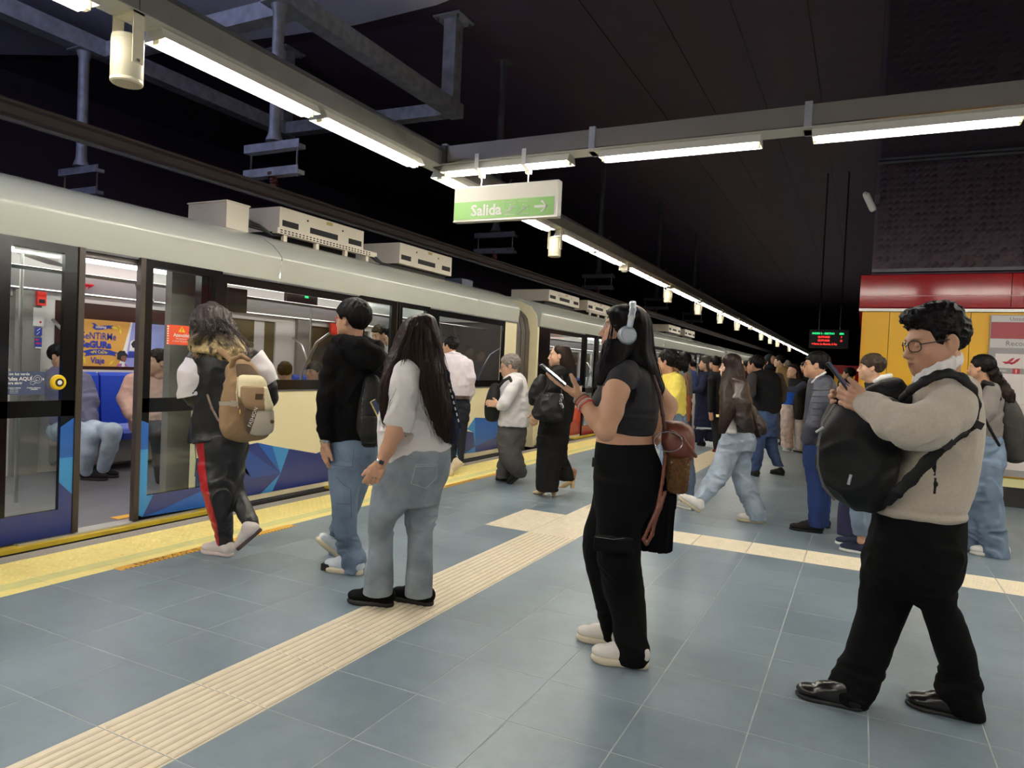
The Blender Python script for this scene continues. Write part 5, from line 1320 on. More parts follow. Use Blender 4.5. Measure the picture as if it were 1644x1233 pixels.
strap('lower_strap', [f.pt(1566, 678, -.255), f.pt(1545, 692, -.3), f.pt(1518, 712, -.32), f.pt(1488, 742, -.27), f.pt(1462, 770, -.235), f.pt(1438, 792, -.2), f.pt(1424, 806, -.12)], .022, M_NYLB, bp, ROOTLOC[bp.name], sides=f.v, e=.4)
MB().ob(f.pt(1520, 711, -.35), f.dir(.75, .6, 0) * .022, f.dir(-.6, .75, 0) * .02, f.v * .006).build('buckle', M_RUBBER, bp)
MB().ob(f.pt(1568, 681, -.29), f.dir(.7, -.3, 0) * .022, f.dir(.3, .7, 0) * .014, f.v * .008).build('buckle', M_RUBBER, bp)
strap('strap_tail', [f.pt(1503, 728, -.3), f.pt(1500, 750, -.255), f.pt(1502, 778, -.235), f.pt(1500, 792, -.235)], .006, M_NYLB, bp, ROOTLOC[bp.name], sides=f.v, e=.4)
MB().tube([f.pt(1366, 762, -.165), f.pt(1362, 778, -.17)], .006, 6).build('zip_puller', M_GALV, bp); MB().tube([f.pt(1310, 694, -.1), f.pt(1322, 686, -.12)], .005, 6).build('zip_puller', M_GALV, bp)
def proj(P):
    c = (np.asarray(P) - CAMP) @ WM; return np.stack([CX - FPX * c[:, 0] / c[:, 2], CY + FPX * c[:, 1] / c[:, 2]], 1)
def denim(name, c): return mat(name, C(*c), .85, 0, .42, 6, .35, 240, .25)
M_JLIGHT = denim('light_blue_denim', (156, 169, 184)); M_JGREY = denim('grey_blue_denim', (132, 142, 150)); M_JMID = denim('mid_blue_denim', (108, 125, 146)); M_JDARK = denim('dark_blue_denim', (62, 78, 112))
M_SHOEW = mat('white_shoe', C(224, 218, 208), .55, noise=.06); M_SOLEW = mat('cream_sole', C(214, 202, 176), .6); M_SILVER = mat('silver_metal', C(200, 202, 206), .25, .9)
M_BROWNL = mat('brown_leather', C(112, 60, 44), .42, noise=.12, nscale=9, bump=.2, bscale=90, coat=.1)
def hair_long(fig, cols, h=.006, amp=.006, freq=(70, 70, 4), k=.03, extra=None, seed=1, rd=.03, wave=0.0):
    F = Field(h)
    for c in cols: F.add(c, k)
    if extra:
        for e in extra: F.add(e, k)
    F.dis.append(wr(amp, freq, seed, True, None, .05 + wave)); F.dis.append(wr(amp * 1.2, (freq[0] * .35, freq[1] * .35, freq[2] * .7), seed + 2, True, None, .05 + wave))
    return F
def wisps(rng, cols_pts, n, r=.0012, wob=.01):
    polys = []
    for _ in range(n):
        a = cols_pts[rng.randint(len(cols_pts))]; p = np.array(a, float) + rng.randn(len(a), 3) * wob * np.linspace(.35, 1, len(a))[:, None]
        polys.append(crom(p, 4))
    return tube_arrays(polys, [np.linspace(r, r * .4, len(p)) for p in polys], 4)

# ---- woman with headphones
D = floor_d(1005, 1072)
f = Fig('woman in black crop top and cargo trousers wearing silver headphones, looking left', (1005, 1072), D, 'tan'); f.skin = (.53, .295, .185)
H = Head(f.pt(1003, 528), .238, f.face(-8, 4), female=True, nose=.9); f.head = H
TOP = Field(.006)
TOP.add(f.col([(584, 988, 1034, 0, 1.2), (594, 978, 1042, 0, 1.6), (610, 968, 1050, 0, 1.5), (630, 957, 1055, 0, 1.25), (648, 948, 1057, 0, 1.15), (664, 950, 1056, 0, 1.1), (680, 956, 1053, 0, 1.05), (695, 961, 1049, 0, 1.0)], ex=2.1, rd=.006), 0)
TOP.chain(f.chainpts([(1008, 596, -.16, 17), (998, 610, -.2, 21), (990, 626, -.22, 22.5)]), .03)
TOP.chain(f.chainpts([(1030, 600, .16, 17), (1048, 622, .2, 19)]), .03)
TOP.cuts.append(lambda P, a=f.pt(989, 623, -.22), n=f.dir(-.12, -.98, -.1): np.where(((P - a) ** 2).sum(1) < .012, (P - a) @ n, -1))
TOP.dis.append(wr(.005, (9, 9, 16), 5, True, None, .3))
f.garment('crop_top', fabric('charcoal_jersey', C(40, 39, 42), .8, noise=.06), TOP)
PN = Field(.007)
PN.add(f.col([(709, 957, 1050, 0, 1.0), (722, 955, 1054, 0, 1.0), (745, 953, 1062, 0, 1.0), (775, 954, 1062, 0, 1.0), (805, 956, 1052, 0, .95), (830, 960, 1036, 0, .9)], rd=.008), 0)
dn = floor_d(1000, 1066) - D; df = floor_d(968, 1036) - D
PN.add(f.col([(770, 955, 1056, -.06, .8), (805, 956, 1044, -.07, .85), (840, 957, 1031, -.07, .95), (876, 957, 1028, -.07, 1.0), (905, 960, 1028, -.06, 1.0), (950, 969, 1035, dn, 1.0), (1000, 984, 1038, dn, 1.05), (1045, 986, 1042, dn, 1.05), (1063, 990, 1041, dn, 1.0)], rd=.006), .04)
PN.add(f.col([(770, 956, 1030, .1, .8), (815, 949, 1010, .11, .9), (845, 940, 1000, .12, .95), (872, 936, 990, .13, 1.0), (910, 940, 986, .15, 1.1), (955, 952, 988, .17, 1.2), (1000, 963, 988, df, 1.3), (1028, 970, 988, df, 1.2)], rd=.006), .04)
PN.dis.append(wr(.008, (6, 6, 13), 8, True, lambda P: .3 + .6 * np.exp(-((P[:, 2] - .1) / .1) ** 2) + .5 * np.exp(-((P[:, 2] - .55) / .1) ** 2), .3))
PN.add(prim_box(f.pt(985, 874, -.24), np.array([f.u, UPZ, f.v]), (.085, .03, .03), .008), .006)
f.garment('trousers', M_BLKCLOTH, PN)
MB().tube([f.pt(957, 862, -.31), f.pt(985, 866, -.335), f.pt(1003, 864, -.33)], .0012, 4).build('pocket_stitching', mat('grey_thread', C(120, 116, 114), .8), f.t)
MB().lathe(f.pt(952, 742, -.1), [(.02, -.004), (.024, 0), (.02, .004)], 14, f.u).build('belt_buckle', M_RUBBER, f.t)
MB().lathe(f.pt(955, 733, -.05), [(.0, -.004), (.018, 0), (.0, .004)], 10, f.u).build('belt_loop', M_RUBBER, f.t)
SK = Field(.0055)
SK.add(f.col([(685, 962, 1046, 0, 1.0), (698, 957, 1046, 0, 1.0), (716, 957, 1048, 0, 1.0)], rd=.01), 0)
SK.chain(f.chainpts([(1000, 604, -.2, 18), (989, 628, -.23, 20.5), (981, 660, -.26, 19), (972, 692, -.29, 15.5)]), .02)
SK.chain(f.chainpts([(972, 692, -.29, 15.5), (955, 672, -.26, 13.5), (938, 648, -.21, 10.5), (930, 637, -.19, 9.5)]), .02)
SK.chain(f.chainpts([(1046, 620, .2, 17), (1070, 652, .26, 17), (1060, 690, .2, 13), (1050, 706, .14, 11)]), .02)
WR = f.pt(930, 637, -.19); hd = f.dir(-.82, .5, .12)
HN = Field(.0038)
for c in hand_chains(WR - hd * .015, hd, f.dir(.5, .85, .0), -1, 1.0, fing=[(.02, .12, .15), (.0, .1, .12), (.0, .12, .12), (.05, .15, .15)], spread=.02, thumb=(.1, .75), thumb_curl=.75): HN.chain(c, .009)
HN.add(prim_rc(WR + f.dir(.7, -.7, 0) * .03, WR - hd * .0, .027, .024), .012)
HF = Field(.0042); HF.is_head = True; H.add(HF, (f.pt(1012, 592), .058)); HF.cuts.append(lambda P, z=f.pt(1010, 592)[2]: z - P[:, 2])
f.body([HF, SK, HN], lip=(.4, .13, .12))
RNG2 = np.random.RandomState(3)
HL = hair_long(f, [f.col([(489, 992, 1016, 0, 1.2), (494, 982, 1028, 0, 1.25), (504, 974, 1040, 0, 1.2), (520, 977, 1046, 0, 1.1), (545, 983, 1048, 0, 1.05), (565, 988, 1050, 0, 1.1), (585, 998, 1056, 0, 1.2), (605, 1016, 1062, 0, 1.2), (622, 1032, 1066, 0, 1.2), (636, 1040, 1062, 0, 1.0)], rd=.02),
                   f.col([(545, 972, 1012, -.09, .6), (565, 966, 1008, -.10, .6), (585, 960, 996, -.13, .6), (603, 957, 980, -.15, .7), (618, 958, 970, -.16, .8)], rd=.01)], h=.0055, amp=.0032, freq=(46, 46, 3), seed=4)
HL.cuts.append(lambda P: H.loc(P)[:, 1] * 1.0 - np.where(H.loc(P)[:, 2] > .055, .085, np.where(np.abs(H.loc(P)[:, 0]) < .05, .02, .085)))
pts = [[f.pt(1000, 492, -.05), f.pt(1040, 520, -.05), f.pt(1048, 560, -.05), f.pt(1056, 600, -.05), f.pt(1060, 640, -.04)], [f.pt(985, 500, -.1), f.pt(980, 540, -.12), f.pt(970, 580, -.15), f.pt(960, 622, -.17)], [f.pt(1008, 490, -.06), f.pt(1030, 520, -.12), f.pt(1034, 570, -.12), f.pt(1050, 628, -.08)]]
f.garment('hair', M_HBLACK, HL, hide=False, extra=[wisps(RNG2, pts, 70, .0014, .012)])
f.glasses((.6, .6, .62, 1), True, r=.021, thick=.0009)
hp_w = f
# headphones
hp = thing('headphones', 'silver over-ear headphones on the black haired woman in the crop top', 'headphones', f.pt(1008, 540))
M_HPS = mat('silver_plastic', C(176, 184, 192), .32, .3)
cu = f.pt(1008, 538, -.135); ax = norm(f.v + f.u * .25 + UPZ * .05)
cup = MB().lathe(cu - ax * .03, [(.03, -.01), (.042, 0), (.044, .02), (.04, .032), (.034, .036), (.03, .034)], 26, ax).build('ear_cup', M_HPS, hp, smooth=True)
MB().lathe(cu + ax * .0045, [(.03, 0), (.0295, .002)], 24, ax).build('cup_disc', mat('grey_disc', C(140, 146, 156), .35, .4), cup)
MB().lathe(f.pt(1006, 538, .085), [(.03, -.01), (.042, 0), (.04, .03)], 20, -ax).build('ear_cup', M_HPS, hp, smooth=True)
bnd = MB(); arc = [f.pt(1011, 524, -.15), f.pt(1014, 508, -.15), f.pt(1016, 497, -.13), f.pt(1016, 489, -.08), f.pt(1016, 486, -.03), f.pt(1015, 489, .03), f.pt(1013, 497, .075), f.pt(1009, 515, .09)]
HB_ = Field(.004)
for a, b in zip(arc[:-1], arc[1:]): HB_.add(prim_rc(a, b, .0085, .0085, f.u, 1.7), .006)
fmesh('headband', HB_, M_HPS, hp)
MB().ob(f.pt(1013.5, 511, -.165), f.u * .007, UPZ * .012, f.v * .004).build('slider', M_STEEL, hp)
phone('slim dark phone in the hand of the woman with headphones', f.pt(888, 602, -.20), f.dir(-.78, .6, .05), f.dir(.6, .78, .05), (30, 34, 44), (.072, .145, .009))
br = MB()
for k, (m_, o) in enumerate(((C(190, 196, 204), 0), (C(120, 80, 60), 1), (C(200, 90, 90), 2), (C(206, 206, 210), 3), (C(190, 40, 60), 4))):
    c = WR + (f.pt(944, 655, -.23) - WR) * (.1 + .19 * o); axb = norm(f.pt(944, 655, -.23) - WR); s1 = norm(np.cross(axb, UPZ)); s2 = np.cross(axb, s1); R_ = f.px(11.2 + .4 * o)
    MB().tube([c + R_ * (math.cos(a * .393) * s1 + math.sin(a * .393) * s2) for a in range(16)], .0026, 5, closed=True).build('bracelet', mat('bracelet_%d' % k, m_, .5), f.t)
for (hx, hy), (tx, ty) in (((1043, 1074), (948, 1058)), ((1000, 1040), (948, 1028))):
    a = on_floor(hx, hy); b = on_floor(tx, ty)
    o = f.shoe(a, b - a, UPZ, min(max(np.linalg.norm(b - a), .25), .29), .105, 'chunky', M_SHOEW, M_SOLEW)
    if hx == 1043:
        la = MB(); dr = norm(b - a); sd = np.cross(dr, UPZ)
        for k in range(4): la.tube([a + dr * (.15 + .025 * k) + sd * .035 + UPZ * (.088 - .008 * k), a + dr * (.155 + .025 * k) + UPZ * (.108 - .009 * k), a + dr * (.165 + .025 * k) - sd * .035 + UPZ * (.086 - .008 * k)], .0028, 5)
        l_ = la.build('laces', M_WHITE, o); 
# her brown bag and the dark jacket hanging from it
bg = thing('bucket_bag', 'brown leather backpack bag with a big metal ring hanging behind the woman with headphones', 'bag', f.pt(1090, 735))
BB = Field(.006); BB.add(f.col([(677, 1066, 1098, 0, .8), (690, 1064, 1110, 0, 1.0), (720, 1064, 1113, 0, 1.05), (745, 1066, 1108, 0, 1.0), (790, 1070, 1104, 0, .9)], ex=2.6, rd=.015), 0)
fmesh('bag', BB, M_BROWNL, bg)
FL = Field(.005); FL.add(f.col([(676, 1066, 1099, -.03, .9), (688, 1063, 1113, -.04, .95), (715, 1062, 1115, -.05, .95), (738, 1072, 1113, -.05, .9)], ex=2.8, rd=.01), 0); fmesh('flap', FL, M_BROWNL, bg)
PK = Field(.005); PK.add(f.col([(733, 1071, 1107, -.09, .75), (760, 1071, 1106, -.10, .8), (791, 1072, 1102, -.09, .75)], ex=2.6, rd=.012), 0); PK.dis.append(wr(.004, (120, 120, 120), 3))
PK.add(prim_ell(f.pt(1089, 733, -.11), np.array([f.u, f.v, UPZ]), (.034, .03, .012)), .004, 's')
fmesh('pocket', PK, mat('brown_suede', C(98, 66, 30), .9, noise=.5, nscale=60, bump=.8, bscale=120), bg)
rc_ = f.pt(1073, 709, -.2); MB().tube([rc_ + f.u * .062 * math.cos(a * .262) + UPZ * .044 * math.sin(a * .262) for a in range(24)], .0022, 6, closed=True).build('metal_ring', M_SILVER, bg)
strap('shoulder_strap', [f.pt(1049, 604, -.1), f.pt(1058, 630, -.12), f.pt(1064, 665, -.12), f.pt(1067, 690, -.12)], .009, mat('dark_brown_strap', C(60, 30, 26), .5), bg, ROOTLOC[bg.name])
strap('long_strap', [f.pt(1068, 732, -.14), f.pt(1063, 775, -.15), f.pt(1055, 816, -.16), f.pt(1044, 842, -.17), f.pt(1033, 866, -.17), f.pt(1038, 873, -.17), f.pt(1047, 858, -.17), f.pt(1052, 835, -.165), f.pt(1060, 815, -.16), f.pt(1068, 790, -.15)], .0085, M_BROWNL, bg, ROOTLOC[bg.name])
strap('flap_strap', [f.pt(1080, 694, -.18), f.pt(1096, 703, -.18), f.pt(1108, 720, -.17), f.pt(1117, 733, -.14)], .009, M_BROWNL, bg, ROOTLOC[bg.name])
for p in ((1078, 742), (1105, 746)): MB().lathe(f.pt(*p, -.16), [(.004, 0), (.004, .004)], 8, f.v).build('rivet', M_SILVER, bg)
JK = Field(.008); JK.add(f.col([(770, 1040, 1090, .02, .5), (800, 1038, 1081, .0, .5), (840, 1033, 1075, 0, .5), (882, 1030, 1070, 0, .45)], rd=.006), 0); JK.dis.append(wr(.016, (26, 26, 2), 2, True))
jt = thing('folded_jacket', 'black jacket hanging below the brown bag of the woman with headphones', 'jacket', f.pt(1055, 850)); fmesh('cloth', JK, M_BLKCLOTH, jt)

# ---- long haired woman in a white shirt
D = floor_d(632, 974)
f = Fig('woman with very long brown hair, white rolled-sleeve shirt and pale grey jeans seen from behind', (632, 974), D, 'tan')
H = Head(f.pt(668, 543), .235, f.face(-35, 0), female=True); f.head = H
SH = Field(.0065)
SH.add(f.col([(578, 652, 700, 0, 1.1), (590, 636, 712, 0, 1.0), (606, 626, 718, 0, .95), (635, 615, 720, 0, .85), (665, 609, 719, 0, .8), (695, 607, 720, 0, .8), (718, 608, 724, 0, .85), (748, 610, 724, 0, .85)], ex=2.2, rd=.006), 0)
SH.chain(f.chainpts([(650, 598, -.17, 20), (648, 620, -.2, 21), (646, 650, -.2, 20), (640, 676, -.2, 18.5), (638, 686, -.2, 17.5)]), .03)
SH.cuts.append(lambda P, a=f.pt(638, 690, -.2), n=f.dir(-.25, -.96, 0): np.where(((P - a) ** 2).sum(1) < .0095, (P - a) @ n, -1))
SH.cuts.append(lambda P, a=f.pt(672, 737, -.1), b=f.pt(620, 751, -.1)[2], c=f.pt(723, 722, -.1)[2]: (np.interp((P - f.pt(672, 737, -.1)) @ f.u, [-.19, 0, .18], [b, a[2], c]) - P[:, 2]))
SH.dis.append(wr(.013, (9, 9, 10), 9, True, lambda P, e=f.pt(640, 676, -.22): .5 + 1.2 * np.exp(-((P - e) ** 2).sum(1) / .01), .25))
f.garment('shirt', M_SHIRTW, SH)
JE = Field(.0065)
JE.add(f.col([(716, 614, 724, 0, .9), (740, 610, 725, 0, .95), (765, 604, 720, 0, .95), (788, 600, 709, 0, .9), (808, 600, 702, 0, .85)], rd=.01), 0)
d1 = floor_d(595, 976) - D; d2 = floor_d(665, 974) - D
JE.add(f.col([(775, 602, 668, -.06, .9), (800, 597, 658, -.07, 1.0), (820, 593, 650, -.07, 1.0), (838, 592, 634, -.06, 1.05), (862, 592, 631, d1, 1.05), (905, 590, 631, d1, 1.1), (935, 585, 632, d1, 1.05), (953, 583, 630, d1, 1.0)], rd=.006), .04)
JE.add(f.col([(780, 640, 711, .06, .9), (805, 647, 706, .07, .95), (830, 650, 701, .07, 1.0), (860, 654, 695, .06, 1.1), (895, 654, 695, d2, 1.1), (925, 651, 695, d2, 1.1), (956, 650, 694, d2, 1.0)], rd=.006), .03)
JE.dis.append(wr(.006, (9, 9, 22), 3, True, lambda P, k=f.pt(612, 840)[2]: .35 + 1.3 * np.exp(-((P[:, 2] - k) / .06) ** 2), .3))
f.garment('jeans', M_JGREY, JE)
pk = MB(); q = [f.pt(668, 746, -.24), f.pt(702, 745, -.2), f.pt(700, 768, -.2), f.pt(684, 784, -.22), f.pt(660, 776, -.25)]
pk.tube(q, .0018, 4, closed=True).tube([f.pt(668, 749, -.24), f.pt(702, 748, -.2)], .0018, 4); pk.build('pocket_seam', mat('pale_seam', C(168, 176, 182), .8), f.t)
SK = Field(.005)
SK.chain(f.chainpts([(640, 672, -.2, 15), (634, 694, -.21, 15), (622, 722, -.22, 11.5), (613, 741, -.22, 8.5), (611, 746, -.22, 8)]), .015)
WR = f.pt(611, 744, -.22); hd = f.dir(-.42, -.9, 0)
HN = Field(.004)
for c in hand_chains(WR - hd * .012, hd, -f.v, -1, .97, fing=[(.3, .45, .35), (.4, .55, .4), (.5, .6, .4), (.55, .6, .45)], thumb=(.1, .1)): HN.chain(c, .009)
HF = Field(.006); HF.is_head = True; H.add(HF, (f.pt(672, 592), .056))
f.body([SK, HN, HF], shrink=.032)
ax = norm(f.pt(622, 722, -.22) - WR); s1 = norm(np.cross(ax, UPZ)); s2 = np.cross(ax, s1)
MB().lathe(WR + ax * .004, [(.031, 0), (.033, .003), (.033, .012), (.031, .015)], 18, ax).build('watch', M_SILVER, f.t)
MB().ob(WR + ax * .011 + f.v * .033, ax * .011, np.cross(ax, f.v) * .012, f.v * .004).build('watch_face', mat('dark_watch_face', C(60, 64, 70), .2), f.t)
MB().tube([f.pt(601, 767, -.23) + .011 * (math.cos(a * .52) * f.u + math.sin(a * .52) * f.v) for a in range(12)], .0022, 5, closed=True).build('ring', M_SILVER, f.t)
HL = hair_long(f, [f.col([(505, 672, 692, 0, 1), (509, 660, 698, 0, 1.0), (518, 649, 702, 0, 1.05), (532, 640, 706, 0, 1.05), (555, 631, 710, 0, 1.0), (575, 632, 713, 0, .95), (592, 648, 715, -.04, .9), (608, 668, 717, -.1, .8), (640, 679, 722, -.13, .7), (672, 691, 725, -.13, .6), (697, 703, 724, -.1, .6), (711, 714, 722, -.1, .6)], rd=.01),
                   f.col([(560, 628, 665, -.06, .8), (582, 619, 655, -.12, .7), (602, 614, 642, -.17, .7), (622, 610, 633, -.2, .7), (642, 609, 628, -.2, .8), (662, 612, 626, -.19, .9), (681, 614, 622, -.18, .9)], rd=.01)], h=.0058, amp=.0042, freq=(60, 60, 2.5), seed=8)
pts = [[f.pt(672, 510, -.1), f.pt(690, 560, -.16), f.pt(700, 620, -.2), f.pt(712, 705, -.15)], [f.pt(660, 515, -.12), f.pt(640, 570, -.15), f.pt(622, 620, -.22), f.pt(618, 684, -.2)], [f.pt(685, 512, -.08), f.pt(708, 570, -.1), f.pt(718, 650, -.14), f.pt(722, 708, -.12)], [f.pt(665, 512, -.12), f.pt(650, 580, -.2), f.pt(640, 620, -.24), f.pt(628, 650, -.24)], [f.pt(676, 510, -.1), f.pt(676, 580, -.2), f.pt(684, 650, -.22), f.pt(704, 700, -.17)]]
f.garment('hair', hair_mat('long_brown_hair', C(42, 28, 24), .45), HL, hide=False, extra=[wisps(RNG2, pts, 110, .0015, .017)])
for (hx, hy), (tx, ty) in (((634, 975), (553, 965)), ((697, 974), (630, 960))):
    a = on_floor(hx, hy); b = on_floor(tx, ty); f.shoe(a, b - a, UPZ, .29, .1, 'sneaker', M_BLKCLOTH, M_SOLEB)
tb_ = thing('tote_bag', 'navy tote bag with white lettering on its strap behind the long haired woman', 'bag', f.pt(728, 690))
M_NAVY = fabric('navy_canvas', C(34, 40, 60), .85)
TB = Field(.006); TB.add(f.col([(640, 714, 726, -.02, 1.2), (660, 713, 734, -.02, 1.3), (685, 713, 740, -.02, 1.3), (703, 716, 738, -.02, 1.2), (713, 720, 732, -.02, 1.0)], rd=.01), 0); fmesh('bag', TB, M_NAVY, tb_)
st_ = strap('strap', [f.pt(712, 585, -.02), f.pt(718, 600, -.05), f.pt(726, 635, -.06), f.pt(733, 662, -.06), f.pt(739, 685, -.05)], .013, M_NAVY, tb_, ROOTLOC[tb_.name], sides=f.v, e=.4)
wl = MB()
for k in range(7): p = f.pt(721 + 2.5 * k, 618 + 9.5 * k, -.085); wl.ob(p, f.dir(.3, -.95, 0) * .009, f.dir(.95, .3, 0) * .004, f.v * .001)
wl.build('white_lettering', M_WHITE, tb_)
phone('small phone with a yellow edge in front of the long haired woman', f.pt(606, 659, .06), f.dir(-.45, .85, 0), f.dir(.8, .4, .4), (196, 170, 96), (.07, .13, .009))

# ---- boy in a black hoodie
D = floor_d(560, 921)
f = Fig('boy in black hoodie and loose blue jeans with red-framed glasses looking at the train', (560, 921), D, 'tan'); f.skin = (.54, .31, .2)
H = Head(f.pt(564, 514), .235, f.face(-38, 0)); f.head = H
HO = Field(.0065)
HO.add(f.col([(545, 548, 586, 0, 1.0), (553, 536, 602, 0, .9), (566, 527, 611, 0, .8), (590, 522, 613, 0, .75), (640, 521, 611, 0, .75), (680, 523, 610, 0, .75), (705, 528, 609, 0, .75), (714, 533, 608, 0, .72)], ex=2.3, rd=.01), 0)
HO.chain(f.chainpts([(537, 568, -.06, 13), (529, 600, -.1, 14), (525, 635, -.12, 13.5), (524, 670, -.12, 12.5), (524, 694, -.12, 12), (523, 701, -.12, 8.5)]), .025)
HO.chain(f.chainpts([(600, 570, .1, 13), (612, 610, .14, 13)]), .03)
HO.chain(f.chainpts([(541, 547, -.04, 8), (556, 549, -.14, 10), (578, 556, -.17, 13), (600, 571, -.14, 14), (612, 580, -.08, 9)]), .015)
HO.chain(f.chainpts([(541, 547, -.02, 7), (556, 541, .05, 7), (580, 545, .08, 9), (604, 560, .05, 12), (613, 578, -.04, 9)]), .015)
HO.chain(f.chainpts([(560, 560, -.15, 12), (582, 575, -.17, 15), (602, 583, -.13, 12), (616, 584, -.06, 5)]), .02)
HO.dis.append(wr(.012, (8, 8, 9), 5, True, None, .3))
f.garment('hoodie', M_BLKCLOTH, HO)
TS = Field(.006); TS.chain([(f.pt(553, 541, .03), .016), (f.pt(560, 545, -.08), .016), (f.pt(577, 547, -.1), .018), (f.pt(588, 550, -.04), .016)], .01); f.garment('tshirt_collar', fabric('blue_jersey', C(56, 70, 120), .8), TS, hide=False)
JE = Field(.007)
JE.add(f.col([(702, 531, 606, 0, .8), (722, 528, 606, 0, .85), (750, 528, 600, 0, .85), (775, 529, 592, 0, .8)], rd=.01), 0)
d1 = floor_d(560, 920) - D; d2 = floor_d(530, 890) - D
JE.add(f.col([(745, 528, 580, -.06, .9), (780, 529, 577, -.07, 1.0), (815, 532, 575, -.07, 1.0), (850, 536, 574, -.04, 1.0), (875, 541, 578, d1, 1.0), (892, 545, 587, d1, 1.0), (904, 548, 586, d1, 1.0), (919, 552, 584, d1, .95)], rd=.006), .03)
JE.add(f.col([(745, 560, 598, .1, .9), (780, 552, 591, .12, 1.0), (815, 541, 578, .13, 1.0), (850, 529, 562, .16, 1.0), (875, 526, 552, d2, 1.0), (897, 530, 549, d2, .9)], rd=.006), .03)
JE.dis.append(wr(.012, (9, 9, 15), 11, True, lambda P: .35 + .8 * np.exp(-((P[:, 2] - .15) / .12) ** 2), .35))
f.garment('jeans', M_JMID, JE)
sm = MB(); 
for L_ in ([(538, 728), (536, 748), (566, 750), (568, 722)], [(538, 764), (551, 778), (563, 785), (564, 832), (541, 832)], [(539, 808), (564, 810)]): sm.tube([f.pt(x, y, -.24 + .02 * (x < 541)) for x, y in L_], .0018, 4)
sm.build('pocket_seams', mat('dark_seam', C(66, 80, 104), .8), f.t)
SK = Field(.005); SK.chain(f.chainpts([(524, 692, -.12, 9), (522, 712, -.12, 7.5)]), .01)
WR = f.pt(522, 712, -.12); hd = f.dir(-.02, -1, 0)
for c in hand_chains(WR - hd * .01, hd, f.u * .8 - f.v * .5, 1, .95, fing=[(.15, .25, .2), (.2, .35, .3), (.3, .4, .3), (.35, .45, .3)], thumb=(.15, .1)): SK.chain(c, .009)
HF = Field(.0045); HF.is_head = True; H.add(HF, (f.pt(566, 552), .056))
f.body([SK, HF])
MB().lathe(WR + UPZ * .004, [(.03, 0), (.034, .004), (.034, .022), (.03, .026)], 16, UPZ).build('watch', M_SILVER, f.t)
line = [(-.13, -.05), (-.07, -.075), (-.04, -.03), (-.03, .015), (.01, .02), (.02, .0), (.03, .02), (.05, .042), (.12, .05)]
f.garment('hair', M_HBLACK, hairline_field(H, line, (.098, .118, .106), (0, -.022, .036), .005, disp=wr(.005, (50, 50, 16), 7)), hide=False)
f.glasses((.5, .05, .06, 1), r=.02, thick=.0018)
MB().lathe(H.w(.088, -.012, -.012), [(.005, -.006), (.008, .0), (.006, .006)], 8, H.R[0]).tube([H.w(.092, -.008, -.012), H.w(.094, .0, -.034)], .0035, 6).build('earbud', M_WHITE, f.t)
a = on_floor(584, 924); b = on_floor(524, 915); dr = norm(b - a)
f.shoe(a, dr, UPZ, .29, .1, 'chunky', mat('pale_blue_shoe', C(206, 212, 220), .5, noise=.15, nscale=20), M_SOLEW)
MB().ob(a + dr * .26 + UPZ * .03, dr * .03, np.cross(dr, UPZ) * .045, UPZ * .022).build('toe_cap', M_RUBBER, f.t)
a = on_floor(548, 900); up_ = norm(UPZ + f.u * .6); dr = norm(f.pt(506, 868, .12) - a)
f.shoe(a, dr, up_, .28, .1, 'chunky', MATS['pale_blue_shoe'], M_SOLEW)
bk = thing('backpack', 'slim black backpack on the back of the boy in the black hoodie', 'backpack', f.pt(594, 660, -.15))
BK = Field(.007); BK.add(f.col([(602, 588, 606, -.12, 1.0), (615, 583, 612, -.15, .9), (640, 579, 610, -.16, .9), (665, 575, 609, -.17, .95), (690, 574, 608, -.17, .95), (718, 580, 607, -.15, .8)], ex=2.4, rd=.02), 0); BK.dis.append(wr(.008, (12, 12, 10), 4))
fmesh('bag', BK, M_NYLB, bk)
strap('zip', [f.pt(589, 612, -.27), f.pt(582, 640, -.27), f.pt(580, 680, -.3)], .003, M_GALVD, bk, ROOTLOC[bk.name])
PK = Field(.006); PK.add(f.col([(668, 577, 606, -.23, .55), (700, 577, 606, -.24, .55), (712, 582, 604, -.22, .5)], ex=2.5, rd=.015), 0); fmesh('front_pocket', PK, M_NYLB, bk)

# ---- woman with the tan backpack
D = floor_d(352, 893)
f = Fig('woman with curly blond-tipped hair, white-sleeved black jacket and red-striped track pants stepping to the train', (352, 893), D, 'tan')
H = Head(f.pt(345, 524), .24, f.face(-58, -3), female=True); f.head = H
M_TRACK = mat('black_track_nylon', C(20, 20, 24), .42, noise=.1, bump=.15, bscale=80, spec=.5)
JA = Field(.0065)
JA.add(f.col([(556, 328, 392, 0, .9), (566, 315, 406, 0, .75), (582, 310, 418, 0, .7), (610, 312, 422, 0, .65), (650, 316, 420, 0, .65), (685, 309, 404, 0, .7), (712, 305, 396, 0, .7)], ex=2.3, rd=.008), 0)
JA.chain(f.chainpts([(322, 572, -.05, 15), (314, 600, -.08, 19), (309, 628, -.08, 17), (318, 641, .0, 13), (338, 640, .18, 11)]), .03)
JA.chain(f.chainpts([(404, 576, .03, 15), (420, 600, .04, 16), (433, 622, .06, 12), (438, 640, .1, 10), (430, 648, .2, 10)]), .03)
JA.cuts.append(lambda P, a=f.pt(305, 711)[2], b=f.pt(361, 699)[2]: np.interp((P - f.pt(333, 705)) @ f.u, [-.12, .12], [a, b]) - P[:, 2])
JA.dis.append(wr(.014, (7, 7, 8), 6, True, None, .3))
f.garment('jacket', M_TRACK, JA)
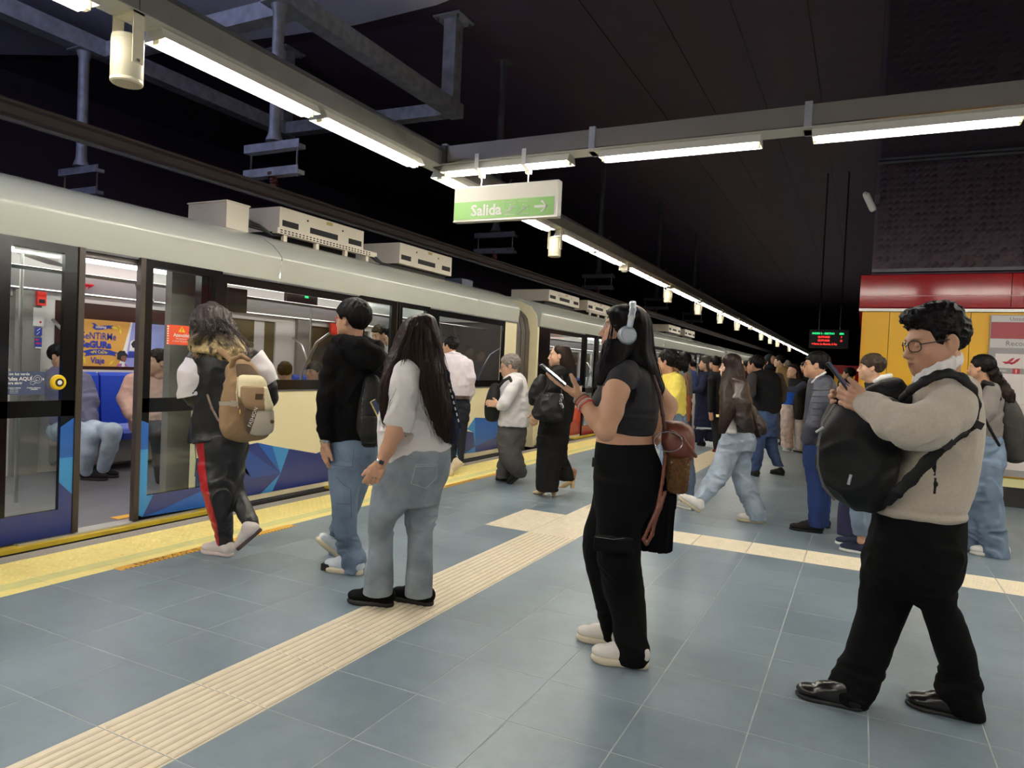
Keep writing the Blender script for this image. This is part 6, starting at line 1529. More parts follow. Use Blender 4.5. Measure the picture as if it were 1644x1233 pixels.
for nm, ch_, c0, n0, c1, n1 in (('left', [(320, 578, -.06, 21), (313, 602, -.085, 24), (308, 632, -.085, 21.5)], (318, 577, -.06), (.15, .98), (309, 635, -.085), (.25, -.97)), ('right', [(406, 576, .02, 19), (420, 598, .035, 19.5), (433, 618, .05, 16)], (408, 572, .02), (-.7, .7), (435, 614, .05), (.55, -.83))):
    SL = Field(.006); SL.chain(f.chainpts(ch_), .02); SL.dis.append(wr(.006, (12, 12, 12), 6, True, None, .2))
    for (c, n) in ((c0, n0), (c1, n1)): SL.cuts.append(lambda P, a=f.pt(*c), n=f.dir(n[0], n[1], 0): (P - a) @ n)
    f.garment('sleeve_panel', mat('white_sleeve', C(232, 226, 228), .6, noise=.04), SL, hide=False)
TR = Field(.0065)
TR.add(f.col([(696, 317, 398, 0, .8), (715, 316, 400, 0, .85), (740, 319, 394, 0, .85), (765, 322, 388, 0, .8), (780, 326, 384, 0, .75)], rd=.01), 0)
d1 = floor_d(362, 891) - D
TR.add(f.col([(745, 319, 366, -.05, .9), (775, 323, 373, -.06, 1.0), (800, 329, 376, -.06, 1.0), (830, 337, 374, -.04, 1.05), (855, 344, 374, d1, 1.1), (870, 347, 375, d1, 1.1), (882, 350, 374, d1, 1.0)], rd=.006), .03)
TR.add(f.col([(745, 360, 393, .06, .9), (770, 365, 390, .06, 1.0), (785, 370, 391, .05, 1.1), (800, 375, 397, .02, 1.1), (818, 379, 406, -.02, 1.0), (834, 384, 414, -.05, 1.0), (848, 392, 415, -.06, .9)], rd=.006), .03)
TR.dis.append(wr(.011, (10, 10, 14), 13, True, lambda P: .5 + .5 * np.exp(-((P[:, 2] - .45) / .15) ** 2), .35))
def stripe(V):
    p = proj(V); xl = np.interp(p[:, 1], [700, 716, 760, 800, 840, 885], [316, 317, 321, 328, 340, 346]); w_ = np.interp(p[:, 1], [716, 800, 885], [10, 9, 7])
    m = (p[:, 0] > xl - 3) & (p[:, 0] < xl + w_) & (((V - f.base) @ f.v) > -.06)
    c = np.tile(np.array(C(20, 20, 24)), (len(V), 1)); c[m] = C(176, 20, 34); return c
f.garment('track_pants', mat('striped_track_nylon', (1, 1, 1, 1), .42, bump=.15, bscale=80, vcol=True), TR, col=stripe)
MB().tube([f.pt(313, 712, -.1), f.pt(315, 740, -.11), f.pt(313, 765, -.11)], .003, 5).build('drawstring', M_RUBBER, f.t)
HF = Field(.006); HF.is_head = True; H.add(HF, (f.pt(350, 566), .056)); f.body([HF])
HL = hair_long(f, [f.col([(488, 332, 352, 0, 1), (493, 322, 362, 0, 1.1), (503, 313, 371, 0, 1.1), (520, 308, 377, 0, 1.1), (540, 307, 384, 0, 1.05), (556, 306, 394, -.02, 1.0), (566, 309, 396, -.05, .9), (573, 345, 388, -.1, .7), (580, 360, 380, -.12, .6)], rd=.01)], h=.006, amp=.010, freq=(48, 48, 20), seed=5, wave=.12)
def tipcol(V):
    n = vnoise(V * 45.0); z0 = f.pt(350, 536)[2]; t = np.clip((z0 - V[:, 2]) / .12, 0, 1) * np.clip(n * 2.6 - .7, 0, 1); t = t[:, None]
    return np.concatenate([np.array(C(44, 32, 28))[:3] * (1 - t) + np.array(C(196, 172, 120))[:3] * t, np.ones((len(V), 1))], 1)
pts = []
for k in range(16):
    x0 = 318 + RNG2.rand() * 50; x1 = 308 + RNG2.rand() * 90
    pts.append([f.pt(x0, 512, -.17), f.pt(x0 * .5 + x1 * .5 + 4 * math.sin(k), 532, -.2), f.pt(x1 - 5, 548, -.19), f.pt(x1 + 5, 560, -.18), f.pt(x1 - 2 + 8 * (x1 > 380), 574 - 6 * (x1 > 390), -.17)])
f.garment('hair', mat('blond_tipped_hair', (1, 1, 1, 1), .5, bump=.4, bscale=1.6, vcol=True, stretch=(80, 80, 14)), HL, hide=False, col=tipcol, extra=[wisps(RNG2, pts, 120, .0022, .013)])
a = on_floor(375, 894); b = on_floor(326, 886); dr = norm(b - a)
M_CANV = mat('white_canvas', C(228, 216, 210), .7); M_SOLEP = mat('off_white_rubber', C(226, 208, 202), .6)
f.shoe(a, dr, UPZ, .27, .095, 'sneaker', M_CANV, M_SOLEP)
MB().tube([a + dr * (.0 + .28 * .5) + np.cross(dr, UPZ) * .052 + UPZ * .022, a + dr * .25 + np.cross(dr, UPZ) * .04 + UPZ * .024], .0015, 4).build('sole_line', mat('red_line', C(170, 60, 60), .6), f.t)
hl = f.pt(421, 852, -.12); to = f.pt(388, 880, -.05); dr = norm(to - hl)
f.shoe(hl, dr, norm(-f.u * .75 + UPZ * .5 - f.v * .3), .25, .095, 'sneaker', M_CANV, mat('dark_outsole', C(84, 66, 62), .7))
# the backpack
M_TAN = fabric('tan_canvas', C(150, 122, 92), .85, noise=.08); M_BRN = fabric('brown_canvas', C(84, 66, 50), .85); M_CRM = fabric('cream_canvas', C(226, 214, 176), .8, noise=.05); M_LGC = fabric('pale_grey_canvas', C(190, 180, 164), .85, noise=.05)
bk = thing('backpack', 'tan and cream backpack on the woman in striped track pants', 'backpack', f.pt(398, 645, -.25))
BK = Field(.006); BK.add(f.col([(578, 374, 402, -.2, .9), (590, 364, 411, -.22, .9), (608, 361, 421, -.24, .85), (635, 357, 431, -.25, .8), (660, 353, 437, -.25, .8), (685, 352, 438, -.25, .8), (700, 360, 430, -.24, .75), (709, 374, 410, -.22, .7)], ex=2.5, rd=.03), 0); BK.dis.append(wr(.006, (10, 10, 10), 3, True, None, .2))
fmesh('bag', BK, M_TAN, bk)
strap('top_handle', [f.pt(372, 588, -.3), f.pt(375, 577, -.31), f.pt(388, 571, -.31), f.pt(398, 577, -.3)], .02, M_TAN, bk, ROOTLOC[bk.name], sides=UPZ, e=.7)
TPB = Field(.006); TPB.add(f.col([(584, 378, 402, -.31, .5), (603, 380, 418, -.345, .5), (612, 382, 420, -.35, .45)], ex=2.6, rd=.015), 0); fmesh('top_panel', TPB, M_BRN, bk)
CPF = Field(.005); CPF.add(f.col([(602, 384, 420, -.36, .6), (612, 381, 428, -.38, .55), (640, 382, 434, -.4, .5)], ex=2.8, rd=.015), 0); fmesh('cream_panel', CPF, M_CRM, bk)
def plate(pts, dz0, thick, m, nm, par=bk):
    F_ = [f.pt(x, y, dz) for x, y, dz in pts]; return MB().poly(F_, f.v * thick).build(nm, m, par)
FLP = Field(.005); FLP.add(f.col([(620, 386, 430, -.44, .5), (640, 386, 436, -.45, .5), (652, 392, 440, -.45, .5), (659, 400, 436, -.44, .45)], ex=3.4, rd=.012), 0)
def flapcol(V):
    p = proj(V); c = np.tile(np.array(C(150, 122, 92)), (len(V), 1)); m = p[:, 0] > 424 + (p[:, 1] - 620) * .03; c[m] = C(226, 214, 176); return c
V_, Q_ = FLP.mesh(); o = link('pocket_flap', np_mesh('pocket_flap', V_, Q_, mat('flap_canvas', (1, 1, 1, 1), .85, vcol=True, bump=.2, bscale=200), ROOTLOC[bk.name], col=flapcol(V_)), bk); ROOTLOC[o.name] = ROOTLOC[bk.name]
MB().ob(f.pt(416, 637, -.55), f.u * .022, f.dir(.05, 1, .0) * .018, f.v * .002).build('flap_badge', M_BRN, o)
FP = Field(.005); FP.add(f.col([(655, 393, 440, -.41, .6), (675, 391, 441, -.42, .6), (690, 394, 440, -.41, .55), (699, 402, 432, -.39, .5)], ex=3.2, rd=.02), 0)
def pcol(V):
    p = proj(V); c = np.tile(np.array(C(190, 180, 164)), (len(V), 1)); m = p[:, 0] < 413 - (p[:, 1] - 660) * .33; c[m] = C(84, 66, 50); return c
V_, Q_ = FP.mesh(); o = link('front_pocket', np_mesh('front_pocket', V_, Q_, mat('pocket_canvas', (1, 1, 1, 1), .85, vcol=True, bump=.2, bscale=200), ROOTLOC[bk.name], col=pcol(V_)), bk); ROOTLOC[o.name] = ROOTLOC[bk.name]
lettering('FASHION', f.pt(402.5, 686, -.535), f.dir(.3, .95, 0), f.dir(-.95, .3, 0), .03, M_WHITE, bk, sx=1.0)
MB().lathe(f.pt(437, 677, -.5), [(.013, 0), (.013, .003)], 6, f.v).build('round_badge', M_BRN, bk)
strap('piping', [f.pt(381, 606, -.39), f.pt(380, 630, -.41), f.pt(382, 655, -.41)], .005, M_CRM, bk, ROOTLOC[bk.name])
strap('zip', [f.pt(376, 592, -.36), f.pt(365, 620, -.33), f.pt(363, 640, -.32)], .003, M_BRN, bk, ROOTLOC[bk.name])
SPK = Field(.006); SPK.add(f.col([(640, 354, 380, -.3, .7), (660, 352, 382, -.31, .7), (690, 356, 384, -.3, .65), (703, 368, 388, -.28, .5)], ex=2.4, rd=.02), 0); fmesh('side_pocket', SPK, M_TAN, bk)
MB().ob(f.pt(367, 648, -.43), f.u * .055, f.dir(-.1, 1, 0) * .012, f.v * .003).ob(f.pt(375, 648, -.44), f.u * .016, UPZ * .018, f.v * .004).build('buckle_strap', M_LGC, bk)
for (x, y) in ((385, 662), (393, 670)): MB().tube([f.pt(x, y - 4, -.45), f.pt(x + 1, y + 3, -.46)], .005, 6).build('zip_puller', mat('brass_puller', C(170, 140, 80), .4, .6), bk)
strap('shoulder_strap', [f.pt(378, 585, -.25), f.pt(358, 566, -.22), f.pt(338, 556, -.15), f.pt(318, 562, -.1), f.pt(312, 572, -.04)], .02, M_TAN, bk, ROOTLOC[bk.name], sides=f.v, e=.5)
strap('lower_strap', [f.pt(333, 634, -.17), f.pt(340, 655, -.2), f.pt(351, 676, -.24)], .008, fabric('grey_strap', C(120, 104, 96), .8), bk, ROOTLOC[bk.name])
# ================================================================ people farther along the platform and in the train
def cloth(c, rough=.85): return fabric('cloth_%d_%d_%d' % c, C(*c), rough, noise=.08, ns=20, bump=.15)
SHORT = [(-.13, -.06), (-.07, -.07), (-.04, -.03), (-.03, .015), (.0, .02), (.015, -.005), (.03, .01), (.045, .05), (.12, .055)]
def person(label, root, head, face, torso, tcol, legs, lcol, shoes, hair='short', hcol=None, skin='tan', arms=(), hands=(), h=.011, D=None, female=False, ratio=.75, pelvis=None, shoe_col=(24, 22, 22), sole_col=(30, 28, 28), sleeve=None, glasses=None, group=None, tname='top', lname='trousers', longcols=None, pitch=0, line=None, hm=None, arm_skin=(), wr_=.008, neck=None, sstyle='sneaker', tratio=None, hands_side=-1):
    """head: (px x, px y of the eye line, px height); arms/legs: pixel chains or rows"""
    D = floor_d(*root) if D is None else D
    f = Fig(label, root, D, skin, group=group)
    hh = head[2] * D / FPX
    H = Head(f.pt(head[0], head[1], head[3] if len(head) > 3 else 0), hh, f.face(face, pitch), female=female); f.head = H
    hd_ = max(h * .75, .0045)
    T = Field(h); T.add(f.col(torso, tratio or ratio, 2.2, rd=.01), 0)
    sl = Field(h) if sleeve else T
    for a in arms: sl.chain(f.chainpts(a), .025)
    T.dis.append(wr(wr_, (9, 9, 10), 3, True, None, .25))
    f.garment(tname, cloth(tcol) if isinstance(tcol, tuple) else tcol, T)
    if sleeve: f.garment('sleeve', cloth(sleeve), sl)
    L = Field(h)
    if pelvis: L.add(f.col(pelvis, ratio, rd=.008), 0)
    for l in legs: L.add(f.col(l, .95, rd=.006), .03)
    L.dis.append(wr(wr_, (9, 9, 14), 5, True, None, .3))
    if legs or pelvis: f.garment(lname, cloth(lcol) if isinstance(lcol, tuple) else lcol, L)
    fine = []
    HF = Field(hd_); HF.is_head = True
    nk = neck or (head[0] + 3, torso[0][0] + 4)
    H.add(HF, (f.pt(nk[0], nk[1], head[3] if len(head) > 3 else 0), .055)); fine.append(HF)
    if hands or arm_skin:
        HN = Field(max(h * .55, .005))
        for a in arm_skin: HN.chain(f.chainpts(a), .015)
        for (x, y, dz, dr, dn, sd) in hands:
            W_ = f.pt(x, y, dz); d_ = f.dir(*dr)
            for c in hand_chains(W_ - d_ * .02, d_, f.dir(*dn), sd, .98, curl=(.35, .5, .4)): HN.chain(c, .012)
        fine.append(HN)
    f.body(fine, .02 if h > .012 else .016)
    hm = hm or M_HBLACK
    if hair == 'short': f.garment('hair', hm, hairline_field(H, line or SHORT, (.087, .107, .094), (0, -.02, .036), hd_, disp=wr(.007, (45, 45, 30), 3)), hide=False)
    elif hair == 'long':
        f.garment('hair', hm, hair_long(f, [f.col(c, 1.0, rd=.008) for c in longcols], h=max(h * .8, .006), amp=.0028, freq=(45, 45, 2.5), seed=3), hide=False)
    for (hx, hy, tx, ty) in shoes:
        a = on_floor(hx, hy); b = on_floor(tx, ty); Ls = min(max(np.linalg.norm(b - a), .24), .3)
        f.shoe(a, b - a, UPZ, Ls, .1, sstyle, cloth(shoe_col), cloth(sole_col), h=max(h, .008))
    if glasses: f.glasses(glasses)
    return f
CREAMS = (222, 206, 180)
f = person('man in a white dress shirt and dark trousers on the yellow strip by the train', (733, 762), (722, 556, 29), -35,
    [(567, 712, 738), (572, 706, 748), (583, 703, 757), (600, 706, 759), (620, 710, 757), (636, 714, 753)], (226, 216, 222),
    [[(650, 728, 754), (680, 730, 751), (700, 733, 748), (725, 735, 746), (744, 736, 745)], [(650, 712, 738, .06), (690, 717, 735, .06), (720, 722, 733, .06), (750, 721, 730, .06)]], (34, 36, 46), [(726, 765, 706, 761)],
    pelvis=[(635, 715, 753), (655, 714, 754), (675, 714, 751)], arms=[[(752, 584, -.05, 7), (756, 605, -.06, 7), (756, 630, .05, 6), (750, 642, .1, 5)]], shoe_col=CREAMS, sole_col=(206, 190, 160), h=.009)
MB().lathe(f.pt(734, 637), [(.152, -.02), (.158, -.018), (.158, .018), (.152, .02)], 20).build('belt', mat('brown_belt', C(70, 56, 50), .5), f.t)
CL = Field(.008); CL.chain([(f.pt(716, 570, -.05), .02), (f.pt(727, 566, -.08), .02), (f.pt(738, 569, -.03), .02)], .01); f.garment('collar', cloth((226, 216, 222)), CL, hide=False)
f.shoe(f.pt(747, 745), norm(f.pt(728, 757) - f.pt(747, 745)), norm(UPZ * .7 - f.u * .6), .28, .1, 'sneaker', cloth(CREAMS), cloth((206, 190, 160)))
f = person('older woman with short grey hair and glasses in a white blouse and grey trousers', (815, 775), (818, 588, 35), -8,
    [(598, 815, 836), (605, 811, 842), (620, 805, 847), (640, 801, 850), (660, 800, 849), (684, 799, 848)], (232, 228, 228),
    [[(695, 799, 834, -.05), (720, 800, 836, -.05), (740, 805, 842, -.05), (754, 814, 846, -.05), (766, 824, 843, -.05)], [(695, 810, 845, .08), (725, 804, 832, .08), (748, 798, 822, .08), (768, 797, 817, .08)]], (82, 80, 80), [(824, 774, 796, 770)],
    pelvis=[(678, 801, 846), (695, 799, 845), (715, 798, 842)], hair='short', hm=M_HGREY, skin='mid', arms=[[(830, 614, -.14, 9), (820, 630, -.2, 10), (811, 646, -.22, 10), (806, 651, -.2, 9)]],
    arm_skin=[[(808, 648, -.2, 6), (799, 649, -.18, 5)]], hands=[(799, 649, -.18, (-.95, .1, .1), (0, -.3, -1), -1)], female=True, glasses=(.12, .1, .3, 1), pitch=-14, h=.008,
    line=[(-.13, -.085), (-.06, -.09), (-.03, -.05), (.0, -.03), (.02, .0), (.04, .04), (.06, .06), (.12, .07)], tratio=.85)
f.shoe(f.pt(846, 758, -.05), norm(f.pt(822, 776, -.05) - f.pt(846, 758, -.05)), norm(UPZ * .8 - f.u * .6), .27, .1, 'chunky', cloth((30, 28, 28)), cloth((34, 32, 32)))
bk = thing('backpack', 'black backpack hanging on the front of the grey haired woman in the white blouse', 'backpack', f.pt(790, 648, -.1))
BK = Field(.009); BK.add(f.col([(615, 790, 802, -.05, 1.2), (630, 783, 803, -.05, 1.1), (650, 778, 803, -.05, 1.1), (668, 778, 801, -.05, 1.1), (677, 782, 798, -.05, 1)], ex=2.4, rd=.03), 0); fmesh('bag', BK, M_NYLB, bk)
strap('shoulder_strap', [f.pt(800, 622, -.16), f.pt(809, 611, -.18), f.pt(818, 606, -.17), f.pt(823, 616, -.2)], .018, M_NYLB, bk, ROOTLOC[bk.name])
f = person('woman in a black trouser suit and beige block heels with long dark hair', (880, 796), (897, 571, 35), -6,
    [(586, 890, 912), (592, 884, 920), (605, 878, 925), (630, 872, 924), (655, 868, 921), (678, 866, 918)], (17, 16, 16),
    [[(700, 863, 906, -.05), (730, 862, 902, -.05), (760, 861, 898, -.05), (787, 861, 896, -.05)], [(700, 875, 913, .08), (730, 882, 910, .08), (750, 887, 917, .08), (770, 893, 922, .08)]], (13, 12, 13), [],
    pelvis=[(675, 867, 916), (695, 864, 914), (715, 863, 911)], hair='long', hm=M_HBROWN, skin='mid', female=True, h=.008, arms=[[(898, 600, -.15, 12), (884, 625, -.2, 12), (872, 645, -.22, 10), (862, 662, -.22, 8)]],
    hands=[(861, 664, -.22, (-.2, -.95, 0), (0, 0, -1), -1)], longcols=[[(554, 896, 908), (557, 890, 914), (565, 888, 918), (580, 893, 922), (595, 900, 924), (612, 908, 926)]], tratio=.8)
f.hair_cut = True
M_BEIGE = mat('beige_patent', C(214, 186, 140), .4)
for (hx, hy, tx, ty, lift) in ((892, 796, 859, 793, 0), (921, 790, 894, 790, .05)):
    a = on_floor(hx, hy) + UPZ * lift; b = on_floor(tx, ty); dr = norm(b - a); hl = a + UPZ * .085
    SF = Field(.007); SF.add(prim_rc(hl + dr * .01, hl + dr * .05, .027, .026), .02); SF.add(prim_rc(hl + dr * .05 - UPZ * .004, a + dr * .17 + UPZ * .03, .024, .03), .02); SF.add(prim_rc(a + dr * .17 + UPZ * .025, a + dr * .245 + UPZ * .016, .032, .014), .02)
    SF.cuts.append(lambda P, a=a: a[2] - P[:, 2]); so = fmesh('shoe', SF, M_BEIGE, f.t)
    MB().lathe(a + dr * .02, [(.022, 0), (.024, .02), (.028, .08)], 10).build('block_heel', M_BEIGE, so)
    sk = Field(.008); sk.add(prim_rc(hl + dr * .02 + UPZ * .02, hl + dr * .01 + UPZ * .1, .03, .035), .01); fmesh('ankle', sk, cloth((176, 126, 96)), f.t)
hb = thing('handbag', 'black handbag with a silver chain charm on the woman in the black suit', 'bag', f.pt(885, 655, -.3))
BK = Field(.008); BK.add(f.col([(632, 868, 902, -.3, .6), (650, 860, 906, -.32, .6), (668, 858, 905, -.32, .6), (677, 864, 900, -.3, .5)], ex=2.4, rd=.03), 0); BK.add(f.col([(602, 866, 876, -.2, .9), (615, 856, 876, -.22, .9), (635, 849, 872, -.22, .8), (650, 850, 866, -.22, .7)], rd=.02), .02); BK.dis.append(wr(.012, (12, 12, 12), 3)); fmesh('bag', BK, M_NYLB, hb)
strap('shoulder_strap', [f.pt(868, 640, -.34), f.pt(886, 605, -.22), f.pt(896, 590, -.17), f.pt(904, 610, -.25), f.pt(900, 640, -.36)], .009, M_NYLB, hb, ROOTLOC[hb.name])
ch_ = MB()
for k in range(9): ch_.tube([f.pt(901 + 1.6 * math.sin(k), 634 + k * 2.4, -.43) + .012 * (math.cos(a * 1.05) * f.u + math.sin(a * 1.05) * UPZ) for a in range(6)], .003, 4, closed=True)
ch_.build('chain_charm', M_SILVER, hb)

f = person('woman in a yellow sweater and blue jeans with dark hair in a loose bun', (1098, 818), (1071, 581, 37), -25,
    [(597, 1068, 1088), (603, 1063, 1096), (618, 1058, 1100), (640, 1056, 1101), (658, 1060, 1101), (668, 1063, 1100)], (240, 218, 104),
    [[(690, 1066, 1106), (730, 1074, 1112), (765, 1086, 1116), (790, 1090, 1114), (806, 1092, 1110)], [(690, 1060, 1092, .1), (740, 1058, 1086, .1), (800, 1056, 1078, .1)]], M_JMID, [(1110, 820, 1091, 814), (1076, 814, 1054, 808)],
    pelvis=[(662, 1063, 1101), (680, 1063, 1104), (700, 1064, 1106)], female=True, shoe_col=(222, 216, 206), sole_col=(226, 220, 206), h=.009, arms=[[(1086, 610, -.14, 10), (1080, 640, -.2, 10), (1066, 655, -.2, 8)]],
    line=[(-.13, -.075), (-.06, -.07), (-.03, -.04), (.0, -.02), (.02, .0), (.045, .045), (.12, .06)])
BN = Field(.008); BN.add(prim_ell(f.head.w(0, -.135, .0), np.eye(3), (.06, .06, .055)), .02); BN.add(prim_ell(f.head.w(.03, -.17, -.04), np.eye(3), (.035, .04, .05)), .03); BN.dis.append(wr(.02, (30, 30, 30), 4)); f.garment('hair_bun', M_HBLACK, BN, hide=False)

D = floor_d(1195, 838)
f = person('woman with very long straight hair, brown leather jacket and wide pale jeans striding left', (1195, 838), (1174, 589, 38), -4,
    [(604, 1168, 1188), (612, 1160, 1198), (630, 1156, 1204), (650, 1156, 1206), (672, 1158, 1206), (692, 1162, 1208)], mat('dark_brown_leather', C(58, 46, 42), .36, noise=.15, bump=.3, bscale=50, coat=.15),
    [[(708, 1156, 1196, -.05), (728, 1150, 1186, -.05), (748, 1142, 1178, -.05), (770, 1130, 1168, -.05), (790, 1119, 1150, -.05), (806, 1111, 1133, -.05), (820, 1111, 1126, -.05)], [(708, 1168, 1212, .06), (735, 1172, 1206, .06), (765, 1174, 1206, .06), (795, 1184, 1220, .04), (818, 1196, 1228, .0), (834, 1201, 1231, .0)]], M_JLIGHT, [(1230, 841, 1182, 835)],
    pelvis=[(690, 1161, 1212), (705, 1158, 1213), (722, 1154, 1210)], hair='long', hm=hair_mat('straight_brown_hair', C(40, 29, 26), .36), skin='light', female=True, h=.0075, tname='jacket', lname='jeans',
    arms=[[(1186, 617, -.14, 13), (1190, 645, -.2, 15), (1192, 668, -.18, 14), (1203, 684, -.06, 11), (1214, 690, .05, 9)], [(1200, 660, .1, 12), (1218, 684, .1, 10), (1224, 690, .1, 8)]], shoe_col=(226, 222, 216), sole_col=(206, 192, 160), tratio=.85, wr_=.012,
    longcols=[[(568, 1170, 1182), (571, 1164, 1188), (578, 1160, 1192), (592, 1160, 1195), (610, 1158, 1196, -.03), (630, 1156, 1193, -.1), (655, 1155, 1186, -.17), (680, 1154, 1172, -.2), (696, 1154, 1164, -.2)], [(610, 1178, 1199, -.06, .8), (640, 1184, 1203, -.12, .8), (665, 1194, 1210, -.14, .8), (690, 1206, 1218, -.1, .8), (702, 1213, 1221, -.06, .8)]])
f.shoe(f.pt(1124, 824, -.06), norm(f.pt(1090, 800, -.06) - f.pt(1124, 824, -.06)), norm(UPZ * .7 + f.u * .7 - f.u * 0), .27, .1, 'sneaker', cloth((226, 222, 216)), cloth((206, 192, 160)))
WT = Field(.009); WT.add(f.col([(660, 1160, 1180, -.1, .8), (680, 1162, 1182, -.1, .8), (696, 1163, 1184, -.1, .8)], rd=.01), 0); f.garment('white_top', M_SHIRTW, WT, hide=False)

f = person('broad man in a black knitted vest with grey sleeves and blue jeans walking away', (1222, 764), (1212, 586, 29), -30,
    [(594, 1208, 1236), (598, 1204, 1246), (610, 1202, 1254), (635, 1207, 1256), (655, 1210, 1252), (664, 1212, 1248)], (13, 13, 17),
    [[(690, 1206, 1230, -.05), (715, 1206, 1228, -.05), (740, 1205, 1224, -.05), (756, 1204, 1220, -.05)], [(690, 1222, 1249, .05), (712, 1226, 1248, .05), (732, 1234, 1252, .05), (748, 1242, 1258, .05)]], M_JDARK, [(1217, 766, 1203, 761), (1259, 764, 1238, 760)],
    pelvis=[(660, 1209, 1249), (680, 1206, 1250), (700, 1206, 1249)], arms=[[(1208, 606, -.06, 8), (1205, 622, -.1, 8), (1206, 631, -.1, 7.5)], [(1250, 606, .1, 8), (1257, 625, .12, 7), (1256, 642, .1, 6)]], sleeve=(62, 60, 62), h=.011, skin='brown')
f = person('man in a navy quilted jacket, blue trousers and shiny black shoes', (1300, 855), (1309, 586, 40), -4,
    [(602, 1303, 1332), (612, 1298, 1340), (630, 1295, 1346), (660, 1292, 1346), (690, 1288, 1344), (712, 1286, 1338)], fabric('navy_quilted_nylon', C(52, 54, 68), .45, noise=.1, spec=.5),
    [[(735, 1290, 1330), (770, 1294, 1327), (810, 1297, 1326), (846, 1298, 1324)], [(735, 1300, 1336, .15), (800, 1304, 1334, .15), (844, 1306, 1330, .15)]], (34, 54, 102), [(1323, 857, 1266, 849), (1334, 848, 1290, 842)],
    pelvis=[(705, 1289, 1336), (730, 1289, 1334), (750, 1291, 1332)], arms=[[(1322, 618, -.16, 15), (1318, 650, -.22, 15), (1306, 685, -.24, 13), (1297, 704, -.2, 11)]], h=.0085, glasses=(.02, .02, .024, 1), wr_=.004, tname='jacket', sstyle='dress')
jk = [c for c in f.t.children if c.name.startswith('jacket')][0]
CL = Field(.007); CL.chain([(f.pt(1304, 614, -.04), .01), (f.pt(1312, 606, -.09), .011), (f.pt(1325, 598, -.08), .012)], .01); f.garment('shirt_collar', M_SHIRTW, CL, hide=False)
qs = MB()
for k in range(9):
    y = 626 + k * 10
    qs.tube([f.pt(1304, y, -.345), f.pt(1318, y + 1, -.372), f.pt(1331, y, -.33)], .003, 4)
qs.build('quilt_seams', mat('seam_navy', C(34, 36, 46), .7), jk)
f = person('short haired person in a striped white collar behind the big black chest backpack', (1378, 890), (1398, 590, 40), -2,
    [(604, 1396, 1428), (614, 1390, 1440), (640, 1386, 1446), (680, 1386, 1446), (720, 1388, 1440)], (28, 28, 32),
    [[(740, 1362, 1412), (780, 1362, 1408), (820, 1363, 1402), (858, 1366, 1394)], [(740, 1376, 1420, .15), (800, 1374, 1412, .15), (856, 1372, 1400, .15)]], M_JMID, [(1397, 892, 1359, 884), (1390, 880, 1354, 874)],
    pelvis=[(710, 1380, 1440), (740, 1370, 1430), (765, 1366, 1420)], h=.0085, hm=hair_mat('dark_brown_short_hair', C(58, 46, 38), .4), shoe_col=(48, 52, 74), sole_col=(222, 220, 216), skin='mid', female=True, line=[(-.13, -.08), (-.06, -.085), (-.035, -.02), (.0, .0), (.02, -.015), (.04, .02), (.07, .035), (.12, .045)],
    arm_skin=[[(1384, 852, 0, 6), (1382, 868, 0, 6)]])
CL = Field(.007); CL.chain([(f.pt(1404, 612, -.06), .016), (f.pt(1416, 606, -.09), .02), (f.pt(1429, 603, -.06), .02)], .01); f.garment('striped_collar', M_SHIRTW, CL, hide=False)
nb = thing('tote_bag', 'navy bag hanging low between the blue trousers and the jeans behind the big backpack', 'bag', f.pt(1358, 838, .05))
BK = Field(.009); BK.add(f.col([(806, 1346, 1372, .05, .6), (830, 1344, 1375, .05, .6), (860, 1343, 1376, .05, .6)], ex=3, rd=.012), 0); fmesh('bag', BK, fabric('navy_bag_cloth', C(38, 38, 66), .8), nb)
strap('handle', [f.pt(1350, 808, .05), f.pt(1356, 780, .05), f.pt(1366, 778, .05), f.pt(1370, 808, .05)], .008, MATS['navy_bag_cloth'], nb, ROOTLOC[nb.name])
f = person('woman with a dark ponytail, grey sweater and baggy jeans in front of the yellow wall', (1592, 893), (1574, 591, 39), -18,
    [(612, 1572, 1596), (620, 1566, 1604), (640, 1560, 1610), (665, 1560, 1610), (690, 1560, 1608), (706, 1560, 1606)], (122, 116, 112),
    [[(740, 1556, 1612), (770, 1554, 1608), (805, 1561, 1610), (845, 1569, 1615), (893, 1573, 1620)], [(740, 1548, 1590, .12), (790, 1547, 1580, .12), (840, 1546, 1574, .12), (880, 1548, 1572, .12)]], M_JMID, [(1622, 896, 1556, 889), (1574, 885, 1546, 881)],
    pelvis=[(700, 1558, 1608), (722, 1556, 1613), (745, 1555, 1613)], female=True, h=.009, shoe_col=(226, 222, 216), sole_col=(222, 216, 206), arms=[[(1592, 630, -.14, 12), (1584, 660, -.18, 12), (1570, 682, -.16, 9)]], wr_=.01,
    line=[(-.13, -.07), (-.06, -.06), (-.03, -.02), (.0, .0), (.03, .02), (.05, .05), (.12, .06)])
PT = Field(.009); PT.chain([(f.head.w(0, -.11, -.03), .035), (f.pt(1606, 622, 0), .045), (f.pt(1616, 634, -.05), .04), (f.pt(1622, 642, -.06), .02)], .03); PT.dis.append(wr(.02, (28, 28, 14), 4)); f.garment('ponytail', M_HBROWN, PT, hide=False)
MB().tube([f.head.w(.088, -.01, -.012), f.head.w(.092, .0, -.034)], .005, 6).build('earbud', M_WHITE, f.t)
bk = thing('backpack', 'dark grey backpack on the woman with the ponytail at the right edge', 'backpack', f.pt(1625, 690, 0))
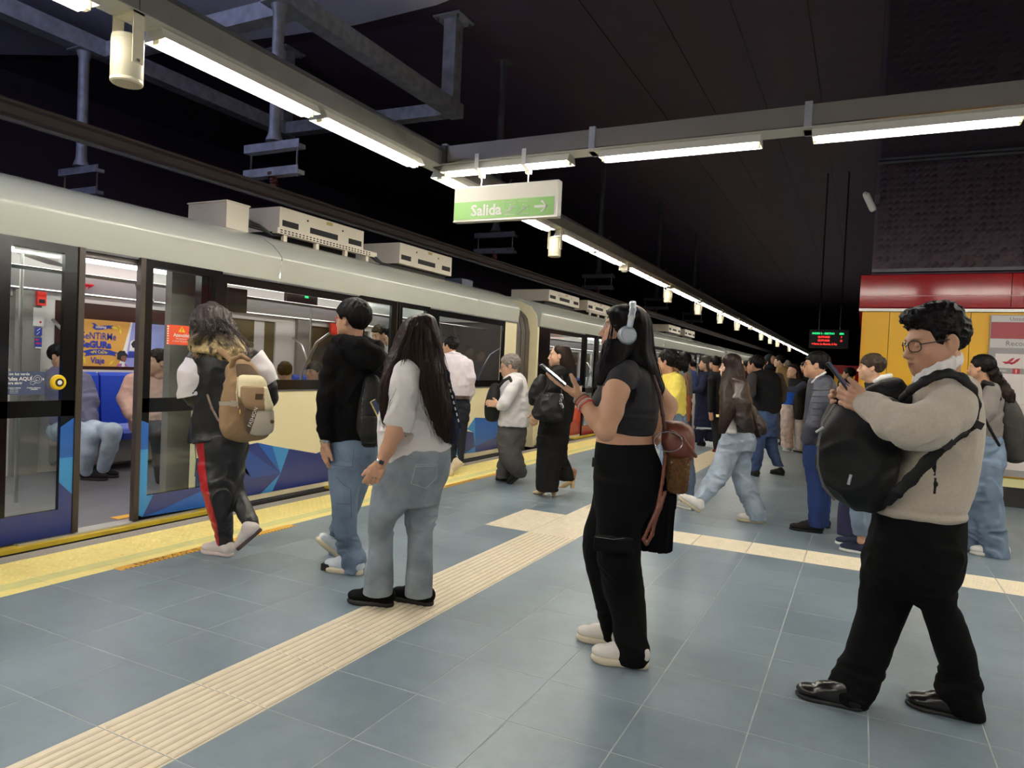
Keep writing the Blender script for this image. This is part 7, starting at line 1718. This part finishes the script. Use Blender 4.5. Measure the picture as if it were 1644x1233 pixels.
BK = Field(.009); BK.add(f.col([(634, 1604, 1626, 0, 1.1), (650, 1600, 1636, 0, 1.0), (680, 1600, 1646, 0, .95), (715, 1602, 1650, 0, .9), (735, 1608, 1648, 0, .85), (742, 1616, 1642, 0, .8)], ex=2.4, rd=.03), 0); BK.dis.append(wr(.01, (10, 10, 10), 3)); fmesh('bag', BK, fabric('charcoal_nylon', C(58, 56, 54), .7, noise=.15), bk)
strap('shoulder_strap', [f.pt(1604, 640, -.14), f.pt(1592, 618, -.16), f.pt(1580, 614, -.12), f.pt(1576, 622, -.06)], .02, M_NYLB, bk, ROOTLOC[bk.name])
strap('lower_strap', [f.pt(1577, 665, -.24), f.pt(1590, 690, -.22), f.pt(1604, 715, -.16)], .012, M_NYLB, bk, ROOTLOC[bk.name])

# ---- the crowd in the distance
def far(label, root, head, face, trows, tcol, lrows, lcol, shoes=True, **k):
    x = root[0]; sh_ = [(x + 4, root[1], x - 6, root[1] - 2)] if shoes else []
    return person(label, root, head, face, trows, tcol, lrows, lcol, sh_, h=k.pop('h', .017), group=k.pop('group', None), **k)
far('woman with curly greying hair in a long navy dress and heels', (1128, 717), (1132, 584, 21), -6, [(597, 1126, 1144), (604, 1119, 1148), (625, 1116, 1150), (655, 1116, 1149), (685, 1114, 1149)], (26, 30, 58), [[(690, 1113, 1134), (710, 1113, 1128)], [(690, 1128, 1150, .1), (708, 1132, 1148, .1)]], (24, 28, 54),
    hair='long', hm=hair_mat('greying_curls', C(62, 56, 54), .5), longcols=[[(571, 1131, 1140), (574, 1126, 1145), (582, 1126, 1147), (594, 1132, 1149), (606, 1136, 1149)]], female=True, skin='mid', arms=[[(1132, 607, -.1, 6), (1126, 625, -.2, 6), (1114, 628, -.2, 4)]], tname='dress')
far('person in a black coat beside the navy dress with one hand at the side', (1155, 728), (1147, 583, 21), -50, [(596, 1140, 1156), (603, 1137, 1162), (630, 1137, 1163), (665, 1138, 1163)], (20, 21, 28), [[(670, 1140, 1158), (700, 1144, 1158), (722, 1146, 1158)]], (26, 26, 30), arms=[[(1142, 610, -.1, 6), (1141, 640, -.12, 5), (1141, 660, -.12, 4)]], arm_skin=[[(1141, 660, -.12, 3.5), (1142, 672, -.12, 3.5)]], shoe_col=(150, 30, 36), skin='mid')
far('person in a grey hooded sweatshirt behind the yellow sweater', (1104, 745), (1098, 579, 26), -60, [(590, 1094, 1106), (596, 1091, 1110), (615, 1091, 1112), (640, 1092, 1111)], (118, 118, 116), [[(645, 1093, 1111), (700, 1096, 1110), (738, 1098, 1109)]], (60, 62, 70))
bgx = thing('tote_bag', 'rust brown bag hanging behind the yellow sweater', 'bag', atd(1104, 655, floor_d(1104, 745) - .1))
fB = Fig.__new__(Fig); fB.D = floor_d(1104, 745) - .1; fB.cth = 1.0; fB.u = HR; fB.v = HB
BK = Field(.015); BK.add(fB.col([(634, 1098, 1110, 0, .5), (655, 1097, 1110, 0, .5), (677, 1099, 1108, 0, .5)], rd=.02), 0); fmesh('bag', BK, cloth((150, 88, 56)), bgx); strap('handle', [fB.pt(1102, 636), fB.pt(1101, 612, -.1), fB.pt(1102, 600, -.1), fB.pt(1106, 612, -.08), fB.pt(1106, 636)], .012, cloth((150, 88, 56)), bgx, ROOTLOC[bgx.name], h=.01)
far('person in white trousers with a blue backpack behind the crowd', (1112, 690), (1112, 586, 15), -70, [(594, 1107, 1117), (600, 1105, 1119), (630, 1106, 1118)], (52, 66, 116), [[(630, 1106, 1119), (660, 1107, 1117), (688, 1108, 1115)]], (206, 200, 190))
far('person in a black hood and olive trousers just behind the broad man', (1254, 706), (1235, 582, 24), -30, [(594, 1232, 1252), (600, 1232, 1262), (620, 1236, 1266), (640, 1240, 1264)], (18, 19, 24), [[(640, 1243, 1264), (670, 1246, 1262), (700, 1246, 1260)]], (86, 84, 74), hair='none', shoe_col=(120, 110, 96), arms=[[(1258, 606, -.1, 7), (1262, 625, -.1, 6)]])
f = bpy.data.objects
hd = Field(.014); D_ = floor_d(1254, 706); fB.D = D_; hd.add(prim_ell(atd(1235, 579, D_), np.eye(3), (.125, .135, .15)), 0); hd.add(prim_ell(atd(1237, 590, D_) , np.eye(3), (.15, .14, .09)), .05)
hp_ = [o for o in bpy.data.objects if o.get('label', '').startswith('person in a black hood')][0]; fmesh('hood', hd, cloth((20, 24, 32)), hp_)
far('man in a tan jacket with dark cropped hair looking left', (1258, 716), (1251, 580, 18), -10, [(588, 1248, 1262), (593, 1246, 1268), (610, 1246, 1272), (640, 1248, 1270)], (140, 116, 76), [[(645, 1250, 1268), (680, 1251, 1266), (710, 1252, 1264)]], (54, 52, 52), skin='light', tname='jacket')
far('woman with long brown hair in a dark jacket facing the viewer', (1284, 727), (1272, 597, 20), 30, [(608, 1268, 1290), (614, 1266, 1297), (640, 1268, 1296), (665, 1270, 1294)], (34, 32, 36), [[(670, 1273, 1292), (700, 1275, 1290), (722, 1276, 1288)]], (206, 200, 196), hair='long', hm=M_HBROWN, longcols=[[(584, 1270, 1280), (587, 1266, 1284), (597, 1274, 1287), (612, 1276, 1290), (626, 1280, 1292)]], female=True, skin='light', arms=[[(1290, 618, -.3, 6), (1278, 626, -.4, 5), (1264, 625, -.4, 4)]], shoe_col=(224, 218, 214), sleeve=(70, 80, 104))
far('child in a blue sweater and patterned cream trousers with black backpack', (1266, 726), (1278, 617, 16), -70, [(624, 1270, 1284), (630, 1260, 1286), (645, 1257, 1284), (655, 1257, 1282)], (30, 84, 176), [[(660, 1254, 1276), (690, 1253, 1274), (718, 1254, 1274)]], mat('patterned_cream_cloth', C(206, 186, 178), .85, noise=.45, nscale=14), shoe_col=(228, 222, 218), sole_col=(230, 226, 220), pelvis=[(650, 1255, 1282), (665, 1254, 1278)])
fB.D = floor_d(1266, 726) - .3
bk = thing('backpack', 'small black backpack on the child in the blue sweater', 'backpack', atd(1283, 652, fB.D)); BK = Field(.014); BK.add(fB.col([(632, 1276, 1290, 0, .7), (650, 1273, 1292, 0, .7), (674, 1276, 1291, 0, .7)], rd=.03), 0); fmesh('bag', BK, M_NYLB, bk)
far('person with pale cap hair far behind the tan jacket', (1264, 690), (1263, 586, 14), -40, [(593, 1259, 1268), (598, 1257, 1271), (630, 1258, 1270)], (120, 112, 104), [[(632, 1259, 1270), (684, 1260, 1268)]], (60, 58, 60), hm=M_HGREY)
for (x, yb, hc, tc, lb) in ((1196, 690, 588, (60, 24, 30), 'distant person in dark red seen past the long haired woman'), (1184, 684, 590, (120, 116, 120), 'distant person in light grey by the far train doors'), (1292, 695, 590, (30, 30, 34), 'distant person in black left of the quilted jacket'), (1362, 720, 601, (22, 20, 22), 'dark haired person in black far behind the raised phone'), (1086, 700, 588, (70, 60, 60), 'distant person beside the train left of the grey sweatshirt'), (1216, 686, 590, (40, 60, 110), 'distant person in blue behind the broad man')):
    w_ = (yb - hc) * .14
    far(lb, (x, yb), (x, hc, (yb - hc) * .17), -20, [(hc + 8, x - w_ * .6, x + w_ * .6), (hc + 13, x - w_, x + w_), (hc + 40, x - w_, x + w_)], tc, [[(hc + 40, x - w_ * .9, x + w_ * .9), (yb - 3, x - w_ * .6, x + w_ * .6)]], (40, 40, 46), h=.022)

# ---- passengers in the train
def dep(x, y, X0): return depth_of(on_x(x, y, X0))
D = dep(140, 690, -7.25)
f = person('seated passenger in a slate puffer jacket, blue jeans and black sneakers by the open door', (140, 765), (97, 572, 36, .1), 150,
    [(590, 84, 120, .1), (602, 74, 140, .05), (630, 74, 150, .02), (660, 78, 152, 0), (690, 84, 150, 0)], fabric('slate_puffer', C(88, 86, 112), .5, noise=.1), [], (120, 150, 180), [], D=D, h=.009, arms=[[(132, 615, -.1, 16), (140, 645, -.2, 15), (142, 680, -.3, 13)]], wr_=.012, ratio=.8, pitch=0)
LG = Field(.009)
for pts in ([(110, 690, -.05, 16), (150, 690, -.4, 14.5), (180, 694, -.65, 14), (176, 718, -.62, 12), (166, 750, -.5, 9.5)], [(95, 692, .0, 17), (120, 692, -.5, 16), (146, 700, -.6, 13), (142, 725, -.58, 11), (138, 756, -.45, 9)]): LG.chain(f.chainpts(pts), .03)
LG.dis.append(wr(.004, (9, 9, 9), 3)); f.garment('jeans', M_JLIGHT, LG)
for hx, hy, tx, ty in ((152, 764, 187, 767), (128, 770, 153, 771)):
    a = on_floor(hx, hy); b = on_floor(tx, ty)
    f.shoe(a, b - a, UPZ, .29, .1, 'sneaker', cloth((30, 28, 30)), cloth((60, 54, 54)))
D = dep(215, 650, -7.35)
f = person('seated passenger in a dusty pink jacket seen between the door leaves', (225, 765), (252, 582, 40, -.05), 20,
    [(600, 228, 262, 0), (610, 208, 276, 0), (640, 200, 280, 0), (680, 206, 278, 0), (692, 210, 274, 0)], (196, 160, 146), [], (40, 40, 46), [], D=D, h=.009, skin='mid', hair='short', hm=M_HBROWN, female=True, arms=[[(214, 612, -.1, 13), (202, 640, -.18, 12), (208, 664, -.3, 9)]], hands=[(208, 666, -.3, (.2, -.95, .2), (1, 0, -.3), 1)], ratio=.7)
LG = Field(.010)
for pts in ([(232, 688, -.1, 15), (245, 690, -.5, 14), (254, 700, -.75, 12), (256, 740, -.72, 10), (258, 770, -.7, 8)], [(250, 688, 0, 15), (266, 692, -.5, 14), (276, 702, -.75, 12), (276, 740, -.72, 10), (276, 768, -.7, 8)]): LG.chain(f.chainpts(pts), .03)
f.garment('trousers', cloth((44, 42, 46)), LG)
for hx, dx in ((252, 0), (272, 0)):
    a = on_floor(hx, 776); b = on_floor(hx + 22, 780)
    f.shoe(a, b - a, UPZ, .27, .1, 'sneaker', cloth((46, 42, 44)), cloth((196, 190, 186)))
D = dep(505, 605, -5.62)
person('passenger in a grey hood looking out through the long train window', (505, 760), (503, 597, 30), 50, [(610, 492, 516), (616, 486, 524), (635, 482, 530), (670, 484, 528)], (74, 72, 74), [], (40, 40, 46), [], D=D, h=.009, hm=hair_mat('fringe_hair', C(40, 30, 28)), pelvis=[(668, 486, 528), (690, 486, 528)], line=[(-.13, -.06), (-.07, -.07), (-.04, -.03), (-.02, .0), (.02, .0), (.04, .02), (.06, .03), (.12, .034)])
D = dep(457, 600, -5.62)
person('dark haired passenger seated with their back to the long train window', (457, 760), (457, 597, 30), -88, [(610, 446, 470), (617, 438, 478), (640, 434, 482), (672, 438, 478)], (46, 42, 42), [], (40, 40, 46), [], D=D, h=.011, pelvis=[(670, 440, 478), (690, 440, 478)], line=[(-.13, -.09), (-.03, -.09), (.0, -.03), (.03, .0), (.05, .05), (.12, .06)])
D = dep(608, 540, -6.0)
person('standing passenger looking down at a phone behind the second door glass', (608, 700), (608, 537, 28), 40, [(553, 598, 620), (560, 590, 630), (590, 588, 632), (625, 592, 628)], (196, 186, 186), [[(640, 594, 626), (690, 598, 622)]], (50, 50, 58), [], D=D, h=.011, skin='mid', pelvis=[(620, 592, 628), (645, 594, 626)], pitch=-20, arms=[[(626, 566, -.1, 7), (630, 585, -.2, 6), (620, 558, -.3, 5)]], hands=[(620, 556, -.3, (.2, .9, 0), (-.9, 0, .2), 1)])
